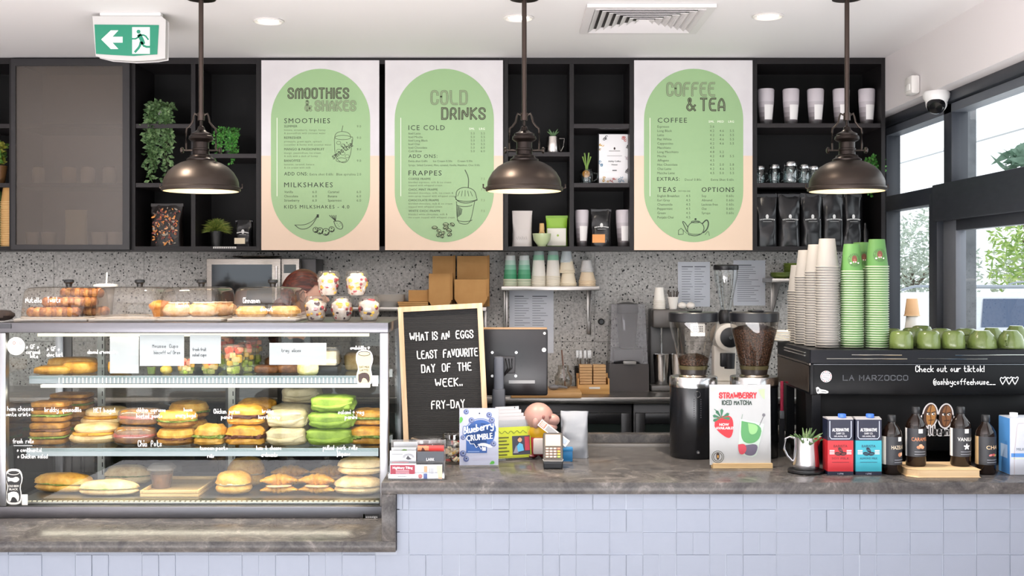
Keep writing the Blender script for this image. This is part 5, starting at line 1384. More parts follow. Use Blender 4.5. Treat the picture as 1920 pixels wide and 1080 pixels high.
# far left kraft cups, and the things dimly seen behind the frosted door
def cup_prof(r, h): return [(r * .66, 0), (r * .68, .003), (r * .97, h - .004), (r * 1.04, h - .004), (r * 1.05, h), (r * .98, h + .001), (r * .94, h - .004), (r * .66, .006), (0, .005)]
CUPM = {}
def cup_obj(key, r, h, side, lip, inside='#eceae2/.6'):
    """a paper cup turned upside down, base (rim) at the origin"""
    m = MB(); m.lathe([(r * .99, .0), (r * 1.05, .0008), (r * 1.065, .0028), (r * 1.04, .0046), (r * .965, .005), (r * .69, h - .001), (r * .67, h), (r * .62, h), (r * .61, h - .006), (0, h - .006)], [lip] * 4 + [side] * 3 + [lip, lip, lip], seg=26)
    o = m.build(key); CUPM[key] = o; return o
def stack(o, x, y, z, n, pitch, label, toplabel, group, cat='paper cup', flip=False, first=[None]):
    for k in range(n):
        if 'label' not in o: c = o
        else: c = o.copy(); COL.objects.link(c)
        c.location = (x + random.uniform(-.0004, .0004), y, z + k * pitch)
        c['label'] = toplabel if k == n - 1 else label; c['category'] = cat; c['group'] = group
        if flip: c.rotation_euler = (PI, 0, 0)
kc = cup_obj('paper_cup', .044, .1, '#c89a5e/.6', '#e0bd84/.5'); 
stack(kc, X(18, 6.17), 6.17, SH[462], 26, .0095, 'brown kraft paper cup nested in the stack by the cabinet door at the far left', 'topmost brown kraft cup of the stack by the cabinet door at the far left', 'kraft cups at the far left')
kg = cup_obj('paper_cup', .044, .1, '#4c6a3c/.6', '#c9b27a/.5')
stack(kg, X(-8, 6.2), 6.2, SH[462], 22, .0095, 'green paper cup nested in the stack cut by the left edge', 'topmost green cup of the stack cut by the left edge', 'green cups at the far left')
for k, (px, w, c) in enumerate(((72, 22, '#e8e4de'), (130, 26, '#d8c4ac'), (165, 26, '#efe8e0'), (205, 24, '#f2eee6'))):
    m = MB(); x = X(px, 6.24); r = w * 6.24 / F / 2; m.lathe([(r, 0), (r, .08), (r * .8, .095), (r * .8, .1)], [c + '/.4'] * 2 + ['#8a8076/.4'] * 2, c=(x, 6.24, SH[340])); tag(m.build('storage_jar', origin=(x, 6.24, SH[340])), ('pale', 'brownish', 'cream', 'whitish')[k] + ' jar dimly seen behind the frosted door, %s in its row' % ('farthest left', 'second from left', 'third from left', 'farthest right')[k], 'jar', 'jars behind the frosted door')
pouch('tea_pouch', 'cream paper pouch dimly seen behind the frosted door', 'pouch', X(143, 6.2), 6.2, SH[462] , .12, .06, .2, '#f6f2d8/.5', (), None, 0, 4, .05)
for k, px in enumerate((58, 92, 186, 216)):
    m = MB(); x = X(px, 6.24); m.lathe([(.036, 0), (.04, .08), (.036, .08), (.032, .006), (0, .006)], '#f2eee8/.4', c=(x, 6.24, SH[462])); tag(m.build('tumbler', origin=(x, 6.24, SH[462])), 'pale beaker dimly seen behind the frosted door, %s of the bottom row' % ('leftmost', 'second from left', 'second from right', 'rightmost')[k], 'tumbler', 'beakers behind the frosted door')
m = MB(); m.box(X(400, CF), X(443, CF), CF - .004, CF - .0005, Z(466, CF), Z(462.5, CF), '#d8d6d2/.4'); [m.box(X(402 + k * 4, CF), X(404 + k * 4, CF), CF - .006, CF - .004, Z(466, CF), Z(463, CF), '#8a8886/.4') for k in range(10)]; tag(m.build('hanging_strip', origin=(X(421, CF), CF - .002, Z(464, CF))), 'tiny white slotted strip on the front edge under the grass plant', 'strip')

# ================================================================ BACK WALL AND BENCH
def wall_shelf(label, px0, px1, pyt, D0, brackets):
    z = Z(pyt, D0); t = thing('wall_shelf', label, 'shelf', ((X(px0, D0) + X(px1, D0)) / 2, D0, z)); a, b_ = X(px0, D0), X(px1, D0)
    m = MB(); m.box(a, b_, D0, BACK - .001, z - .022, z, 'steel|#b0aca8|0.3', .002); m.build('shelf_board', t)
    for p in brackets:
        x = X(p, 6.4); q = MB(); q.box(x - .012, x + .012, BACK - .014, BACK - .001, z - .27, z - .022, 'steel|#a8a4a0|0.3|z', .002); q.prism([(D0 + .05, z - .0225), (BACK - .014, z - .0225), (BACK - .014, z - .2)], x - .002, x + .002, '#8c8a88/.3/.8', 'yz'); q.build('bracket', t)
    return z
zs = wall_shelf('steel wall shelf holding the takeaway cups and bowls', 940, 1124, 537, 6.22, (948, 1105))
zb2 = wall_shelf('steel wall shelf under the cardboard boxes', 640, 912, 576, 6.2, (660, 908))
zmw = wall_shelf('steel wall shelf under the microwave', 370, 610, 590, 6.12, (380, 600))
zdp = wall_shelf('steel wall shelf with green plates beside the window', 1448, 1640, 522, 6.2, (1452, 1600))
# microwave
t = thing('microwave', 'silver microwave with mirrored door against the terrazzo wall', 'microwave', (X(478, 6.14), 6.14, zmw)); D = 6.14
a, b_, z1 = X(388, D), X(562, D), Z(485, D)
m = MB(); m.box(a, b_, D + .012, BACK - .03, zmw + .008, z1, '#8d8b88/.4/.6', .006); [m.box(x - .015, x + .015, y - .015, y + .015, zmw, zmw + .008, '#222') if False else m.box(x - .015, x + .015, y - .015, y + .015, zmw, zmw + .008, '#222222') for x in (a + .04, b_ - .04) for y in (D + .05, BACK - .07)]; m.build('body', t)
m = MB(); m.box(a, X(527, D), D - .012, D + .011, zmw + .008, z1, 'steel|#918d87|0.25', .004); d = m.build('door', t); m = MB(); m.box(X(398, D), X(511, D), D - .0135, D - .012, zmw + .05, Z(496, D), '#3c3f42/.06/.7'); m.build('door_window', d); m = MB(); m.tube([(X(520, D), D - .03, zmw + .06), (X(520, D), D - .03, z1 - .04)], .007, 'steel|#d8d4d0|0.2|z'); m.build('handle', d)
m = MB(); m.box(X(528, D), b_, D - .012, D + .011, zmw + .008, z1, 'steel|#918d87|0.27', .004); q = m.build('control_panel', t); m = MB(); m.box(X(533, D), X(556, D), D - .0135, D - .012, Z(512, D), Z(496, D), '#1d2622/.1'); m.build('display', q)
m = MB(); m.box(b_ + .002, X(590, D), D + .04, BACK - .02, zmw, z1, '#3c3b3c/.4', .004); tag(m.build('microwave_side', origin=(b_ + .04, D + .1, zmw)), 'dark right side of the microwave, added as a separate box', 'box')  # added block standing in for the microwave's dark right side
m = MB(); x, D = X(482, 6.26), 6.26; m.lathe([(.07, 0), (.13, .012), (.132, .016), (.07, .005), (0, .004)], 'steel|#c8c0b4|0.2', c=(x, D, z1), seg=30); tag(m.build('metal_plate', origin=(x, D, z1)), 'round metal plate lying on top of the microwave', 'plate')
# cardboard boxes: open trays nested and stood on end
CB1, CB2 = 'noisy|#b5874f|#c2955c|8|0.8', 'noisy|#a67a45|#b4864e|8|0.8'
def carton(label, px0, px1, py0, py1, D, dep, seed, chamf=True, g='kraft takeaway boxes', zb_=None):
    a, b_ = X(px0, D), X(px1, D); z0 = zb_ if zb_ is not None else Z(py1, D); z1 = Z(py0, D); w = b_ - a; t = thing('cardboard_box', label, 'box', ((a + b_) / 2, D, z0), 0, g)
    m = MB(); c = w * .16 if chamf else 0.0001
    for k in range(5):
        y = D + k * dep / 5; q = .002 * k
        m.prism([(a + c + q, z0), (b_ - c + q, z0), (b_ + q, z0 + c * 1.6), (b_ + q, z1 - .003 * k), (a + q, z1 - .003 * k), (a + q, z0 + c * 1.6)], y, y + dep / 5 - .002, CB1 if k == 0 else CB2, 'xz')
    m.build('folded_card', t)
    m = MB(); m.box(b_ - .004, b_ + .008, D - .004, D + dep * .5, z0 + c * 2, z1 + .004, CB2); m.build('side_flap', t)
carton('kraft box standing at the front left of the box pile', 804, 846, 513, 578, 6.22, .08, 1, zb_=zb2); carton('wide kraft box standing at the front right of the box pile', 852, 914, 524, 576, 6.22, .08, 2, zb_=zb2)
carton('tall kraft box standing behind the front left one', 811, 851, 480, 576, 6.33, .06, 3, False, zb_=zb2); carton('tall wide kraft box standing behind the front right one', 857, 915, 480, 576, 6.33, .06, 4, False, zb_=zb2)
carton('small kraft box lying on flat ones left of the pile', 766, 802, 544, 566, 6.25, .1, 5, False, zb_=zb2 + .03)
for k in range(3): m = MB(); a, b_ = X(748 - k, 6.23), X(803, 6.23); m.box(a, b_, 6.22, 6.4, zb2 + .01 * k, zb2 + .01 * k + .0085, CB1); tag(m.build('cardboard_box', origin=((a + b_) / 2, 6.3, zb2 + .01 * k)), 'flattened kraft box under the small one, %s of three' % ('lowest', 'middle', 'topmost')[k], 'box', 'kraft takeaway boxes')
for k in range(6):
    m = MB(); x = X(730, 6.28); r = .085; m.lathe([(r * .7, 0), (r, .03), (r * 1.05, .032), (r * .96, .03), (r * .68, .003), (0, .003)], '#ece6de/.6', c=(x, 6.3, zb2 + k * .007), seg=28); tag(m.build('paper_bowl', origin=(x, 6.3, zb2 + k * .007)), 'shallow white paper bowl in the stack behind the letter board' if k < 5 else 'topmost shallow white paper bowl behind the letter board', 'bowl', 'paper bowls behind the letter board')
# cups and bowls on the wall shelf
g = 'takeaway cups on the wall shelf'
def upcup(key, r, h, sides):
    m = MB(); n = len(sides); pr = [(r * 1.0, 0), (r * 1.06, .001), (r * 1.05, .005), (r * .98, .006)]; cs = ['#e6ddc8/.6'] * 3
    for k, c in enumerate(sides): u = (k + 1) / n; pr.append((r * (.98 - .3 * u), .006 + (h - .007) * u)); cs.append(c)
    pr += [(r * .63, h), (r * .62, h - .005), (0, h - .005)]; cs += [sides[-1]] * 3
    m.lathe(pr, cs, seg=24); return m.build(key)
GR = ['#3f9468/.5', '#56a37a/.5', '#84bda0/.5', '#b4d2c2/.5', '#d8dedb/.5']; WH = ['#efe9de/.6'] * 3 + ['#8fc6a8/.5'] + ['#a9b8b4/.5']
for px, side, hh, n, l in ((957, GR, .135, 5, 'left'), (983, GR, .135, 5, 'second from left'), (1010, WH, .15, 7, 'third from left'), (1037, WH, .15, 7, 'fourth from left')):
    c = upcup('paper_cup', .0385 if side is GR else .0395, hh, side); stack(c, X(px, 6.29), 6.29, zs, n, .0085, 'upturned takeaway cup nested in the %s stack on the wall shelf' % l, 'topmost upturned takeaway cup of the %s stack on the wall shelf' % l, g)
def bowl_obj(r, h, c): m = MB(); m.lathe([(r, 0), (r * 1.05, .002), (r * 1.03, .006), (r * .97, .007), (r * .72, h), (r * .68, h), (r * .67, h - .005), (0, h - .005)], c, seg=26); return m.build('paper_bowl')
for px, r, h, n, z0, w in ((1065, .046, .06, 3, 0, 'lower'), (1063, .043, .06, 3, .072, 'middle'), (1062, .034, .06, 2, .13, 'top')):
    stack(bowl_obj(r, h, '#f0e2c8/.6' if z0 < .1 else '#cfd6d8/.5'), X(px, 6.3), 6.3, zs + z0, n, .007, 'upturned paper bowl in the %s group of the tall bowl stack' % w, 'uppermost paper bowl of the %s group in the tall bowl stack' % w, 'paper bowls on the wall shelf', 'paper bowl')
stack(bowl_obj(.046, .05, '#e9d3b4/.6'), X(1101, 6.3), 6.3, zs, 4, .009, 'upturned paper bowl in the short stack at the right end of the shelf', 'uppermost cream bowl of the short stack at the right end of the shelf', 'paper bowls on the wall shelf', 'paper bowl'); stack(bowl_obj(.034, .05, '#d6d3d0/.6'), X(1100, 6.3), 6.3, zs + .078, 3, .007, 'small pale upturned bowl on the short stack', 'topmost small pale bowl of the short stack', 'paper bowls on the wall shelf', 'paper bowl')
# notices
PD = BACK - .003
def notice(px0, px1, py0, py1, label, n, seed, head=True, cols=1):
    rnd = random.Random(seed); t = thing('paper_notice', label, 'notice', (X((px0 + px1) / 2, PD), PD, Z(py1, PD)), 0, 'paper notices on the terrazzo')
    m = MB(); m.box(X(px0, PD), X(px1, PD), PD - .001, PD, Z(py1, PD), Z(py0, PD), '#d6d9e0/.35'); m.build('sheet', t)
    m = MB(); f = PF(0, 0, PD - .002); f = (f[0], f[1], -f[2]); w = px1 - px0; h = py1 - py0
    for k in range(n):
        y = py0 + h * (.1 + .84 * k / n)
        for c in range(cols):
            x0_ = px0 + w * (.12 + .8 * c / cols); L = w * .72 / cols * rnd.uniform(.5, 1)
            rect(m, f, x0_, y, x0_ + L, y + (1.5 if (k == 0 and head) else .9), '#7b7f88/.6' if k else '#4a4e58/.6')
    m.build('printed_lines', t)
notice(955, 1038, 543, 662, 'large printed price list under the cup shelf', 22, 1, cols=2); notice(1271, 1331, 491, 575, 'printed notice with a table, left of the clear grinder hopper', 15, 2, cols=2); notice(1375, 1435, 488, 573, 'printed page of text right of the clear grinder hopper', 18, 3)
m = MB(); m.lathe([(.0, .0), (.018, 0), (.018, .012), (.012, .02), (0, .02)], '#121214/.3', T=Matrix.Translation((X(1127, BACK), BACK - .0005, Z(603, BACK))) @ Matrix.Rotation(PI / 2, 4, 'X')); tag(m.build('power_socket', origin=(X(1127, BACK), BACK, Z(603, BACK))), 'small round black socket on the terrazzo left of the blender', 'socket')
# green plates
def plates(px, z, D, n, r, label, c, g, lab0):
    o = None
    for k in range(n):
        if o is None: m = MB(); m.lathe([(r * .55, 0), (r * .9, .008), (r, .014), (r * 1.0, .0155), (r * .55, .004), (0, .004)], c, seg=30); o = m.build('plate'); q = o
        else: q = o.copy(); COL.objects.link(q)
        q.location = (X(px, D), D, z + k * .0085); tag(q, label if k < n - 1 else lab0, 'plate', g)
plates(1492, zdp, 6.33, 9, .07, 'green glazed plate in the taller plate stack by the window', '#7c8f3c/.25', 'green plates', 'topmost green plate of the taller stack by the window'); plates(1463, zdp, 6.28, 3, .055, 'small green saucer in the low stack on the plate shelf', '#6f7f3a/.25', 'green plates', 'topmost small green saucer of the low stack on the plate shelf')
# wooden board with scoop, jar and tray
BT = BACKTOP
m = MB(); m.box(X(958, 5.82), X(1091, 5.82), 5.81, 6.12, BT, BT + .03, 'wood|#b98a55|#cda26c|x', .006); tag(m.build('wooden_board', origin=(X(1024, 5.9), 5.96, BT)), 'wooden chopping board on the back bench behind the touch screen', 'board')
zb_ = BT + .0305
t = thing('scoop', 'grey plastic scoop lying on the wooden board', 'scoop', (X(1040, 5.92), 5.92, zb_)); x = X(1038, 5.92)
m = MB(); m.ell((x, 5.92, zb_ + .014), (.028, .022, .014), '#77777a/.4', flat=.99); m.build('bowl', t); m = MB(); m.tube([(x + .02, 5.92, zb_ + .018), (x + .07, 5.94, zb_ + .01)], [.009, .006], '#77777a/.4'); m.build('handle', t)
t = thing('glass_jar', 'clear glass jar with a brown straw behind the scoop', 'jar', (X(1056, 6.0), 6.02, zb_)); x = X(1056, 6.02); m = MB(); m.lathe([(.03, .0), (.045, .02), (.046, .06), (.028, .09), (.028, .12)], 'glass|#e2dfd8|0.1', c=(x, 6.02, zb_)); m.build('jar', t); m = MB(); m.tube([(x + .01, 6.02, zb_ + .01), (x - .008, 6.02, zb_ + .2)], .004, '#7a5a4c/.5', 8); m.build('straw', t)
t = thing('cutlery_basket', 'dark basket of forks behind the napkin box', 'basket', (X(1093, 6.3), 6.3, BT)); x = X(1094, 6.3); m = MB(); m.lathe([(.045, 0), (.052, .12), (.048, .12), (.042, .004), (0, .004)], 'smoked|#8d8a86|0.25', c=(x, 6.3, BT), sq=6, seg=28); m.build('basket', t)
for k in range(9):
    m = MB(); a = k * .7; m.tube([(x + .02 * math.cos(a), 6.3 + .02 * math.sin(a), BT + .006), (x + .036 * math.cos(a), 6.3 + .036 * math.sin(a), BT + .17)], .0035, 'steel|#b0aca8|0.25', 6); m.box(x + .036 * math.cos(a) - .007, x + .036 * math.cos(a) + .007, 6.3 + .036 * math.sin(a) - .001, 6.3 + .036 * math.sin(a) + .001, BT + .165, BT + .21, 'steel|#b0aca8|0.25'); tag(m.build('fork', origin=(x, 6.3, BT + .006)), 'steel fork standing among others in the dark basket', 'fork', 'forks in the basket')
t = thing('napkin_box', 'low wooden box holding kraft napkins on the back bench', 'box', (X(1113, 6.05), 6.05, BT)); a, b_ = X(1083, 6.0), X(1143, 6.0)
m = MB(); WN = 'wood|#c08c4c|#d6a564|x'
for q in ((a, b_, 6.0, 6.008, .05), (a, b_, 6.112, 6.12, .1), (a, a + .008, 6.008, 6.112, .08), (b_ - .008, b_, 6.008, 6.112, .08)): m.box(q[0], q[1], q[2], q[3], BT, BT + q[4], WN, .001)
m.box(a + .008, b_ - .008, 6.008, 6.112, BT, BT + .006, WN); m.build('wooden_tray', t); m = MB(); m.box(a + .06, b_ - .05, 5.9985, 6.0, BT + .028, BT + .038, '#ece8e0'); m.build('label', t)
for c in range(2):
    for k in range(10):
        x0_ = a + .012 + c * .072; y = 6.02; m = MB(); m.box(x0_, x0_ + .066, 6.02, 6.105, BT + .0065 + k * .0145, BT + .0065 + k * .0145 + .013, '#cfa677/.8', .002); tag(m.build('napkin_pack', origin=(x0_ + .03, 6.06, BT + .0065 + k * .0145)), 'folded kraft napkin bundle in the %s pile of the wooden box' % ('left', 'right')[c], 'napkin', 'kraft napkins')
# blender in its sound enclosure
t = thing('blender', 'countertop blender inside a smoked sound enclosure', 'blender', (X(1179, 6.2), 6.2, BT)); D = 6.16
a, b_ = X(1144, D), X(1215, D); zt_ = BT + .14; x = (a + b_) / 2
m = MB(); m.prism([(a, BT), (b_, BT), (b_ - .002, zt_), (a + .002, zt_)], D, D + .22, '#4b4645/.35', 'xz'); m.build('base', t, bevel=.006)
m = MB(); m.box(a + .02, b_ - .02, D + .04, D + .18, zt_, zt_ + .085, '#2c2b2c/.35', .012); m.build('motor_housing', t)
m = MB(); m.lathe([(.042, 0), (.045, .03), (.055, .16), (.057, .19)], 'smoked|#b8b6b6|0.12', c=(x, D + .11, zt_ + .085), sq=5, seg=28); m.build('jug', t); m = MB(); m.lathe([(.058, .19), (.06, .2), (.058, .24), (.02, .25)], '#2b2a2b/.4', c=(x, D + .11, zt_ + .085), sq=5, seg=28); m.build('lid', t)
m = MB(); h_ = Z(571, D) - zt_
v = [(a, D, zt_), (b_, D, zt_), (b_, D + .21, zt_), (a, D + .21, zt_), (a + .012, D + .05, zt_ + h_), (b_ - .012, D + .05, zt_ + h_), (b_ - .012, D + .2, zt_ + h_), (a + .012, D + .2, zt_ + h_)]
m.add(v, [(0, 1, 5, 4), (1, 2, 6, 5), (2, 3, 7, 6), (3, 0, 4, 7), (4, 5, 6, 7)], 'smoked|#dcdcde|0.04'); m.build('sound_enclosure', t)
m = MB(); m.box(x - .032, x + .036, D - .02, D - .001, zt_ + .004, zt_ + .022, 'acrylic|#d8d8d8|0.1|0.3', .003); m.build('handle', t)
# milkshake mixer with cups on it
t = thing('milkshake_mixer', 'grey milkshake mixer with steel cup on the back bench', 'mixer', (X(1253, 6.22), 6.22, BT)); D = 6.2; a, b_ = X(1223, D), X(1290, D); ztm = Z(580, D); x = (a + b_) / 2
m = MB(); m.box(a, b_, D + .1, D + .2, BT, ztm, '#5a5856/.35', .01); m.build('column', t); m = MB(); m.box(a, b_, D - .03, D + .1, ztm - .1, ztm, '#5c5855/.35/.3', .012); m.build('head', t)
m = MB(); m.box(a - .01, b_, D - .05, D + .1, BT, BT + .03, '#6a6866/.35', .008); m.build('base', t)
for k, xx in enumerate((x - .045, x + .045)):
    m = MB(); m.tube([(xx, D + .02, ztm - .1), (xx, D + .02, BT + .12)], .005, 'steel|#c8c8c8|0.2|z'); m.lathe([(.0, -.004), (.014, 0), (0, .004)], '#333', c=(xx, D + .02, BT + .12)) if False else None; m.build('spindle', t)
    c_ = MB(); c_.lathe([(.034, 0), (.036, .004), (.045, .16), (.047, .165), (.043, .164), (.033, .006), (0, .006)], 'steel|#c2c0be|0.15|z', c=(xx, D + .02, BT + .0305)); tag(c_.build('mixing_cup', origin=(xx, D + .02, BT + .0305)), 'steel milkshake cup under the %s spindle of the mixer' % ('left', 'right')[k], 'cup', 'steel milkshake cups')
wc = cup_obj('paper_cup', .033, .075, '#f0ece4/.6', '#e6e0d4/.6')
stack(wc, X(1236, 6.24), 6.24, ztm + .0005, 6, .0085, 'small white paper cup in the stack on the milkshake mixer', 'topmost small white paper cup on the milkshake mixer', 'small cups on the mixer')
t = thing('stirrer_cup', 'white paper cup full of dark stirrers on the milkshake mixer', 'cup', (X(1262, 6.24), 6.24, ztm + .0005)); x = X(1262, 6.24); m = MB(); m.lathe(cup_prof(.03, .065), '#f0ece4/.6', c=(x, 6.24, ztm + .0005)); m.build('cup', t)
for k in range(9):
    m = MB(); a_ = k * .7; m.tube([(x + .008 * math.cos(a_), 6.24 + .008 * math.sin(a_), ztm + .01), (x + .03 * math.cos(a_), 6.24 + .024 * math.sin(a_), ztm + .095 + .004 * (k % 3))], .0025, '#4a4038/.5', 5); tag(m.build('stirrer', origin=(x, 6.24, ztm + .008)), 'dark coffee stirrer standing in the white paper cup', 'stirrer', 'coffee stirrers')
for k, px in enumerate((1279, 1295)):
    m = MB(); x = X(px, 6.24); m.ell((x, 6.24, ztm + .019), (.024, .024, .019), '#f2ece4/.6', flat=.97); tag(m.build('paper_bowl', origin=(x, 6.24, ztm)), 'small white rounded bowl on the mixer, %s of two' % ('left', 'right')[k], 'bowl', 'white bowls on the mixer')
# cream grinder at the back
D = 6.05; x = X(1361, D); t = thing('coffee_grinder', 'cream coffee grinder with a clear tapering hopper at the back', 'grinder', (x, D, BT))
m = MB(); m.box(x - .075, x + .075, D - .09, D + .12, BT, BT + .06, '#e6ded2/.35', .012); m.box(x - .06, x + .06, D + .02, D + .1, BT + .06, BT + .25, '#e6ded2/.35', .01)
m.lathe([(.0, -.09), (.06, -.09), (.072, -.08), (.072, .09), (.06, .1), (0, .1)], '#e6ded2/.35', T=Matrix.Translation((x, D, BT + .3)) @ Matrix.Rotation(PI / 2, 4, 'X'), seg=30); m.build('body', t)
m = MB(); m.lathe([(0, 0), (.045, 0), (.052, .006), (.052, .02), (.03, .026), (.012, .028), (.01, .034), (0, .034)], ['#161618/.35'] * 5 + ['#c0c0c0/.2/1'] * 2, T=Matrix.Translation((x + .003, D - .09, BT + .3)) @ Matrix.Rotation(PI / 2, 4, 'X'), seg=28); m.build('dial', t)
m = MB(); m.lathe([(.032, .36), (.04, .385), (.042, .42), (.03, .44)], '#161618/.35', c=(x, D, BT), seg=24); m.build('collar', t)
m = MB(); m.shell([(.026, .44), (.05, .56), (.062, .62), (.062, .655)], 'glass|#eef0f0|0.1', c=(x, D, BT), seg=30); m.build('hopper', t); m = MB(); m.lathe([(.064, .65), (.066, .655), (.066, .672), (.06, .678), (.0, .678)], '#17171a/.35', c=(x, D, BT), seg=30); m.build('lid', t)
m = MB(); m.lathe([(.03, -.02), (.026, -.1)], '#1a1a1c/.4', c=(x - .004, D - .12, BT + .24)); m.box(x - .05, x - .02, D - .14, D - .1, BT + .15, BT + .22, '#1a1a1c/.4', .004); m.build('spout', t)

# ================================================================ ON TOP OF THE DISPLAY CASE
TOP = zt
def dome(px0, px1, label, D0=4.63, dep=.33):
    a, b_ = X(px0, D0), X(px1, D0); w = b_ - a; cx, cy = (a + b_) / 2, D0 + dep / 2
    t = thing('cake_cover', label, 'cake cover', (cx, cy, TOP), 0, 'clear cake covers')
    m = MB(); m.box(a - .008, b_ + .008, D0 - .008, D0 + dep, TOP, TOP + .012, 'acrylic|#f4ece2|0.06|0.4', .004); m.build('tray', t)
    H = .128; DM = 'acrylic|#f8f4ef|0.05|0.015'; rings = ((0, 1), (.35, .985), (.7, .955), (.84, .93), (.92, .89), (.965, .82), (.985, .7), (.997, .4), (1, .05)); n = 44; vs, fs = [], []
    for u, s in rings:
        for k in range(n):
            q = 2 * PI * k / n; c, s_ = math.cos(q), math.sin(q)
            vs.append((cx + math.copysign(abs(c) ** .28, c) * w / 2 * s, cy + math.copysign(abs(s_) ** .28, s_) * dep / 2 * .97 * s, TOP + .0125 + H * u))
    for j in range(len(rings) - 1):
        for k in range(n): fs.append((j * n + k, j * n + (k + 1) % n, (j + 1) * n + (k + 1) % n, (j + 1) * n + k))
    m = MB(); m.add(vs, fs, DM, True); m.build('clear_dome', t)
    m = MB(); m.lathe([(.012, 0), (.014, .012), (.021, .017), (.021, .026), (.016, .029), (0, .029)], '#191a1c/.3', c=(cx + .01, cy, TOP + .0125 + H), seg=20); m.build('knob', t)
    r = MB(); r.tube([(cx + math.copysign(abs(math.cos(q)) ** .28, math.cos(q)) * w / 2, cy + math.copysign(abs(math.sin(q)) ** .28, math.sin(q)) * dep / 2 * .97, TOP + .016) for q in [2 * PI * k / n for k in range(n)]], .003, 'acrylic|#f4ece4|0.1|0.3', 5, closed=True); r.build('rim', t)
    return t, cx, cy, w
def pen_on(t, D, rows):
    for s, px, py, h, w in rows:
        m = MB(); write(m, s, PF(px, py, D), h, 1.0, '#f6f6f4/.6', fit=w); m.build('pen_lettering', t)
PZ = TOP + .013
t, cx, cy, w = dome(30, 160, 'clear cake cover over dark chocolate twists, leftmost of the four'); pen_on(t, 4.628, [('Nutella', 48, 567, 9, 30), ('Twists', 89, 567, 10, 24)])
def twist(x, y, z, L, rz, label, seed):
    t = thing('chocolate_twist', label, 'pastry', (x, y, z), rz, 'chocolate twists'); m = MB()
    for k in range(9):
        u = (k - 4) / 4; m.ell((0, 0, 0), (L * .115, .034 * (1 - .35 * u * u), .021), ('food|#5a3018|#8a5228|#c08a4c|50|0.4', 'food|#7a4420|#b47c3c|#e0b070|40|0.4')[k % 2], (14, 8), .9, .12, 4, seed + k, Matrix.Translation((u * L * .42, 0, .022)) @ Matrix.Rotation(.65, 4, 'Z'))
    m.build('twisted_dough', t, local=True); m = MB()
    for k in range(5): m.ell(((k - 2) * L * .18, 0, .04), (L * .05, .012, .006), '#4a2412/.35', (10, 6), 1, .2, 4, k)
    m.build('chocolate_filling', t, local=True)
twist(cx - .03, cy - .06, PZ, .2, .15, 'chocolate twist at the bottom front of the left cake cover', 1); twist(cx + .06, cy + .06, PZ, .2, -.2, 'chocolate twist at the bottom back of the left cake cover', 2); twist(cx + .02, cy - .01, PZ + .041, .21, .3, 'chocolate twist in the second layer of the left cake cover', 3); twist(cx + .05, cy + .04, PZ + .078, .18, -.1, 'chocolate twist on top of the pile in the left cake cover', 4)
t, cx, cy, w = dome(170, 295, 'clear cake cover over an orange muffin, second from the left')
t2 = thing('muffin', 'orange muffin at the right inside the second cake cover', 'muffin', (cx + .1, cy, PZ)); m = MB(); m.lathe([(.03, 0), (.042, .04)], 'food|#c87a24|#dc9440|#e8ac60|30|0.6', c=(cx + .1, cy, PZ), seg=20); m.build('paper_case', t2); m = MB(); m.ell((cx + .1, cy, PZ + .045), (.05, .05, .025), 'food|#b8641c|#dc8c34|#eca850|30|0.5', (20, 10), 1, .1, 4, 2); m.build('muffin_top', t2)
t, cx, cy, w = dome(293, 412, 'clear cake cover over pale almond pastries, third from the left'); pen_on(t, 4.628, [('Danish', 330, 576, 8, 24)])
for k, (dx, dy) in enumerate(((-.07, -.06), (.03, -.05), (.08, .06))):
    x, y = cx + dx, cy + dy; t2 = thing('almond_pastry', 'pale sugared almond pastry under the third cake cover, %s' % ('front left', 'front right', 'at the back')[k], 'pastry', (x, y, PZ), 0, 'almond pastries'); m = MB(); m.ell((x, y, PZ + .03), (.062, .055, .03), 'food|#c88a50|#e4b88a|#f0d8bc|26|0.5', (22, 10), .8, .12, 4, k); m.build('baked_dough', t2)
    m = MB(); [m.ell((x + .045 * math.cos(q * 2.4) * (.3 + q * .06), y + .04 * math.sin(q * 2.4) * (.3 + q * .06), PZ + .06), (.012, .007, .003), '#f2e4cc/.6', (8, 5)) for q in range(11)]; m.build('almond_flakes', t2)
t, cx, cy, w = dome(430, 552, 'clear cake cover over cinnamon donuts, rightmost of the four'); pen_on(t, 4.628, [('Cinnamon', 456, 568, 10, 31), ('donut', 488, 583, 8, 23)])
for k, (dx, dy) in enumerate(((-.065, -.06), (.065, -.03))):
    x, y = cx + dx, cy + dy; m = MB(); m.lathe([(.018, .02), (.03, .002), (.05, .0), (.066, .016), (.066, .03), (.05, .046), (.03, .044), (.018, .03), (.018, .02)], 'food|#c08a44|#dcac66|#f0d8a4|34|0.6', c=(x, y, PZ), seg=28); tag(m.build('donut', origin=(x, y, PZ)), 'cinnamon sugared donut under the right cake cover, %s of two' % ('left', 'right')[k], 'donut', 'cinnamon donuts')
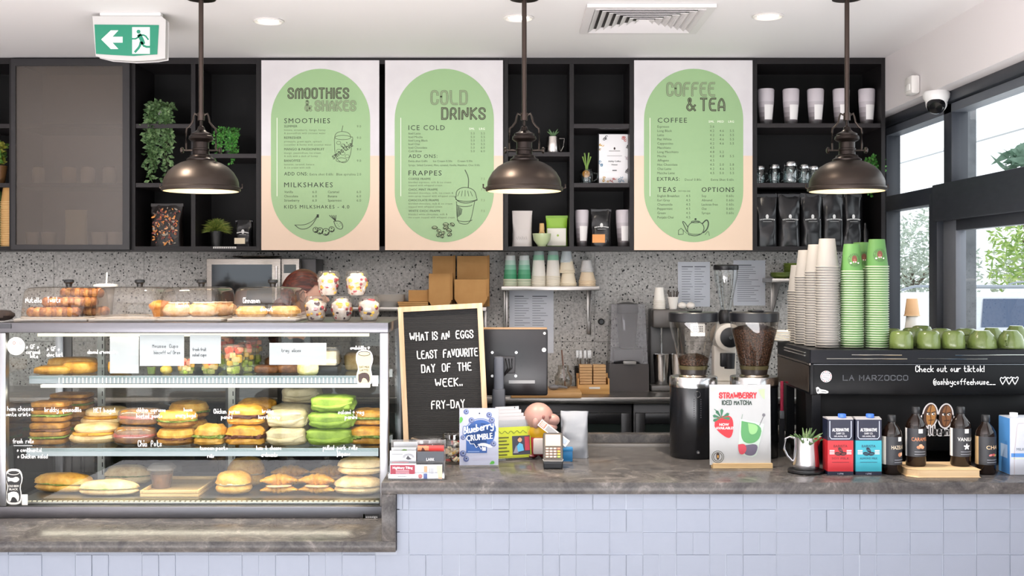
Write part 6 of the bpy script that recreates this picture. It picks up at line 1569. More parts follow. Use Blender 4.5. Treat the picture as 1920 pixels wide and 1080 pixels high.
# white cup with a straw, dark cloth bundle
x, D = X(198, 5.05), 5.05; t = thing('iced_drink', 'white takeaway cup with domed lid and straw behind the second cake cover', 'cup', (x, D, TOP)); k = D / F
m = MB(); m.lathe(cup_prof(.04, .135), 'acrylic|#f2eeea|0.06|0.35', c=(x, D, TOP)); m.build('cup', t); m = MB(); m.lathe([(.045, .135), (.052, .137), (.052, .145), (.03, .15), (.0, .15)], '#f4f0ea/.4', c=(x, D, TOP)); m.build('lid', t); m = MB(); m.tube([(x, D, TOP + .05), (x + .006, D, TOP + .2)], .0035, '#f6f4f0/.4', 8); m.build('straw', t)
m = MB(); x = X(2, 4.72); m.ell((x, 4.72, TOP + .022), (.05, .06, .022), 'noisy|#1c1412|#2e211c|40|0.9', (20, 10), .9, .2, 3, 4, flat=.98); tag(m.build('cloth_bundle', origin=(x, 4.72, TOP)), 'dark brown cloth bundle at the left edge on top of the case', 'cloth')
# parfait cups
def parfait(px, D, z, label, seed, sc=1.0):
    x = X(px, D); rnd = random.Random(seed); t = thing('parfait_cup', label, 'parfait cup', (x, D, z), 0, 'meringue parfait cups'); c = (x, D, z); r = .046 * sc; H = .094 * sc
    m = MB(); m.shell([(r * .62, .001), (r * .8, H * .12), (r * .98, H * .5), (r, H * .78), (r * 1.06, H * .8)], 'acrylic|#fbfbf9|0.06|0.03', c=c, seg=26); m.build('cup', t)
    m = MB(); m.shell([(r * 1.06, H * .8), (r * 1.07, H * .84), (r * .98, H * .87), (r * .9, H * 1.02), (r * .8, H * 1.08), (0, H * 1.09)], 'acrylic|#f8f8f6|0.07|0.04', c=c, seg=26); m.build('lid', t)
    m = MB(); m.lathe([(r * .58, .002), (r * .74, H * .13), (r * .9, H * .5), (r * .9, H * .76), (r * .5, H * .9), (0, H * .95)], 'food|#b89a8c|#cfc2b6|#d8d0c8|40|0.6', c=c, seg=22); m.build('cream', t)
    for nm, cs, n in (('meringue', ('#d8d3ca/.6', '#d2c8bc/.6'), 16), ('berry', ('#8a1e28/.35', '#a83038/.35', '#3a1c24/.35'), 24), ('passionfruit', ('#e0a020/.35', '#ecc040/.35'), 17)):
        m = MB()
        for i in range(n):
            u = rnd.uniform(.12, .9); a = rnd.uniform(0, 6.28); s = r * rnd.uniform(.19, .34); rr = r * (.62 + .3 * min(1, u * 2)) * (1 if u < .75 else .6) - s * .75
            m.ell((x + rr * math.cos(a), D + rr * math.sin(a), z + max(s, H * u)), (s, s * .85, s * .75), cs[i % len(cs)], (9, 6), .8, .2, 4, seed + i)
        m.build(nm, t)
for k, (px, z, l) in enumerate(((592, 0, 'parfait cup at the left of the bottom row on the case'), (641, 0, 'parfait cup in the middle of the bottom row on the case'), (692, 0, 'parfait cup at the right of the bottom row on the case'),
                             (616, .104, 'parfait cup at the left of the upper row, beside the red hair'), (669, .104, 'parfait cup at the right of the upper row'))): parfait(px, 4.72, TOP + z, l, k + 1)

# ================================================================ PERSON BEHIND THE CASE
def skin_mesh(nodes, edges, levels=2):
    """one continuous surface grown round a skeleton of (x, y, z, radius) joints; the first joint is the root"""
    me = bpy.data.meshes.new('skeleton'); me.from_pydata([n[:3] for n in nodes], edges, []); o = bpy.data.objects.new('skeleton', me); COL.objects.link(o)
    o.modifiers.new('skin', 'SKIN'); sv = me.skin_vertices[0].data
    for i, n in enumerate(nodes): sv[i].radius = (n[3], n[4] if len(n) > 4 else n[3]); sv[i].use_root = (i == 0)
    s = o.modifiers.new('sub', 'SUBSURF'); s.levels = s.render_levels = levels
    dg = bpy.context.evaluated_depsgraph_get(); dg.update(); ev = o.evaluated_get(dg); q = ev.to_mesh()
    vs = [v.co.copy() for v in q.vertices]; fs = [tuple(p.vertices) for p in q.polygons]; ev.to_mesh_clear(); bpy.data.objects.remove(o); bpy.data.meshes.remove(me)
    return vs, fs
PXc, PD_ = X(560, 5.5), 5.5
SKIN = '#d9a892/.5'
prs = thing('person', 'person with dark red hair in a dark t-shirt standing behind the display case', 'person', (PXc, PD_, 0), .22)
# local axes: +x is where the person looks, +y their left
nodes = [(0, 0, .95, .105, .15), (0, 0, 1.1, .095, .13), (.0, 0, 1.28, .1, .16), (-.01, 0, 1.4, .07, .13), (0, 0, 1.47, .048), (.012, 0, 1.56, .05)]
edges = [(0, 1), (1, 2), (2, 3), (3, 4), (4, 5)]
def chain(start, pts):
    p = start
    for q in pts: nodes.append(q); edges.append((p, len(nodes) - 1)); p = len(nodes) - 1
    return p
for s in (-1, 1):
    w_ = chain(3, [(-.01, s * .17, 1.39, .05), (-.03, s * .2, 1.24, .044), (-.02, s * .215, 1.11, .038), (.08, s * .2, 1.0, .034), (.2, s * .16, .98, .024), (.24, s * .155, .975, .026, .016)])
    for k, (dy, L) in enumerate(((-.03, .07), (-.01, .085), (.01, .08), (.03, .065))):
        chain(w_, [(.285, s * .155 + dy, .975, .009), (.285 + L * .55, s * .155 + dy * 1.15, .967, .008), (.285 + L, s * .155 + dy * 1.2, .95, .0068)])
    chain(w_, [(.25, s * .155 - s * .035, .968, .0105), (.285, s * .155 - s * .055, .96, .009)])
    chain(0, [(0, s * .09, .87, .09), (.02, s * .095, .5, .06), (-.01, s * .1, .1, .042), (.0, s * .1, .05, .04), (.13, s * .105, .035, .032)])
bv, bf = skin_mesh(nodes, edges)
m = MB(); m.add(bv, bf, SKIN, True)
# head: lathed rings shaped by hand, +x is the face
def head_pt(th, ph):
    d = Vector((math.cos(ph) * math.cos(th), math.cos(ph) * math.sin(th), math.sin(ph)))
    rx, ry, rz_ = .098, .077, .118
    p = Vector((d.x * rx, d.y * ry, d.z * rz_))
    if d.z < 0: p.x += .022 * (-d.z) * (1 if d.x > 0 else -.2); p.y *= 1 - .3 * d.z * d.z
    if d.x > 0:
        f = math.exp(-((d.y / .16) ** 2))
        p.x += f * (.024 * math.exp(-(((d.z + .18) / .13) ** 2)) + .008 * math.exp(-(((d.z + .52) / .07) ** 2)) + .008 * math.exp(-(((d.z + .66) / .06) ** 2)) + .012 * math.exp(-(((d.z + .9) / .12) ** 2)))
        for sy in (-1, 1): p.x -= .011 * math.exp(-(((d.y - sy * .36) / .16) ** 2) - ((d.z - .02) / .12) ** 2)
    return p
hz = Vector((.025, 0, 1.65)); vs, fs = [], []; nu, nv = 40, 28
for j in range(nv + 1):
    for i in range(nu): vs.append(hz + head_pt(2 * PI * i / nu, -PI / 2 + PI * j / nv))
for j in range(nv):
    for i in range(nu): fs.append((j * nu + i, j * nu + (i + 1) % nu, (j + 1) * nu + (i + 1) % nu, (j + 1) * nu + i))
m.add(vs, fs, SKIN, True)
for s in (-1, 1):
    m.ell((.018, s * .078, 1.648), (.02, .008, .03), SKIN, (14, 8), 1, .1, 3, 2); m.tube([(.03, s * .082, 1.668), (.016, s * .088, 1.676), (.002, s * .088, 1.66), (.006, s * .086, 1.635), (.018, s * .082, 1.622)], .0045, SKIN, 6)
m.build('body', prs, local=True)
m = MB()
for s in (-1, 1): m.ell((.105, s * .029, 1.655), (.011, .0135, .0095), '#f0eae6/.3', (12, 8)); m.ell((.114, s * .029, 1.655), (.004, .006, .006), '#3a2a20/.2', (10, 6))
m.build('eye', prs, local=True)
m = MB(); m.ell((.118, 0, 1.585), (.012, .023, .0065), '#b4605a/.4', (14, 8)); m.build('mouth', prs, local=True)
m = MB()
for s in (-1, 1): m.tube([(.113, s * .014, 1.676), (.113, s * .03, 1.681), (.1, s * .046, 1.676)], [.002, .003, .0015], '#6a3420/.7', 6)
m.build('eyebrow', prs, local=True)
HR = 'hair|#2a0d07|#6e2c18'
m = MB(); vs, fs = [], []
hnu, hnv = 44, 22
for j in range(hnv + 1):
    for i in range(hnu):
        th = 2 * PI * i / hnu; fr_ = math.cos(th); ph0 = .42 if fr_ > .55 else (.42 - (.55 - fr_) * .75)
        ph = max(ph0, -1.0) + (PI / 2 - max(ph0, -1.0)) * j / hnv; q = head_pt(th, ph)
        e = 1.1 + .02 * math.sin(th * 14) * math.cos(ph); q = Vector((q.x * e - .004, q.y * e, q.z * 1.085)); vs.append(hz + q)
for j in range(hnv):
    for i in range(hnu): fs.append((j * hnu + i, j * hnu + (i + 1) % hnu, (j + 1) * hnu + (i + 1) % hnu, (j + 1) * hnu + i))
m.add(vs, fs, HR, True); m.ell((-.085, 0, 1.6), (.035, .04, .04), HR, (16, 10), 1, .1, 4, 1); m.tube([(-.1, 0, 1.6), (-.125, 0, 1.54), (-.12, 0, 1.45), (-.1, .005, 1.38)], [.026, .03, .024, .006], HR, 10); m.build('hair', prs, local=True)
tn = [(0, 0, .93, .118, .165), (0, 0, 1.1, .106, .143), (0, 0, 1.28, .112, .172), (-.01, 0, 1.4, .075, .135), (0, 0, 1.455, .056)]; te = [(0, 1), (1, 2), (2, 3), (3, 4)]
for s in (-1, 1): n0 = len(tn); tn += [(-.012, s * .175, 1.39, .062), (-.03, s * .203, 1.24, .058), (-.03, s * .207, 1.2, .057)]; te += [(3, n0), (n0, n0 + 1), (n0 + 1, n0 + 2)]
v_, f_ = skin_mesh(tn, te); m = MB(); m.add(v_, f_, '#26272c/.8', True); m.build('t_shirt', prs, local=True)
tn = [(0, 0, .92, .115, .16)]; te = []
for s in (-1, 1): n0 = len(tn); tn += [(0, s * .09, .85, .1), (.02, s * .095, .5, .072), (-.008, s * .1, .09, .056)]; te += [(0, n0), (n0, n0 + 1), (n0 + 1, n0 + 2)]
v_, f_ = skin_mesh(tn, te); m = MB(); m.add(v_, f_, '#1d1e24/.85', True); m.build('trousers', prs, local=True)
for s in (-1, 1): m = MB(); m.ell((.06, s * .103, .045), (.14, .052, .045), '#1a1a1a/.6', (18, 10), .8, .03, 3, s, flat=.95); m.build('shoe', prs, local=True)

# ================================================================ ON THE UPPER WORKTOP
B = BAR + .0004
def P3(fr, a, b_, d=0.0):
    n = fr[1].cross(fr[2]).normalized(); return fr[0] + fr[1] * a + fr[2] * b_ + n * d
def slab(m, fr, x0, y0, x1, y1, d0, d1, c):
    """a plate in a frame: spans x0..x1, y0..y1 and from d0 to d1 towards the viewer"""
    p = [P3(fr, x, y, d) for d in (d0, d1) for x, y in ((x0, y0), (x1, y0), (x1, y1), (x0, y1))]
    m.add(p, [(0, 1, 2, 3), (4, 7, 6, 5), (0, 4, 5, 1), (1, 5, 6, 2), (2, 6, 7, 3), (3, 7, 4, 0)], c)
def roll(fr, a): return (fr[0], fr[1] * math.cos(a) + fr[2] * math.sin(a), fr[2] * math.cos(a) - fr[1] * math.sin(a))
# letter board
D = 4.745; x = X(753, D); t = thing('letter_board', 'black felt letter board in a pale wood frame with an egg joke', 'letter board', (x + .17, D, BAR))
fr = roll(WF(x + .012, D, B + .002, -.02, .075), .052); Wd, Hh = .352, .615
PW = 'wood|#b89a78|#ccb090|z'; m = MB(); e = .021
for q in ((0, 0, Wd, e), (0, Hh - e, Wd, Hh), (0, e, e, Hh - e), (Wd - e, e, Wd, Hh - e)): slab(m, fr, q[0], q[1], q[2], q[3], -.008, .012, PW)
m.build('wooden_frame', t); m = MB(); slab(m, fr, e, e, Wd - e, Hh - e, -.006, .002, 'felt'); m.build('felt_panel', t)
for s, u, y, w in (('WHAT IS AN  EGGS', .5, .5, .262), ('LEAST  FAVOURITE', .56, .424, .25), ('DAY  OF  THE', .54, .366, .205), ('WEEK..', .56, .304, .11), ('FRY-DAY', .54, .214, .136)):
    m = MB(); f = lift((fr[0] + fr[1] * (Wd * u) + fr[2] * (y - .027), fr[1], fr[2]), .0045); write(m, s, f, .031, .0043, '#f2f2ee/.5', 'c', fit=w, smooth=1, gap=2.2); m.build('white_letters', t)
# touch screen till
D = 4.93; t = thing('till_screen', 'black touch screen till seen from the back on its pole', 'screen', (X(935, 4.9), 4.9, BAR)); a, b_ = X(880, D), X(1027, D); z0, z1 = Z(742, D), Z(617, D)
m = MB(); m.box(a, b_, D, D + .03, z0, z1, '#17171a/.3', .008); m.build('screen_housing', t); m = MB(); m.box(a + .01, b_ - .003, D + .004, D + .034, z1 - .002, z1 + .006, '#9a7a58/.3', .002); m.build('top_edge', t)
m = MB(); f = PF(0, 0, D - .001); f = (f[0], f[1], -f[2]); [disc(m, f, px, py, 2.6, '#cfcfcf/.3/.8') for px, py in ((923, 661), (968, 661), (923, 705), (967, 705))]; m.build('screw', t); m = MB(); rect(m, f, 954, 713, 1003, 719, '#8c8e90/.4'); m.build('label', t); m = MB(); disc(m, f, 1020, 656, 4, '#d8d8d8/.4'); disc(m, f, 1021, 625, 2.5, '#d8d8d8/.4'); m.build('sticker', t)
m = MB(); m.box(X(938, D), X(966, D), D - .012, D - .001, Z(700, D), Z(668, D), '#242428/.4', .003); [m.tube([(X(948 + k * 6, D), D - .013, Z(672, D)), (X(952 + k * 4, D), D - .02, Z(690, D)), (X(944, D), D - .014, Z(705, D))], .0025, '#0e0e10/.4', 6) for k in range(3)]; m.build('cable_port', t)
xp = X(935, 4.88); m = MB(); m.box(xp - .022, xp + .022, 4.86, 4.9, BAR + .012, Z(668, 4.88), '#4b4f58/.35', .012); m.box(xp - .028, xp + .028, 4.855, 4.905, BAR + .012, Z(728, 4.88), '#3d4048/.35', .01); m.box(xp - .015, xp + .015, 4.9, D, Z(700, D), Z(672, D), '#2c2e33/.4'); m.build('pole', t); m = MB(); m.box(xp - .09, xp + .09, 4.80, 4.96, BAR, BAR + .012, '#26282c/.35', .004); m.build('base_plate', t)
# business card holder
D = 4.19; t = thing('card_holder', 'clear tiered holder full of business cards at the left front of the worktop', 'card holder', (X(780, D), D + .04, BAR)); a, b_ = X(728, D), X(833, D); ac = 'acrylic|#eef0f2|0.08|0.08'
m = MB(); m.box(a, b_, D, D + .12, B, B + .004, ac)
for k in range(4): m.box(a, b_, D + .004 + k * .03, D + .006 + k * .03, B + .004, B + .03 + k * .035, ac)
m.box(a, a + .002, D, D + .1, B + .004, B + .05, ac); m.box(b_ - .002, b_, D, D + .1, B + .004, B + .05, ac); m.build('acrylic_stand', t)
def card(px0, px1, py0, py1, D_, c, label, draw=None, n=1):
    x0_, x1_ = X(px0, D_), X(px1, D_); z1_, z0_ = Z(py0, D_), max(Z(py1, D_), B + .0045); tt = thing('business_card', label, 'business card', ((x0_ + x1_) / 2, D_, z0_), 0, 'business cards in the holder'); m = MB(); m.box(x0_, x1_, D_, D_ + .012, z0_, z1_, c); m.build('card_stack', tt)
    if draw: m = MB(); f = PF(0, 0, D_ - .001); f = (f[0], f[1], -f[2]); draw(m, f); m.build('print', tt)
def d1(m, f): rect(m, f, 732, 872, 778, 889, '#8c2338/.5'); typ(m, 'Highbury Tiling', (f[0] + f[1] * 755 + f[2] * 879 + Vector((0, -.001, 0)), f[1], -f[2]), 4.4, '#ffffff/.5', 'c', off=.02, fit=37); [rect(m, (f[0] + Vector((0, -.001, 0)), f[1], f[2]), 742, 881.5 + k * 2.6, 767, 882.4 + k * 2.6, '#e0b4bc') for k in range(3)]; rect(m, f, 745, 893, 762, 893.8, '#8a8a8e'); rect(m, f, 735, 866.5, 766, 867.3, '#c86a78')
def d2(m, f): [lines(m, f, circ(766, 858, 10 - k, 7 - k, PI, 2 * PI), .8, '#5a5a60', 0) for k in (0, 2)]; shape(m, f, [(761, 860), (765, 854), (768, 858), (772, 861), (765, 862)], '#3a3a40'); rect(m, f, 735, 851, 755, 852, '#7a7a80')
def d3(m, f): shape(m, f, [(750, 846), (757, 842), (763, 843), (762, 847), (755, 847)], '#6f9a4c/.5')
def d4(m, f): typ(m, 'LARK', (f[0] + f[1] * 807 + f[2] * 864 + Vector((0, -.0005, 0)), f[1], -f[2]), 5.6, '#f0f0f0/.5', 'c', fit=15); rect(m, f, 802, 868, 812, 868.6, '#8a9098')
def d5(m, f): rect(m, f, 783, 836, 804, 847, '#d88a60/.5'); shape(m, (f[0] + Vector((0, -.0006, 0)), f[1], f[2]), [(789, 847), (792, 838), (795, 841), (798, 847)], '#5a2a20/.5')
def d6(m, f): rect(m, f, 795, 874, 801, 885, '#b08a6a'); disc(m, f, 788, 893, 4, '#a86a6a'); rect(m, f, 794, 888, 801, 898, '#4a5a8a'); [rect(m, f, 805 + k * 3, 878, 806 + k * 3, 890, '#8a8c94') for k in range(3)]; shape(m, f, [(818, 873), (829, 873), (829, 898), (822, 898)], '#dcb498')
card(731, 780, 872 - 2, 900, 4.1945, '#b4b5b9/.4', 'white business card with a dark red banner, front left of the holder', d1); card(731, 780, 846, 890, 4.225, '#b0b3b7/.4', 'white business card with a round black emblem, behind the red bannered one', d2); card(734, 780, 840, 880, 4.255, '#c8cbcd/.4', 'white business card with a green leaf mark, third in the left column', d3); card(738, 783, 829, 870, 4.285, '#cacccd/.4', 'plain white business card at the back of the left column', None)
card(780, 829, 872, 901, 4.1945, '#b2b4b7/.4', 'white business card with small photos, front right of the holder', d6); card(782, 832, 847, 890, 4.225, '#2f353e/.4', 'dark slate business card in the right column', d4); card(783, 832, 836, 880, 4.255, '#d8342c/.4', 'bright red business card at the back of the right column', d5)
# tin, sweets jar
x, D = X(800, 4.56), 4.56; t = thing('tin', 'round black tin with a steel lid behind the business cards', 'tin', (x, D, BAR)); m = MB(); m.lathe([(.058, 0), (.06, .004), (.06, .088)], '#1a1a1c/.3', c=(x, D, B), seg=36); m.build('body', t); m = MB(); m.lathe([(.062, .088), (.063, .1), (.056, .104), (0, .105)], 'steel|#c8c8ca|0.2', c=(x, D, B), seg=36); m.build('lid', t)
m = MB(); q = []
for s_ in ([(-6, 0), (-4, 5), (-1, 1), (-2, -2), (-6, 0)], [(1, 6), (1, -2)], [(4, 3), (7, 3)], [(4, 0), (7, 0), (10, 1)], [(13, 7), (13, -2)]): lines(m, (Vector((x - .0, D - .0612, B + .07)), Vector((D / F, 0, 0)), Vector((0, 0, D / F))), s_, 1.2, '#e6e6e6/.5', 0)
m.build('white_mark', t)
x, D = X(851, 4.57), 4.57; t = thing('sweets_jar', 'small glass jar of wrapped sweets beside the blue dessert poster', 'jar', (x, D, BAR)); m = MB(); m.lathe([(.036, 0), (.05, .01), (.053, .05), (.05, .085), (.043, .1)], 'glass|#eef0ee|0.08', c=(x, D, B), seg=30); m.build('jar', t); m = MB(); m.lathe([(.045, .1), (.046, .118), (.04, .122), (0, .122)], 'glass|#d8d4d0|0.15', c=(x, D, B), seg=30); m.build('lid', t); rnd = random.Random(9)
for k in range(34):
    a_ = rnd.uniform(0, 6.28); rr = rnd.uniform(.0, .032); zz = B + .008 + rnd.uniform(0, .075); col = rnd.choice(('#efe8da/.4', '#f0ece4/.4', '#d8a83a/.4', '#b8382c/.4', '#e2d8c2/.4', '#4a3428/.4', '#d8c8a8/.4')); m = MB(); T = Matrix.Translation((x + rr * math.cos(a_), D + rr * math.sin(a_), zz)) @ Matrix.Rotation(rnd.uniform(0, 3), 4, 'Z') @ Matrix.Rotation(rnd.uniform(-.8, .8), 4, 'Y'); m.ell((0, 0, 0), (.013, .006, .0055), col, (10, 6), .8, T=T); tag(m.build('sweet', origin=(x + rr * math.cos(a_), D + rr * math.sin(a_), zz)), 'wrapped sweet in the small glass jar', 'sweet', 'sweets in the jar')
# blueberry poster
D = 4.47; fr = WF(X(861, D), D, B, .03, .03); k = D / F; fp = (fr[0], fr[1] * k, fr[2] * k); t = thing('dessert_poster', 'blueberry dessert poster in a clear stand on the worktop', 'poster', (X(898, D), D, BAR))
m = MB(); slab(m, fp, 0, 0, 74, 111, -.006, .0, 'acrylic|#f2f4f6|0.08|0.1'); slab(m, fp, 0, 0, 74, 2, -.06, .0, ac); m.build('acrylic_stand', t)
m = MB(); slab(m, fp, .6, 4, 73.4, 110.5, .0005, .002, '#a9aec0/.4'); m.build('paper', t)
L1, L2, L3 = lift(fp, .003), lift(fp, .004), lift(fp, .005); BL = '#1f4f92/.5'
m = MB(); shape(m, L1, [(40 + 27 * math.cos(q), 63 + 26 * math.sin(q)) for q in [2 * PI * i / 40 for i in range(40)]], BL); shape(m, L1, [(13, 27), (52, 27), (52, 60), (13, 60)], BL); shape(m, L1, [(8, 66), (14, 76), (34, 84), (60, 80), (70, 76), (66, 62), (60, 50), (20, 50), (9, 58)], BL, 1); lines(m, L1, circ(40, 63, 29, 28, .15, 2.9), 1, BL, 0); m.build('blue_shape', t)
m = MB(); f = roll((L2[0] + L2[1] * 9 + L2[2] * 63, L2[1], L2[2]), .2); write(m, 'Blueberry', f, 12, 4.4, BL, fit=56, slant=.25); write(m, 'Blueberry', lift(f, .0012), 12, 1.9, '#f4f6fa/.5', fit=56, slant=.25); m.build('script_lettering', t); m = MB(); f = roll((L3[0] + L3[1] * 14 + L3[2] * 49, L3[1], L3[2]), .1); typ(m, 'CRUMBLE', f, 11.5, '#f4f6fa/.5', fit=49, off=.03); m.build('block_lettering', t)
m = MB(); lines(m, L2, [(18, 50), (21, 44), (28, 44), (32, 37), (37, 41), (41, 34), (44, 39)], 1, '#f0f2f6/.5', 0); shape(m, L2, [(34, 43), (44, 46), (54, 44), (62, 39), (66, 40), (58, 36), (48, 40), (40, 40)], '#e6e8ee/.5', 1); rect(m, L2, 43, 31, 50, 38, '#c8ccd6/.5'); m.build('white_trim', t)
for q, (bx, by, r_) in enumerate(((13, 104, 5), (56, 98, 5.2), (61, 88, 5.6), (23, 88, 5.4), (7, 56, 4.6), (64, 44, 5.4), (7, 26, 6), (13, 16, 5.4))):
    m = MB(); disc(m, L2, bx, by, r_, '#4a5684/.4'); disc(m, L3, bx + 1, by + 1, r_ * .68, '#7482a8/.4'); disc(m, lift(fp, .006), bx + .5, by + 1, r_ * .28, '#1e2440/.4'); m.build('blueberry_print', t)
m = MB(); shape(m, L2, [(1, 82), (6, 86), (7, 92), (4, 95), (1, 94)], '#4fa03a/.5', 1); shape(m, L2, [(57, 6), (66, 6), (66, 12), (60, 12)], '#4fa03a/.5', 1); m.build('leaf_print', t); m = MB(); disc(m, L2, 38, 101, 1.4, '#20242c/.5'); [rect(m, L2, 24, 14 + i * 3, 62, 14.6 + i * 3, '#a8a4b8/.5') for i in range(2)]; rect(m, L2, 16, 29, 38, 30.5, '#7a94c0/.5'); m.build('small_print', t)
# leaflet holder with the lime flyer
D = 4.66; t = thing('leaflet_holder', 'clear leaflet holder with a lime yellow flyer beside the dessert poster', 'leaflet holder', (X(968, D), D, BAR)); fr = WF(X(928, 4.64), 4.62, B + .0, .32, .12); k = .0023; fp = (fr[0], fr[1] * k, fr[2] * k)
m = MB(); slab(m, fp, 0, 0, 70, 3, -.06, .004, ac); slab(m, fp, 0, 3, 70, 70, -.003, .0, ac); slab(m, fp, 0, 3, 1, 60, -.05, .0, ac); slab(m, fp, 69, 3, 70, 60, -.05, .0, ac); slab(m, fp, 0, 3, 70, 74, -.055, -.052, ac); m.build('acrylic_stand', t)
m = MB(); slab(m, fp, 2, 4, 68, 58, .0005, .0015, '#b2bc2c/.5'); m.build('flyer', t); L1, L2 = lift(fp, .0025), lift(fp, .0035)
m = MB(); write(m, 'Children Disk', (L1[0] + L1[1] * 4 + L1[2] * 47, L1[1], L1[2]), 9, .8, '#4a5a20/.5', fit=58, slant=.3); [rect(m, L1, 3 + q * .4, 39 - q * 6, 27 - (q % 2) * 4, 41 - q * 6, '#4a4a1c/.5') for q in range(6)]; rect(m, L1, 3, 5.5, 64, 6.3, '#6a6a20/.5'); m.build('lettering', t) if False else None
m = MB(); lines(m, L1, [(6 + q * 3.4, 49 + 3 * math.sin(q * 1.9)) for q in range(17)], .9, '#4a5a20/.5', 1); [rect(m, L1, 3 + q * .4, 39 - q * 6, 27 - (q % 2) * 4, 41 - q * 6, '#4a4a1c/.5') for q in range(6)]; rect(m, L1, 3, 5.5, 64, 6.3, '#6a6a20/.5'); m.build('illegible_print', t)
m = MB(); rect(m, L1, 33, 9, 66, 42, '#3a3a48/.5'); rect(m, L2, 56, 16, 65, 40, '#a83848/.5'); disc(m, L2, 47, 35, 4, '#d8a080/.5'); shape(m, lift(fp, .004), [(41, 24), (46, 30), (52, 27), (54, 16), (43, 14)], '#5aa8d0/.5'); shape(m, L2, [(34, 12), (40, 26), (44, 12)], '#8a8a98/.5'); shape(m, lift(fp, .0045), [(43, 36), (47, 40), (51, 37), (50, 39), (47, 41), (44, 40)], '#2a1a18/.5'); m.build('flyer_photo', t)
for q in range(4):
    m = MB(); f = (fp[0] + fp[1] * 0, fp[1], fp[2]); slab(m, f, 3 + q * 2, 5, 62 - q * 3, 76 + q * 6, -.012 - q * .008, -.01 - q * .008, '#b2b1b4/.5'); o = tag(m.build('leaflet', origin=tuple(P3(fp, 30, 5, -.01 - q * .008))), 'white leaflet standing in the clear holder, %s' % ('frontmost', 'second from the front', 'third from the front', 'tallest at the back')[q], 'leaflet', 'white leaflets')
    if q == 3: m = MB(); [disc(m, lift((f[0] + f[2] * 0, f[1], f[2]), -.0095 - q * .008), 45, 92 - i * 5, 1.2, '#3a3a3e/.5') for i in range(3)]; d_ = m.build('printed_dots', o); d_.location = -Vector(o.location) if False else (0, 0, 0)
# toy figurine
D = 4.72; x = X(1013, D); k = D / F; t = thing('toy_figurine', 'chunky plastic toy figure with bald head, yellow top and red trousers', 'toy', (x, D, BAR)); PK = '#9f7b71/.42'
zc = lambda py: Z(py, D)
m = MB(); m.ell((x - .008, D, zc(783)), (.062, .06, .062), PK, (26, 16), 1); m.ell((x + .045, D - .012, zc(787)), (.035, .03, .027), PK, (20, 12)); m.ell((x + .03, D - .012, zc(800)), (.04, .035, .024), PK, (20, 12)); m.ell((x - .02, D - .055, zc(790)), (.014, .01, .022), PK, (12, 8)); m.build('head', t)
m = MB(); m.ell((x + .012, D - .055, zc(779)), (.006, .006, .008), '#7a4a44/.4', (12, 8)); m.ell((x + .038, D - .038, zc(779)), (.006, .006, .008), '#7a4a44/.4', (12, 8)); m.build('eye', t)
m = MB(); m.lathe([(.035, 0), (.05, .012), (.055, .04), (.05, .062), (.03, .07)], '#bd930f/.4', c=(x - .008, D, zc(826)), seg=28); m.ell((x - .05, D - .025, zc(812)), (.02, .02, .034), '#bd930f/.4', (14, 10)); m.build('yellow_top', t)
m = MB(); m.lathe([(.05, .0), (.054, .012), (.052, .07), (.045, .08)], '#8f1820/.4', c=(x - .008, D, B + .016), seg=28); m.build('red_trousers', t); m = MB(); m.box(x - .03, x + .02, D - .062, D - .045, B + .02, B + .085, '#bcb4b0/.5', .006); m.build('white_panel', t); m = MB(); [m.ell((x - .008 + s * .028, D - .02, B + .012), (.026, .04, .0125), '#5a1a1e/.4', (14, 8), flat=.95) for s in (-1, 1)]; m.build('shoe', t)
# flyer card leaning between the toy and the pouch
D = 4.60; t = thing('leaning_card', 'printed card leaning at a slant against the toy figure', 'card', (X(1034, D), D, BAR)); p0, p1 = Vector((X(1008, D), D + .03, Z(799, D))), Vector((X(1060, D), D, Z(838, D))); u = (p1 - p0).normalized(); v = Vector((.22, .1, .3)).normalized(); v = (v - u * v.dot(u)).normalized(); L = (p1 - p0).length
m = MB(); fr_ = (p0, u, v); slab(m, fr_, 0, 0, L, .03, -.0015, .0015, '#e6e2de/.4'); m.build('card', t); m = MB(); f = lift(fr_, .003); rect(m, f, .004, .004, .03, .028, '#d8604a/.5'); rect(m, f, .035, .004, .08, .026, '#8a8c90/.5'); rect(m, f, .09, .006, .135, .026, '#a4b4cc/.5'); [rect(m, lift(fr_, .0035), .007, .007 + i * .0055, .026, .0095 + i * .0055, '#f0ece4/.5') for i in range(4)]; m.build('print', t); m = MB(); c_ = p1; m.tube([(c_.x - .005, D + .004, B), (c_.x - .005, D + .004, c_.z + .004)], .004, ac, 6); m.box(c_.x - .03, c_.x + .02, D - .01, D + .03, B, B + .003, ac); m.build('clear_support', t)
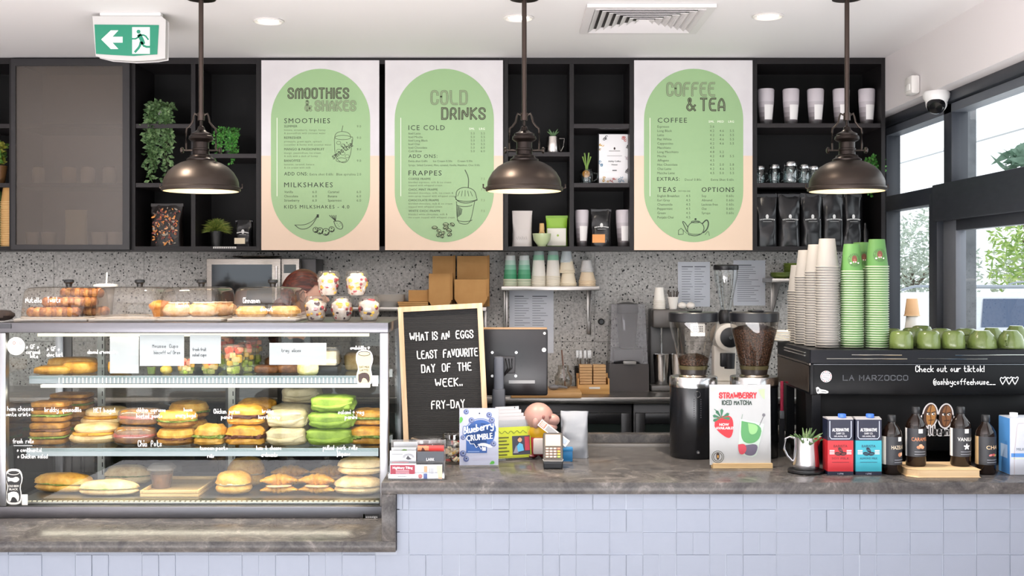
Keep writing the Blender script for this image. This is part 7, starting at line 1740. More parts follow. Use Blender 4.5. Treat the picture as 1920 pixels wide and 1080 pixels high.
# payment terminal
D = 4.44; x = X(1037, D); t = thing('payment_terminal', 'black card payment terminal with keypad at the front of the worktop', 'payment terminal', (x, D, BAR), -.03); T = Matrix.Translation((0, 0, 0))
m = MB(); m.add([(-.037, -.012, 0), (.037, -.012, 0), (.037, .1, 0), (-.037, .1, 0), (-.04, -.012, .028), (.04, -.012, .028), (.04, .1, .128), (-.04, .1, .128)], [(0, 3, 2, 1), (0, 1, 5, 4), (1, 2, 6, 5), (2, 3, 7, 6), (3, 0, 4, 7), (4, 5, 6, 7)], '#1c1e22/.35'); m.build('housing', t, local=True, bevel=.006)
f = (Vector((0, -.012, .0285)), Vector((1, 0, 0)), Vector((0, .112, .1)).normalized()); L1, L2 = lift(f, .001), lift(f, .004)
m = MB(); shape(m, L1, [(-.037, .004), (.037, .004), (.037, .144), (-.037, .144)], '#3a3634/.3'); m.build('face_plate', t, local=True); m = MB(); rect(m, lift(f, .002), -.03, .078, .03, .136, '#c8b09c/.1'); m.build('display', t, local=True); m = MB(); lines(m, lift(f, .002), [(-.039, .012), (-.036, .003), (.036, .003), (.039, .012)], .0025, '#9a9c9e/.3', 0); m.build('silver_trim', t, local=True)
for r_ in range(4):
    for c_ in range(4):
        m = MB(); col = '#c8a898/.4' if c_ < 3 else ('#d8705a/.4', '#e0a030/.4', '#e6c030/.4', '#8ab040/.4')[r_]; cx_, cy_ = -.0225 + c_ * .015, .064 - r_ * .0135; slab(m, f, cx_ - .0055, cy_ - .0038, cx_ + .0055, cy_ + .0038, .001, .0035, col); m.build('key', t, local=True)
# silver pouch and blue box
pouch('coffee_bag', 'plain silver grey foil bag standing open side on behind the payment terminal', 'coffee bag', X(1077, 4.72), 4.72, B, .115, .07, .19, '#8e9298/.3', (), None, -.15, 31, .16)
m = MB(); x = X(1062, 4.62); m.box(x - .024, x + .024, 4.6, 4.635, B, B + .055, '#1e6fa4/.4', .003); m.box(x - .025, x + .025, 4.599, 4.636, B + .042, B + .056, '#2478ae/.4', .002); tag(m.build('blue_box', origin=(x, 4.62, B)), 'small bright blue box in front of the silver bag', 'box')
# black coffee grinders
def grinder(px, label, fillh, full):
    D = 4.75; x = X(px, D); k = D / F; r = 44.5 * k; t = thing('coffee_grinder', label, 'grinder', (x, D, BAR), 0, 'black coffee grinders'); c = (x, D, B)
    zz = lambda py: Z(py, D - r) - B if False else (Z(py, D) - B)
    h1, h2, h3, h4, h5, h6 = zz(724), zz(705), zz(692), zz(610), zz(602), zz(585)
    m = MB(); m.lathe([(r * .96, 0), (r * .985, .004), (r * .985, h1)], '#16171a/.22', c=c, seg=56); m.build('body', t)
    m = MB(); m.lathe([(r, h1), (r * 1.005, h1 + .003), (r * 1.005, h2 - .003), (r * .98, h2), (0, h2 + .0005)], 'steel|#cacaca|0.2|z', c=c, seg=56); m.build('steel_collar', t)
    m = MB(); m.lathe([(r * .62, h2 + .001), (r * .6, h2 + .006), (r * .56, h2 + .008)], 'steel|#b4a898|0.2', c=c, seg=40); m.lathe([(r * .54, h2 + .008), (r * .57, h3)], '#2a2320/.35', c=c, seg=40); m.lathe([(r * .58, h3), (r * .62, h3 + .016)], '#5a5238/.25', c=c, seg=40); m.build('hopper_neck', t)
    prof = [(r * .6, h3 + .017), (r * .7, h3 + .06), (r * .84, h3 + .12), (r * .97, h4 - .01), (r * 1.0, h5)]
    m = MB(); m.shell(prof, 'glass|#e6e2de|0.07', c=c, seg=48); m.build('hopper', t)
    m = MB(); m.lathe([(r * 1.02, h5 - .002), (r * 1.04, h5), (r * 1.04, h6 - .004), (r * 1.0, h6), (0, h6 + .001)], '#15161a/.3', c=c, seg=56); m.box(x - .02, x + .03, D - .05, D + .04, B + h6 + .0015, B + h6 + .008, '#15161a/.3', .003); m.build('lid', t)
    def rad(h):
        for (ra, ha), (rb, hb) in zip(prof, prof[1:]):
            if h <= hb: return ra + (rb - ra) * (h - ha) / (hb - ha)
        return prof[-1][0]
    m = MB(); pr = [(0, h3 + .0165)] + [(rad(h) * .965, h) for h in [h3 + .018 + (fillh - .018) * i / 7 for i in range(8)]]; hh = h3 + fillh; pr += [(rad(hh) * .7, hh + .012), (rad(hh) * .3, hh + .02), (0, hh + .02)]
    m.lathe(pr, 'beans', c=c, seg=48); o = m.build('coffee_beans', t); o['kind'] = 'stuff'
    m = MB(); a0 = -PI / 2
    def onb(a, b_): q = a0 + a / r; return Vector((x + r * .99 * math.cos(q), D + r * .99 * math.sin(q), B + b_))
    for i in range(9): m.quad(onb(-.014, .17 + i * .009), onb(.018, .17 + i * .009), onb(.018, .174 + i * .009), onb(-.014, .174 + i * .009), '#2c2d31/.5')
    lines_ = [(onb(.002 + .012 * math.cos(q), .265 + .012 * math.sin(q))) for q in [2 * PI * i / 18 for i in range(18)]]; m.tube(lines_, .0008, '#3c3d42/.4', 4, closed=True); m.build('grille', t)
    m = MB(); T = Matrix.Translation(onb(.004, .03)) @ Matrix.Rotation(PI / 2, 4, 'X'); m.lathe([(.0, .0), (.007, 0), (.007, .004), (0, .005)], '#3a3b40/.3', T=T, seg=16); m.lathe([(.003, .005), (.0045, .006), (.004, .007), (0, .007)], '#c8c8ca/.2/1', T=T, seg=12); m.build('switch', t)
    if not full:
        m = MB(); pts = [(x + r * .93 * math.cos(a0 + .05 + q), D + r * .93 * math.sin(a0 + .05 + q), z_) for q in (-.33, -.11, .11, .33) for z_ in (B + h4 - .04, B + h5 - .008)]; m.add(pts, [(0, 2, 3, 1), (2, 4, 5, 3), (4, 6, 7, 5)], '#d9dbd6/.5', True); m.build('paper_label', t)
        m = MB(); q = [(i, j) for i in range(5) for j in range(3)]; [m.quad(*[Vector((x + r * .937 * math.cos(a0 + .05 + u), D + r * .937 * math.sin(a0 + .05 + u), z_)) for u, z_ in ((-.2 + i * .09, B + h5 - .016 - j * .009), (-.15 + i * .09, B + h5 - .016 - j * .009), (-.15 + i * .09, B + h5 - .022 - j * .009), (-.2 + i * .09, B + h5 - .022 - j * .009))], '#3a3c3e/.5') for i, j in q]; m.build('label_print', t)
    return t
grinder(1300, 'black coffee grinder nearly empty of beans, left of the strawberry poster', .045, False); grinder(1414, 'black coffee grinder full of beans, behind the strawberry poster', .165, True)
# strawberry poster
D = 4.455; k = D / F; fr = WF(X(1331, D), D, B, .02, .03); fp = (fr[0], fr[1] * k, fr[2] * k); t = thing('drink_poster', 'strawberry iced matcha poster on a wooden foot in front of the grinders', 'poster', (X(1388, D), D, BAR))
m = MB(); slab(m, fp, 5, 0, 117, 9, -.03, .012, 'wood|#b89868|#d0b484|x'); m.build('wooden_foot', t); m = MB(); slab(m, fp, 0, 6, 115, 156, -.004, .0, '#acaeae/.4'); m.build('panel', t); L1, L2, L3 = lift(fp, .0012), lift(fp, .0024), lift(fp, .0036)
m = MB(); write(m, 'STRAWBERRY', (L1[0] + L1[1] * 19 + L1[2] * 131, L1[1], L1[2]), 9.5, 2.6, '#c22a34/.5', fit=69, smooth=1); m.build('red_lettering', t); m = MB(); write(m, 'ICED MATCHA', (L1[0] + L1[1] * 24 + L1[2] * 118.5, L1[1], L1[2]), 7.5, 1.8, '#2f4038/.5', fit=55, smooth=1); m.build('green_lettering', t)
m = MB(); shape(m, L1, [(9, 78), (10, 92), (22, 97), (36, 99), (44, 92), (45, 72), (41, 58), (34, 55), (18, 66)], '#c4202c/.5', 2); m.build('strawberry_print', t)
m = MB(); [shape(m, L2, [(22, 94), (22 + 14 * math.cos(q) - 3 * math.sin(q), 94 + 14 * math.sin(q) + 3 * math.cos(q)), (22 + 17 * math.cos(q), 94 + 17 * math.sin(q)), (22 + 14 * math.cos(q) + 3 * math.sin(q), 94 + 14 * math.sin(q) - 3 * math.cos(q))], '#2f6a4c/.5') for q in (3.5, 2.9, 2.2, 1.5, .5, -.1)]; lines(m, L2, [(22, 94), (14, 106), (9, 110)], 1.2, '#2f6a4c/.5'); m.build('strawberry_leaves', t)
m = MB(); typ(m, 'NOW', (L3[0] + L3[1] * 27 + L3[2] * 79, L3[1], L3[2]), 5, '#fff4f0/.5', 'c', off=.03); typ(m, 'AVAILABLE!', (L3[0] + L3[1] * 28 + L3[2] * 72.5, L3[1], L3[2]), 5, '#fff4f0/.5', 'c', off=.03, fit=33); m.build('white_lettering', t)
m = MB(); shape(m, L1, [(58, 92), (103, 82), (88, 24), (80, 20), (60, 24), (53, 30)], '#b4c4b8/.4'); shape(m, L2, [(60, 88), (100, 80), (93, 50), (70, 44), (58, 56)], '#4f8f56/.5', 2); shape(m, L3, [(72, 84), (92, 80), (88, 64), (74, 62)], '#86b878/.5', 2); shape(m, L2, [(62, 42), (92, 46), (87, 26), (76, 22), (64, 26)], '#5a5266/.5', 2); shape(m, L3, [(53, 44), (66, 46), (70, 34), (62, 24), (54, 28)], '#b83a48/.5', 2); lines(m, L2, [(94, 80), (102, 97)], 1, '#5a5a60/.5', 0); disc(m, L2, 102, 99, 3, '#6a6a70/.5'); lines(m, L2, [(60, 92), (62, 100)], 1.4, '#8a9a90/.5', 0); m.build('drink_print', t)
m = MB(); [lines(m, L1, [(15 + r_ * math.cos(q), 21 + r_ * math.sin(q)) for q in (a, a + .16)], 1.3, '#4a4a40/.5', 0) for r_ in (11, 8) for a in [2 * PI * i / 22 for i in range(22)]]; shape(m, L2, [(12, 27), (15, 29), (18, 27), (18, 19), (15, 14), (12, 19)], '#3a2a1e/.5', 1); shape(m, L3, [(13.5, 24), (16.5, 24), (16, 19), (14, 19)], '#c8964a/.5'); m.build('emblem', t); m = MB(); shape(m, L1, [(92, 146), (104, 148), (104, 128), (98, 134)], '#a9c894/.5'); m.build('leaf_print', t); m = MB(); [disc(m, L1, 4 + (i % 4) * 2.6, 145 + (i // 4) * 2.6, .7, '#b8c8b0/.5') for i in range(14)]; m.build('corner_decoration', t)

# ================================================================ ESPRESSO MACHINE AND WHAT STANDS ROUND IT
MF, MBk = 4.5, 5.06
ML, MR = X(1520, MF), 2.055
MT = Z(655, MF)
t = mach = thing('espresso_machine', 'large black espresso machine with white pen writing on its back', 'coffee machine', ((ML + MR) / 2, MF, BAR))
BKM = '#0c0d10/.36/0/.2'
zu = Z(682, MF); zl = Z(741, MF)
m = MB(); m.box(ML, MR, MF + .004, MBk, zl, zu, BKM, .004); m.build('upper_body', t)
m = MB(); m.box(ML + .012, MR, MF - .002, MF + .004, zl + .004, zu - .006, '#08090b/.36/0/.15', .002); m.build('back_panel', t)
m = MB()
for q in ((ML, MR, MF - .004, MF + .01), (ML, MR, MBk - .012, MBk + .002), (ML - .002, ML + .012, MF + .01, MBk - .012)): m.box(q[0], q[1], q[2], q[3], zu + .002, MT - .0025, '#111318/.3/0/.25')
m.box(ML + .012, MR, MF + .01, MBk - .012, zu + .002, MT - .003, '#121316/.3'); m.build('cup_tray_rail', t)
for k, (z_, segs) in enumerate(((MT - .022, ((1596, 1690), (1790, 1920))), (MT - .037, ((1549, 1700), (1720, 1850))))):
    for a_, b2 in segs:
        m = MB(); m.tube([(X(a_, MF), MF - .0055, z_), (X(b2, MF), MF - .0055, z_)], .0022, 'steel|#b8bcb4|0.15', 6); m.build('rail_slot', t)
for z_ in (MT - .018, MT - .03):
    m = MB(); m.tube([(ML - .0035, MF + .08, z_), (ML - .0035, MF + .42, z_)], .0024, 'steel|#d8d2c8|0.2|y', 6); m.build('rail_slot', t)
m = MB(); m.box(ML - .003, ML, MF + .004, MBk, zu - .006, zu + .001, 'steel|#b8b0a8|0.2|y'); m.box(ML + .01, MR, MF - .004, MF + .004, zu - .004, zu - .001, '#6a6e72/.25/.8'); m.build('trim_strip', t)
m = MB(); m.box(ML - .002, ML, MF + .03, MBk - .005, zl + .01, zu - .01, '#6e5f52/.16/.9'); m.build('bronze_side_panel', t)
m = MB(); m.box(ML + .05, MR, MF + .06, MBk - .12, BAR + .05, zl, '#060607/.5/0/.15', .006); m.build('lower_body', t)
m = MB(); m.prism([(MF + .03, BAR + .03), (MF + .09, BAR + .03), (MF + .12, zl), (MF + .02, zl)], ML + .01, ML + .045, '#101114/.35/0/.25', 'yz'); m.prism([(MBk - .12, BAR + .03), (MBk - .05, BAR + .03), (MBk - .02, zl), (MBk - .12, zl)], ML + .01, ML + .045, '#101114/.35/0/.25', 'yz'); m.box(ML + .012, ML + .04, MF + .05, MBk - .06, BAR + .03, BAR + .06, '#1c1d20/.3', .004); m.build('side_leg', t)
m = MB(); m.box(ML - .01, MR, MBk - .1, MBk + .1, BAR + .04, BAR + .075, 'steel|#a8a29a|0.25', .004); m.build('drip_tray', t)
for x in (ML + .03, MR - .05):
    for y in (MF + .07, MBk - .1): m = MB(); m.lathe([(.022, 0), (.018, .03)], '#222428/.4', c=(x, y, B), seg=14); m.build('foot', t)
# writing and stickers on the back panel
f0 = PF(0, 0, MF - .0035); f = (f0[0], f0[1], -f0[2]); f2 = (f[0] + Vector((0, -.001, 0)), f[1], f[2]); PEN = '#f4f4f2/.5'
for s, px, py, h, w, q in (('Check out our tiktok!', 1717, 697, 13, 128, 2), ('@ashbycoffeehouse__', 1750, 721, 12.5, 116, 2)):
    m = MB(); write(m, s, PF(px, py, MF - .0035), h * .85, 1.25, PEN, fit=w); m.build('pen_lettering', t)
m = MB(); [lines(m, f, [(x_ + 4, 721), (x_ - 1, 712), (x_ + 1, 707), (x_ + 5, 710), (x_ + 8, 706), (x_ + 11, 709), (x_ + 4, 721)], 1.5, PEN, 1) for x_ in (1876, 1888, 1899)]; m.build('drawn_hearts', t)
m = MB(); write(m, 'LA MARZOCCO', PF(1581, 713, MF - .003), 9, 1.8, '#46494e/.4', fit=121, smooth=0); m.build('maker_lettering', t)
m = MB(); disc(m, f, 1549, 706, 10.8, '#e2e0e0/.5'); [lines(m, f2, circ(1549, 706, 9, 9, a, a + .22, 4), 1.4, c, 0) for a, c in zip([.45 * i for i in range(14)], ['#4a4a50/.5', '#a83a48/.5', '#6a6a70/.5'] * 5)]; [lines(m, f2, [(1543, 701 + k * 3.4), (1555, 700 + k * 3.4)], 1.2, '#8a8890/.5', 0) for k in range(4)]; m.build('round_sticker', t)
m = MB(); shape(m, f, [(1530, 727), (1534, 725), (1538, 730), (1547, 731), (1554, 734), (1552, 738), (1538, 737), (1532, 739)], '#e6e6e4/.5', 1); shape(m, f2, [(1533, 729), (1535, 730), (1534, 735), (1532, 734)], '#1a1a1c/.5'); lines(m, f2, [(1540, 734), (1549, 735)], 1.2, '#3a3a3c/.5', 0); m.build('white_sticker', t)
LF = MF + .0575
f0 = PF(0, 0, LF); f = (f0[0], f0[1], -f0[2]); F_ = [(f[0] + Vector((0, -.0006 * k, 0)), f[1], f[2]) for k in range(6)]
for cx_, cy_, a_, c1 in ((1744, 779, .12, '#b07a3e'), (1773, 780, .1, '#8a5a34')):
    def E(rx, ry, n=26): return [(cx_ + rx * math.cos(q) * math.cos(a_) - ry * math.sin(q) * math.sin(a_), cy_ + rx * math.cos(q) * math.sin(a_) + ry * math.sin(q) * math.cos(a_)) for q in [2 * PI * i / n for i in range(n)]]
    m = MB(); shape(m, F_[0], E(15, 24), '#e8e2e0/.5'); shape(m, F_[0], [(cx_ - 20, cy_ + 3), (cx_ - 12, cy_ - 4), (cx_ - 12, cy_ + 10)], '#e8e2e0/.5'); shape(m, F_[0], [(cx_ + 18, cy_ + 3), (cx_ + 12, cy_ - 4), (cx_ + 12, cy_ + 10)], '#e8e2e0/.5')
    shape(m, F_[1], E(12.4, 21.5), '#4a2e1e/.5'); shape(m, F_[2], [(x_ + 1.5, y_) for x_, y_ in E(8.8, 20)], c1 + '/.5'); lines(m, F_[3], [(cx_ + 2, cy_ - 20), (cx_ - 1, cy_ - 4), (cx_ + 2, cy_ + 8), (cx_ - 1, cy_ + 20)], 1.6, '#5a3820/.5')
    for s in (-1, 1): disc(m, F_[3], cx_ + 1 + s * 4.6, cy_ - 3, 3.2, '#f2ece4/.5', 2.4); disc(m, F_[4], cx_ + 2 + s * 4.6, cy_ - 2.6, 1.5, '#1a1410/.5'); lines(m, F_[5], [(cx_ + 1 + s * 8, cy_ - 7 + (s < 0) * 1), (cx_ + 1 + s * 1.6, cy_ - 5)], 2.0, '#3a2416/.5', 0)
    lines(m, F_[3], [(cx_ - 3, cy_ + 9), (cx_ + 6, cy_ + 8)], 1.3, '#3a2416/.5', 0); m.build('bean_sticker', t)
m = MB(); write(m, 'cool beans', PF(1720, 815, LF - .002), 16, 6.2, '#e8e4e2/.5', fit=66); write(m, 'cool beans', PF(1720, 815, LF - .0035), 16, 2.0, '#2a2422/.5', fit=66); m.build('sticker_lettering', t)

# ---- cups on the machine
WCUP = cup_obj('paper_cup', .0455, .115, '#928e89/.6', '#9a9690/.5'); GCUP = cup_obj('paper_cup', .0455, .112, '#548344/.6', '#a9b899/.55')
MZ = MT + .0004
def mk(o): c = o.copy(); COL.objects.link(c); return c
x0_ = X(1551, 4.62)
for k, (px, D, n, l) in enumerate(((1551, 4.62, 32, 'front white stack on the machine'), (1530, 4.735, 30, 'second white stack from the front on the machine'), (1511, 4.85, 28, 'third white stack from the front on the machine'), (1497, 4.96, 22, 'rearmost white stack on the machine'))):
    stack(WCUP if k == 0 else mk(WCUP), X(px, D), D, MZ, n, .0104 if k < 2 else .0104, 'white paper cup nested in the ' + l, 'topmost cup of the ' + l, 'white takeaway cups on the machine')
GP = .0095
for k, (px, D, n, l) in enumerate(((1597, 4.62, 33, 'left green stack on the machine'), (1644, 4.62, 35, 'tall right green stack on the machine'), (1615, 4.735, 34, 'green stack behind the other two'))):
    stack(GCUP if k == 0 else mk(GCUP), X(px, D), D, MZ, n, GP, 'pale green takeaway cup nested in the ' + l, 'topmost cup with a round bean emblem on the ' + l, 'green takeaway cups on the machine')
# the emblem on each topmost green cup
def emblem(px, D, n):
    x, y, z = X(px, D), D, MZ + (n - 1) * GP; r, h = .0455, .112
    top = [o for o in COL.objects if o.name.startswith('paper_cup') and abs(o.location.x - x) < .002 and abs(o.location.y - y) < .002 and abs(o.location.z - z) < .001][0]
    def M_(a, b_, d=.0006):
        u = (b_ + h * .42) / h; rr = r * (.985 - .3 * u) + d; q = -PI / 2 + a / rr; return Vector((rr * math.cos(q), rr * math.sin(q), b_ + h * .42))
    def bl(pts, c, d): m.poly([M_(a, b_, d) for a, b_ in pts], c)
    m = MB()
    for rr_ in (.026, .018):
        for i in range(28):
            a = 2 * PI * i / 28; e = 2 * PI / 28
            bl([((rr_ + w_) * math.cos(q), (rr_ + w_) * math.sin(q)) for w_, q in ((-.0005, a), (.0005, a), (.0005, a + e), (-.0005, a + e))], '#3f5a36/.5', .0006)
    for i in range(20):
        a = 2 * PI * i / 20
        if i % 10 == 9: continue
        bl([(.022 * math.cos(a) + u * math.cos(a + 1.57) + v * math.cos(a), .022 * math.sin(a) + u * math.sin(a + 1.57) + v * math.sin(a)) for u, v in ((-.0019, -.002), (.0019, -.002), (.0013, .0022), (-.0013, .0022))], '#3f5a36/.5', .0007)
    bl([(.011 * math.cos(q), .003 + .0155 * math.sin(q)) for q in [2 * PI * i / 18 for i in range(18)]], '#6e4030/.5', .0008); bl([(.0055 * math.cos(q), -.002 + .008 * math.sin(q)) for q in [2 * PI * i / 14 for i in range(14)]], '#8a5240/.5', .001)
    for s in (-1, 1): bl([(s * .004 + .0022 * math.cos(q), -.008 + .003 * math.sin(q)) for q in [2 * PI * i / 10 for i in range(10)]], '#f0ece4/.5', .0012); bl([(s * .015 + .004 * math.cos(q), -.012 + .003 * math.sin(q)) for q in [2 * PI * i / 10 for i in range(10)]], '#f0ece4/.5', .0012)
    o = m.build('emblem', top, local=True)
emblem(1597, 4.62, 33); emblem(1644, 4.62, 35); emblem(1615, 4.735, 34)
# white saucers at the back corner
so = None
for k in range(7):
    if so is None: m = MB(); m.lathe([(.03, 0), (.05, .004), (.058, .009), (.056, .011), (.03, .005), (0, .005)], '#efe8de/.3', seg=28); so = m.build('saucer'); q = so
    else: q = so.copy(); COL.objects.link(q)
    q.location = (X(1474, 5.0), 4.995, MZ + k * .0062); tag(q, 'white saucer stacked at the back left corner of the machine' if k < 6 else 'topmost white saucer at the back left corner of the machine', 'saucer', 'white saucers on the machine')
# green mugs upside down
def mug(px, D, r, h, label, ha=None, tea=False):
    x = X(px, D); t = thing('mug', label, 'mug', (x, D, MZ), 0, 'green mugs drying on the machine'); c = 'food|#56642f|#606f3c|#6e7d4a|8|0.2'
    m = MB(); pr = [(r * .97, 0), (r, .002), (r * 1.0, h * .4), (r * .93, h * .78), (r * .8, h * .94), (r * .62, h * .985), (r * .55, h), (r * .5, h * .985), (0, h * .98)] if not tea else [(r, 0), (r * 1.02, .002), (r * .95, h * .4), (r * .8, h * .72), (r * .55, h * .93), (r * .5, h), (r * .44, h), (0, h * .96)]
    m.lathe(pr, c, c=(x, D, MZ), seg=36); m.build('body', t)
    if ha is not None:
        m = MB(); u = Vector((math.cos(ha), math.sin(ha), 0)); P_ = lambda d, z_: Vector((x, D, MZ + z_)) + u * d; m.tube([P_(r * .96, h * .2), P_(r * 1.45, h * .26), P_(r * 1.55, h * .5), P_(r * 1.35, h * .72), P_(r * .88, h * .76)], .0055, c, 8); m.build('handle', t)
for a in ((1690, 4.56, .046, .07, 'green mug in the front row, nearest the cup stacks'), (1741, 4.56, .046, .07, 'green mug second in the front row'), (1787, 4.56, .046, .07, 'green mug third in the front row'), (1841, 4.57, .057, .07, 'wide green cup fourth in the front row', 2.4, True), (1895, 4.57, .053, .07, 'wide green cup at the right end of the front row with its handle showing', -2.2, True),
          (1711, 4.69, .045, .075, 'green mug in the second row behind the first front mug', .5), (1765, 4.69, .045, .072, 'green mug in the second row behind the gap of the front mugs', .6), (1812, 4.69, .048, .072, 'green mug in the second row behind the wide cup', 1.2), (1860, 4.7, .05, .075, 'green cup in the second row between the two wide front cups', 2.2, True), (1905, 4.72, .05, .082, 'green cup in the second row at the far right, standing highest', .8, True),
          (1728, 4.82, .045, .078, 'green mug in the third row seen between the front mugs', 1.0), (1672, 4.69, .042, .072, 'green mug half hidden behind the tall green cup stack', 2.0)): mug(*a)
# peach cup on white ones, by the window
o1 = cup_obj('paper_cup', .036, .085, '#f0ece8/.6', '#f2efea/.5'); D = 4.93
stack(o1, X(1710, D), D, MZ, 4, .0095, 'white paper cup low in the small stack under the peach cup', 'white paper cup directly under the peach one by the window', 'small cups at the back of the machine')
o2 = cup_obj('paper_cup', .033, .075, '#e6b98c/.6', '#ecca a4/.5'.replace(' ', '')); o2.location = (X(1710, D), D, MZ + 3 * .0095 + .0855); tag(o2, 'peach coloured paper cup upside down on white cups by the window', 'paper cup', 'small cups at the back of the machine')

# ---- bottles, cartons and jug in front of the machine
x, D = X(1511, 4.36), 4.36; m = MB(); m.lathe([(.062, 0), (.068, .004), (.068, .011), (.06, .013), (0, .013)], '#151517/.35', c=(x, D, B), seg=40); tag(m.build('coaster', origin=(x, D, B)), 'round black coaster under the steel jug', 'coaster'); z = B + .0134
t = thing('milk_jug', 'steel milk jug planted with a succulent on a black coaster beside the cartons', 'jug', (x, D, z)); c = (x, D, z); SJ = 'steel|#cfcfd2|0.16|z'
m = MB(); m.lathe([(.046, 0), (.05, .004), (.051, .02), (.045, .09), (.047, .122), (.045, .122), (.043, .092), (.0, .088)], SJ, c=c, seg=40); m.add([(x + .04, D - .016, z + .122), (x + .04, D + .016, z + .122), (x + .066, D, z + .124), (x + .046, D, z + .085)], [(0, 2, 3), (1, 3, 2)], SJ); m.build('body', t)
m = MB(); m.tube([(x - .045, D, z + .116), (x - .062, D, z + .122), (x - .078, D, z + .115), (x - .082, D, z + .075), (x - .07, D, z + .05), (x - .052, D, z + .03)], .0042, SJ, 8); m.build('handle', t)
m = MB(); rnd = random.Random(4)
for k in range(22):
    a_ = k * 2.4; e = rnd.uniform(.35, 1.25); L = rnd.uniform(.05, .075); d_ = Vector((math.cos(a_) * math.cos(e), math.sin(a_) * math.cos(e), math.sin(e))); o_ = Vector((x, D, z + .09)) + Vector((d_.x, d_.y, 0)) * .02; m.tube([o_, o_ + d_ * L * .5, o_ + d_ * L + Vector((d_.x, d_.y, 0)) * .012 - Vector((0, 0, .004))], [.005, .006, .001], ('leaf|#6f8f5c|#47653c', 'leaf|#88a470|#5c7a4c')[k % 2], 6)
m.build('succulent', t)
def milk_carton(px0, px1, col, name2, label, side):
    D = 4.30; a, b_ = X(px0, D), X(px1, D); t = thing('milk_carton', label, 'carton', ((a + b_) / 2, D, BAR), 0, 'plant milk cartons'); NV = '#131930/.4'; H = Z(787, D) - B; z_ = lambda py: Z(py, D)
    m = MB(); m.box(a, b_, D, D + .07, B, z_(884), NV); m.box(a, b_, D, D + .07, z_(884), z_(826), col); m.box(a, b_, D, D + .07, z_(826), B + H, NV); m.build('carton_body', t)
    m = MB(); m.prism([(D, B + H + .0004), (D + .07, B + H + .0004), (D + .07, B + H + .004), (D + .03, B + H + .009), (D, B + H + .003)], a, b_, '#a8a6a8/.4', 'yz'); m.build('carton_top', t)
    m = MB(); cx_ = a + (b_ - a) * .62; m.lathe([(.015, 0), (.015, .012), (.013, .0135), (0, .0135)], '#3f6fd0/.35', c=(cx_, D + .022, B + H + .0062), seg=22); m.build('screw_cap', t)
    f0 = PF((px0 + px1) / 2, 0, D - .0006); f = (f0[0], f0[1], -f0[2]); f = (Vector((f0[0].x, f0[0].y, EYE + HY * D / F)), f0[1], -f0[2]); f2 = (f[0] + Vector((0, -.0005, 0)), f[1], f[2]); tf = lambda y: (f2[0] + f2[2] * y, f2[1], -f2[2])
    m = MB(); lines(m, f, [(-20, 790), (-20, 819), (-17, 823), (17, 823), (20, 819), (20, 790)], 1.3, '#c4cce0/.5', 0); typ(m, 'ALTERNATIVE', tf(809), 6.4, '#f2f2f4/.5', 'c', off=.025, fit=31); typ(m, 'DAIRY CO.', tf(814.5), 3.6, '#f2f2f4/.5', 'c', fit=16); typ(m, '100% ANIMAL FREE', tf(819.5), 3.0, '#e2e2e8/.5', 'c', fit=24); m.build('brand_lettering', t)
    m = MB(); typ(m, 'BARISTA', tf(839), 5.0, side, 'c', off=.01, fit=26); m.build('flavour_lettering', t); m = MB(); typ(m, name2, tf(861.5), 4.2, side, 'c', fit=33); m.build('flavour_lettering', t); m = MB(); rect(m, f2, -16, 866.5, 16, 867.3, side); m.build('rule_line', t); m = MB(); typ(m, '1 LITRE', tf(889.5), 2.6, '#d8dcec/.5', 'c'); m.build('volume_lettering', t)
    m = MB(); [shape(m, f2, [(ox + 6 * math.cos(q) * math.cos(an) - 3.4 * math.sin(q) * math.sin(an), oy + 6 * math.cos(q) * math.sin(an) + 3.4 * math.sin(q) * math.cos(an)) for q in [2 * PI * i / 16 for i in range(16)]], '#161a30/.5' if name2[0] == 'A' else '#3a1414/.5') for ox, oy, an in ((0, 844, .9), (-5, 851, .2), (5.5, 851, -.2))]; [lines(m, (f2[0] + Vector((0, -.0004, 0)), f2[1], f2[2]), [(ox - 3, oy), (ox + 3, oy)], .6, col, 0) for ox, oy in ((0, 844), (-5, 851), (5.5, 851))]; m.build('bean_print', t)
    m = MB(); [rect(m, f2, s * 16 - 4.5, 844 + k * 3, s * 16 + 4.5, 845.6 + k * 3, '#f2e8e8/.5') for s in (-1, 1) for k in range(3)]; m.build('small_print', t)
milk_carton(1552, 1600, '#bb222b/.4', 'SOY MILK', 'navy and bright red plant milk carton beside the steel jug', '#5a1018/.5'); milk_carton(1604.5, 1653, '#2f9cac/.4', 'ALMOND MILK', 'navy and turquoise plant milk carton beside the first bottle', '#16304a/.5')
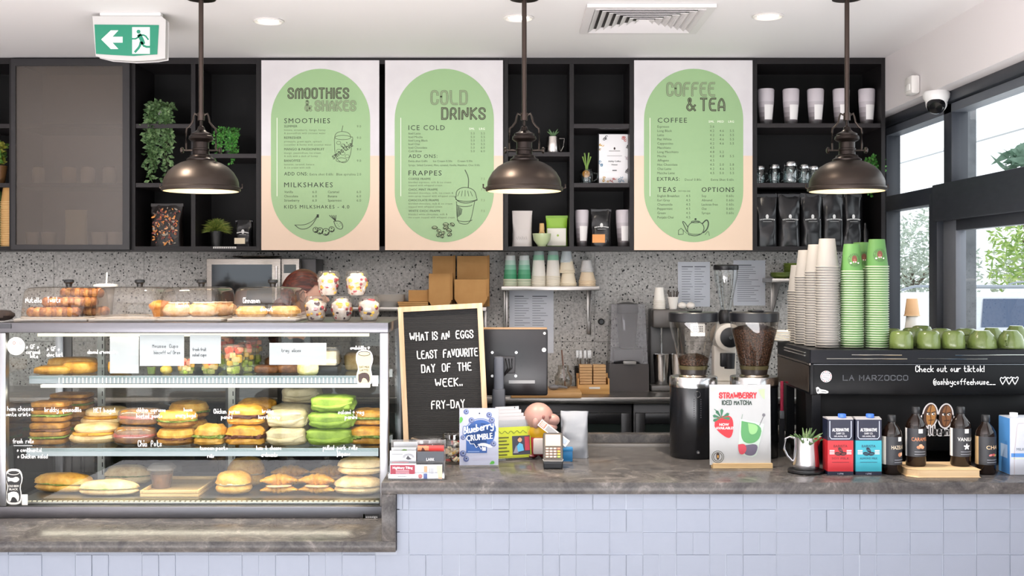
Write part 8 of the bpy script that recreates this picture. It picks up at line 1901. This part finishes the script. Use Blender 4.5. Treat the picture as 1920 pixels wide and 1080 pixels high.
def syrup(px, D, zb_, txt, label, tint, kind, rot=0.0, hpx=110):
    x = X(px, D); k = D / F; r = .0372; t = thing('syrup_bottle', label, 'bottle', (x, D, zb_), 0, 'dark syrup bottles'); h = hpx * k; c = (x, D, zb_); GLs = '#1a100b/.06'
    m = MB(); m.lathe([(r * .9, 0), (r, .006), (r, h * .66), (r * .95, h * .72), (r * .72, h * .79), (r * .42, h * .85), (r * .36, h * .88), (r * .36, h * .9)], GLs, c=c, seg=40); m.build('glass_body', t)
    m = MB(); m.lathe([(r * .4, h * .885), (r * .42, h * .89), (r * .42, h * .985), (r * .38, h), (0, h)], '#1a1b1d/.4', c=c, seg=28); m.build('cap', t)
    def on(a, b_, d=.0006): q = -PI / 2 + a; return Vector((x + (r + d) * math.cos(q), D + (r + d) * math.sin(q), zb_ + b_))
    z0_, z1_ = h * .17, h * .645
    def band(a0_, a1_, col, d, n=18, za=None, zb2_=None):
        m = MB(); za_ = z0_ if za is None else za; zb3 = z1_ if zb2_ is None else zb2_; vs = []
        for i in range(n + 1): a = a0_ + (a1_ - a0_) * i / n; vs += [on(a, za_, d), on(a, zb3, d)]
        m.add(vs, [(2 * i, 2 * i + 2, 2 * i + 3, 2 * i + 1) for i in range(n)], col, True); return m
    band(-1.35 + rot, 2.6 + rot, '#26282d/.5', .0006).build('label', t); band(-2.4 + rot, -1.35 + rot, ('#cfc6ba/.5', '#d8d8d8/.5', '#d8d8d8/.5', '#c9a878/.5')[kind], .0006, 8).build('side_label', t)
    W_ = lambda a, b_: on(rot + .1 + a / r, z0_ + (z1_ - z0_) * .56 + b_, .0012)
    m = MB(); typ(m, txt, (0, 0, 0), .0145, tint, 'c', off=.02, fit=(.05 if len(txt) < 5 else .066), warp=W_); m.build('flavour_lettering', t)
    m = MB()
    def blob(a, b_, ra, rb, col, d, an=0.0): m.poly([on(rot + .1 + (a + ra * math.cos(q) * math.cos(an) - rb * math.sin(q) * math.sin(an)) / r, z0_ + (z1_ - z0_) * .36 + b_ + ra * math.cos(q) * math.sin(an) + rb * math.sin(q) * math.cos(an), d) for q in [2 * PI * i / 14 for i in range(14)]], col)
    if kind == 0: blob(.0, .0, .008, .008, '#b87a58/.5', .001); blob(.008, .002, .006, .007, '#e0b898/.5', .0014)
    if kind == 1: blob(-.007, -.002, .008, .006, '#c8805a/.5', .001); blob(.007, -.002, .008, .006, '#d89470/.5', .0014); blob(0, .005, .007, .005, '#e2a684/.5', .0018)
    if kind == 2: [blob(.006 * math.cos(q), .006 * math.sin(q), .0065, .003, '#e8e6e4/.5', .001 + .0002 * i, q) for i, q in enumerate([PI / 2 + i * 2 * PI / 5 for i in range(5)])]
    if kind == 3: blob(-.009, -.001, .007, .004, '#c87878/.5', .001, .3); blob(.003, .0, .008, .005, '#a84a4a/.5', .0014); blob(.011, -.002, .006, .003, '#a8a848/.5', .0018, .5)
    m.build('label_picture', t)
    m = MB(); [m.add([on(rot - .5 + 1.2 * i / 12, z0_ + (z1_ - z0_) * zz_ + dz, .0013) for i in range(13) for dz in (0, .0022)], [(2 * i, 2 * i + 2, 2 * i + 3, 2 * i + 1) for i in range(12)], '#8a8d94/.5') for zz_ in (.17, .08)]
    if kind != 3: m.add([on(rot - .12 + .44 * i / 6, z1_ + dz, .0014) for i in range(7) for dz in (-.017, -.001)], [(2 * i, 2 * i + 2, 2 * i + 3, 2 * i + 1) for i in range(6)], '#dcdad6/.5')
    m.build('label_mark', t); return t
syrup(1672, 4.335, B, 'HAZELNUT', 'dark syrup bottle lettered hazelnut beside the turquoise carton', '#e6d4b8/.5', 0, .45)
BW = .0285; a, b_ = 1.476, 1.735; t = thing('wooden_board', 'small pale wooden serving board under two syrup bottles', 'board', ((a + b_) / 2, 4.34, BAR)); m = MB(); m.prism([(a + .03, 4.252), (b_, 4.252), (b_, 4.43), (a + .03, 4.43), (a, 4.40), (a, 4.282)], B, B + BW, 'wood|#d2b083|#e4c79c|x', 'xy'); m.build('board', t, bevel=.004)
syrup(1717, 4.345, B + BW + .0005, 'CARAMEL', 'dark syrup bottle lettered caramel, on the left of the serving board', '#d88a5c/.5', 1, .05); syrup(1801, 4.345, B + BW + .0005, 'VANILLA', 'dark syrup bottle lettered vanilla, on the right of the serving board', '#f0eee8/.5', 2, .15); syrup(1848, 4.335, B, 'CHAI', 'dark syrup bottle lettered chai, right of the serving board', '#eccba0/.5', 3, .25)
D = 4.30; a = X(1894, D); b_ = a + .1; H = Z(784, D) - B; t = thing('milk_carton', 'white and blue milk carton cut off by the right edge', 'carton', ((a + b_) / 2, D + .05, BAR))
m = MB(); m.box(a, b_, D, D + .1, B, B + H, '#bec2cb/.4', .002); m.build('carton_body', t); m = MB(); m.box(a - .0012, a - .0002, D + .002, D + .098, B + .002, B + H - .002, '#4f8fcf/.4'); m.quad((a - .0016, D + .02, B + .06), (a - .0016, D + .08, B + .06), (a - .0016, D + .08, B + .11), (a - .0016, D + .02, B + .11), '#a8c4e4/.5'); m.build('side_print', t)
f0 = PF(0, 0, D - .0008); f = (f0[0], f0[1], -f0[2]); m = MB(); rect(m, f, 1896, 850, 1942, 857, '#4f86c6/.5'); lines(m, f, [(1902, 893), (1902, 850), (1907, 800), (1909, 794), (1940, 793)], .8, '#b8a8a8/.5', 0); rect(m, f, 1897, 859, 1942, 861, '#c8d4c0/.5'); m.build('front_print', t); m = MB(); typ(m, 'MILK', PF(1906, 845, D - .0014), 5.5, '#5a6a7a/.5', fit=15); m.build('lettering', t); m = MB(); m.lathe([(.015, 0), (.015, .014), (0, .015)], '#e8e8ea/.35', c=(a + .035, D + .05, B + H + .0003), seg=22); m.build('screw_cap', t)
# red tipped brush and a dark napkin caddy behind the right hand grinder
x, D = X(1464, 4.95), 4.93; t = thing('brush', 'slim brush with a pink red handle hanging beside the machine', 'brush', (x, D, BAR)); m = MB(); m.tube([(x, D, Z(770, D)), (x, D, Z(715, D))], .007, '#d8345a/.35', 10); m.build('handle', t); m = MB(); m.box(x - .009, x + .009, D - .006, D + .006, Z(785, D), Z(770, D), '#8a8c90/.4', .002); m.build('ferrule', t); m = MB(); m.box(x - .012, x + .012, D - .006, D + .006, B, Z(785, D) - .001, '#2a2a2e/.8', .002); m.build('bristles', t)
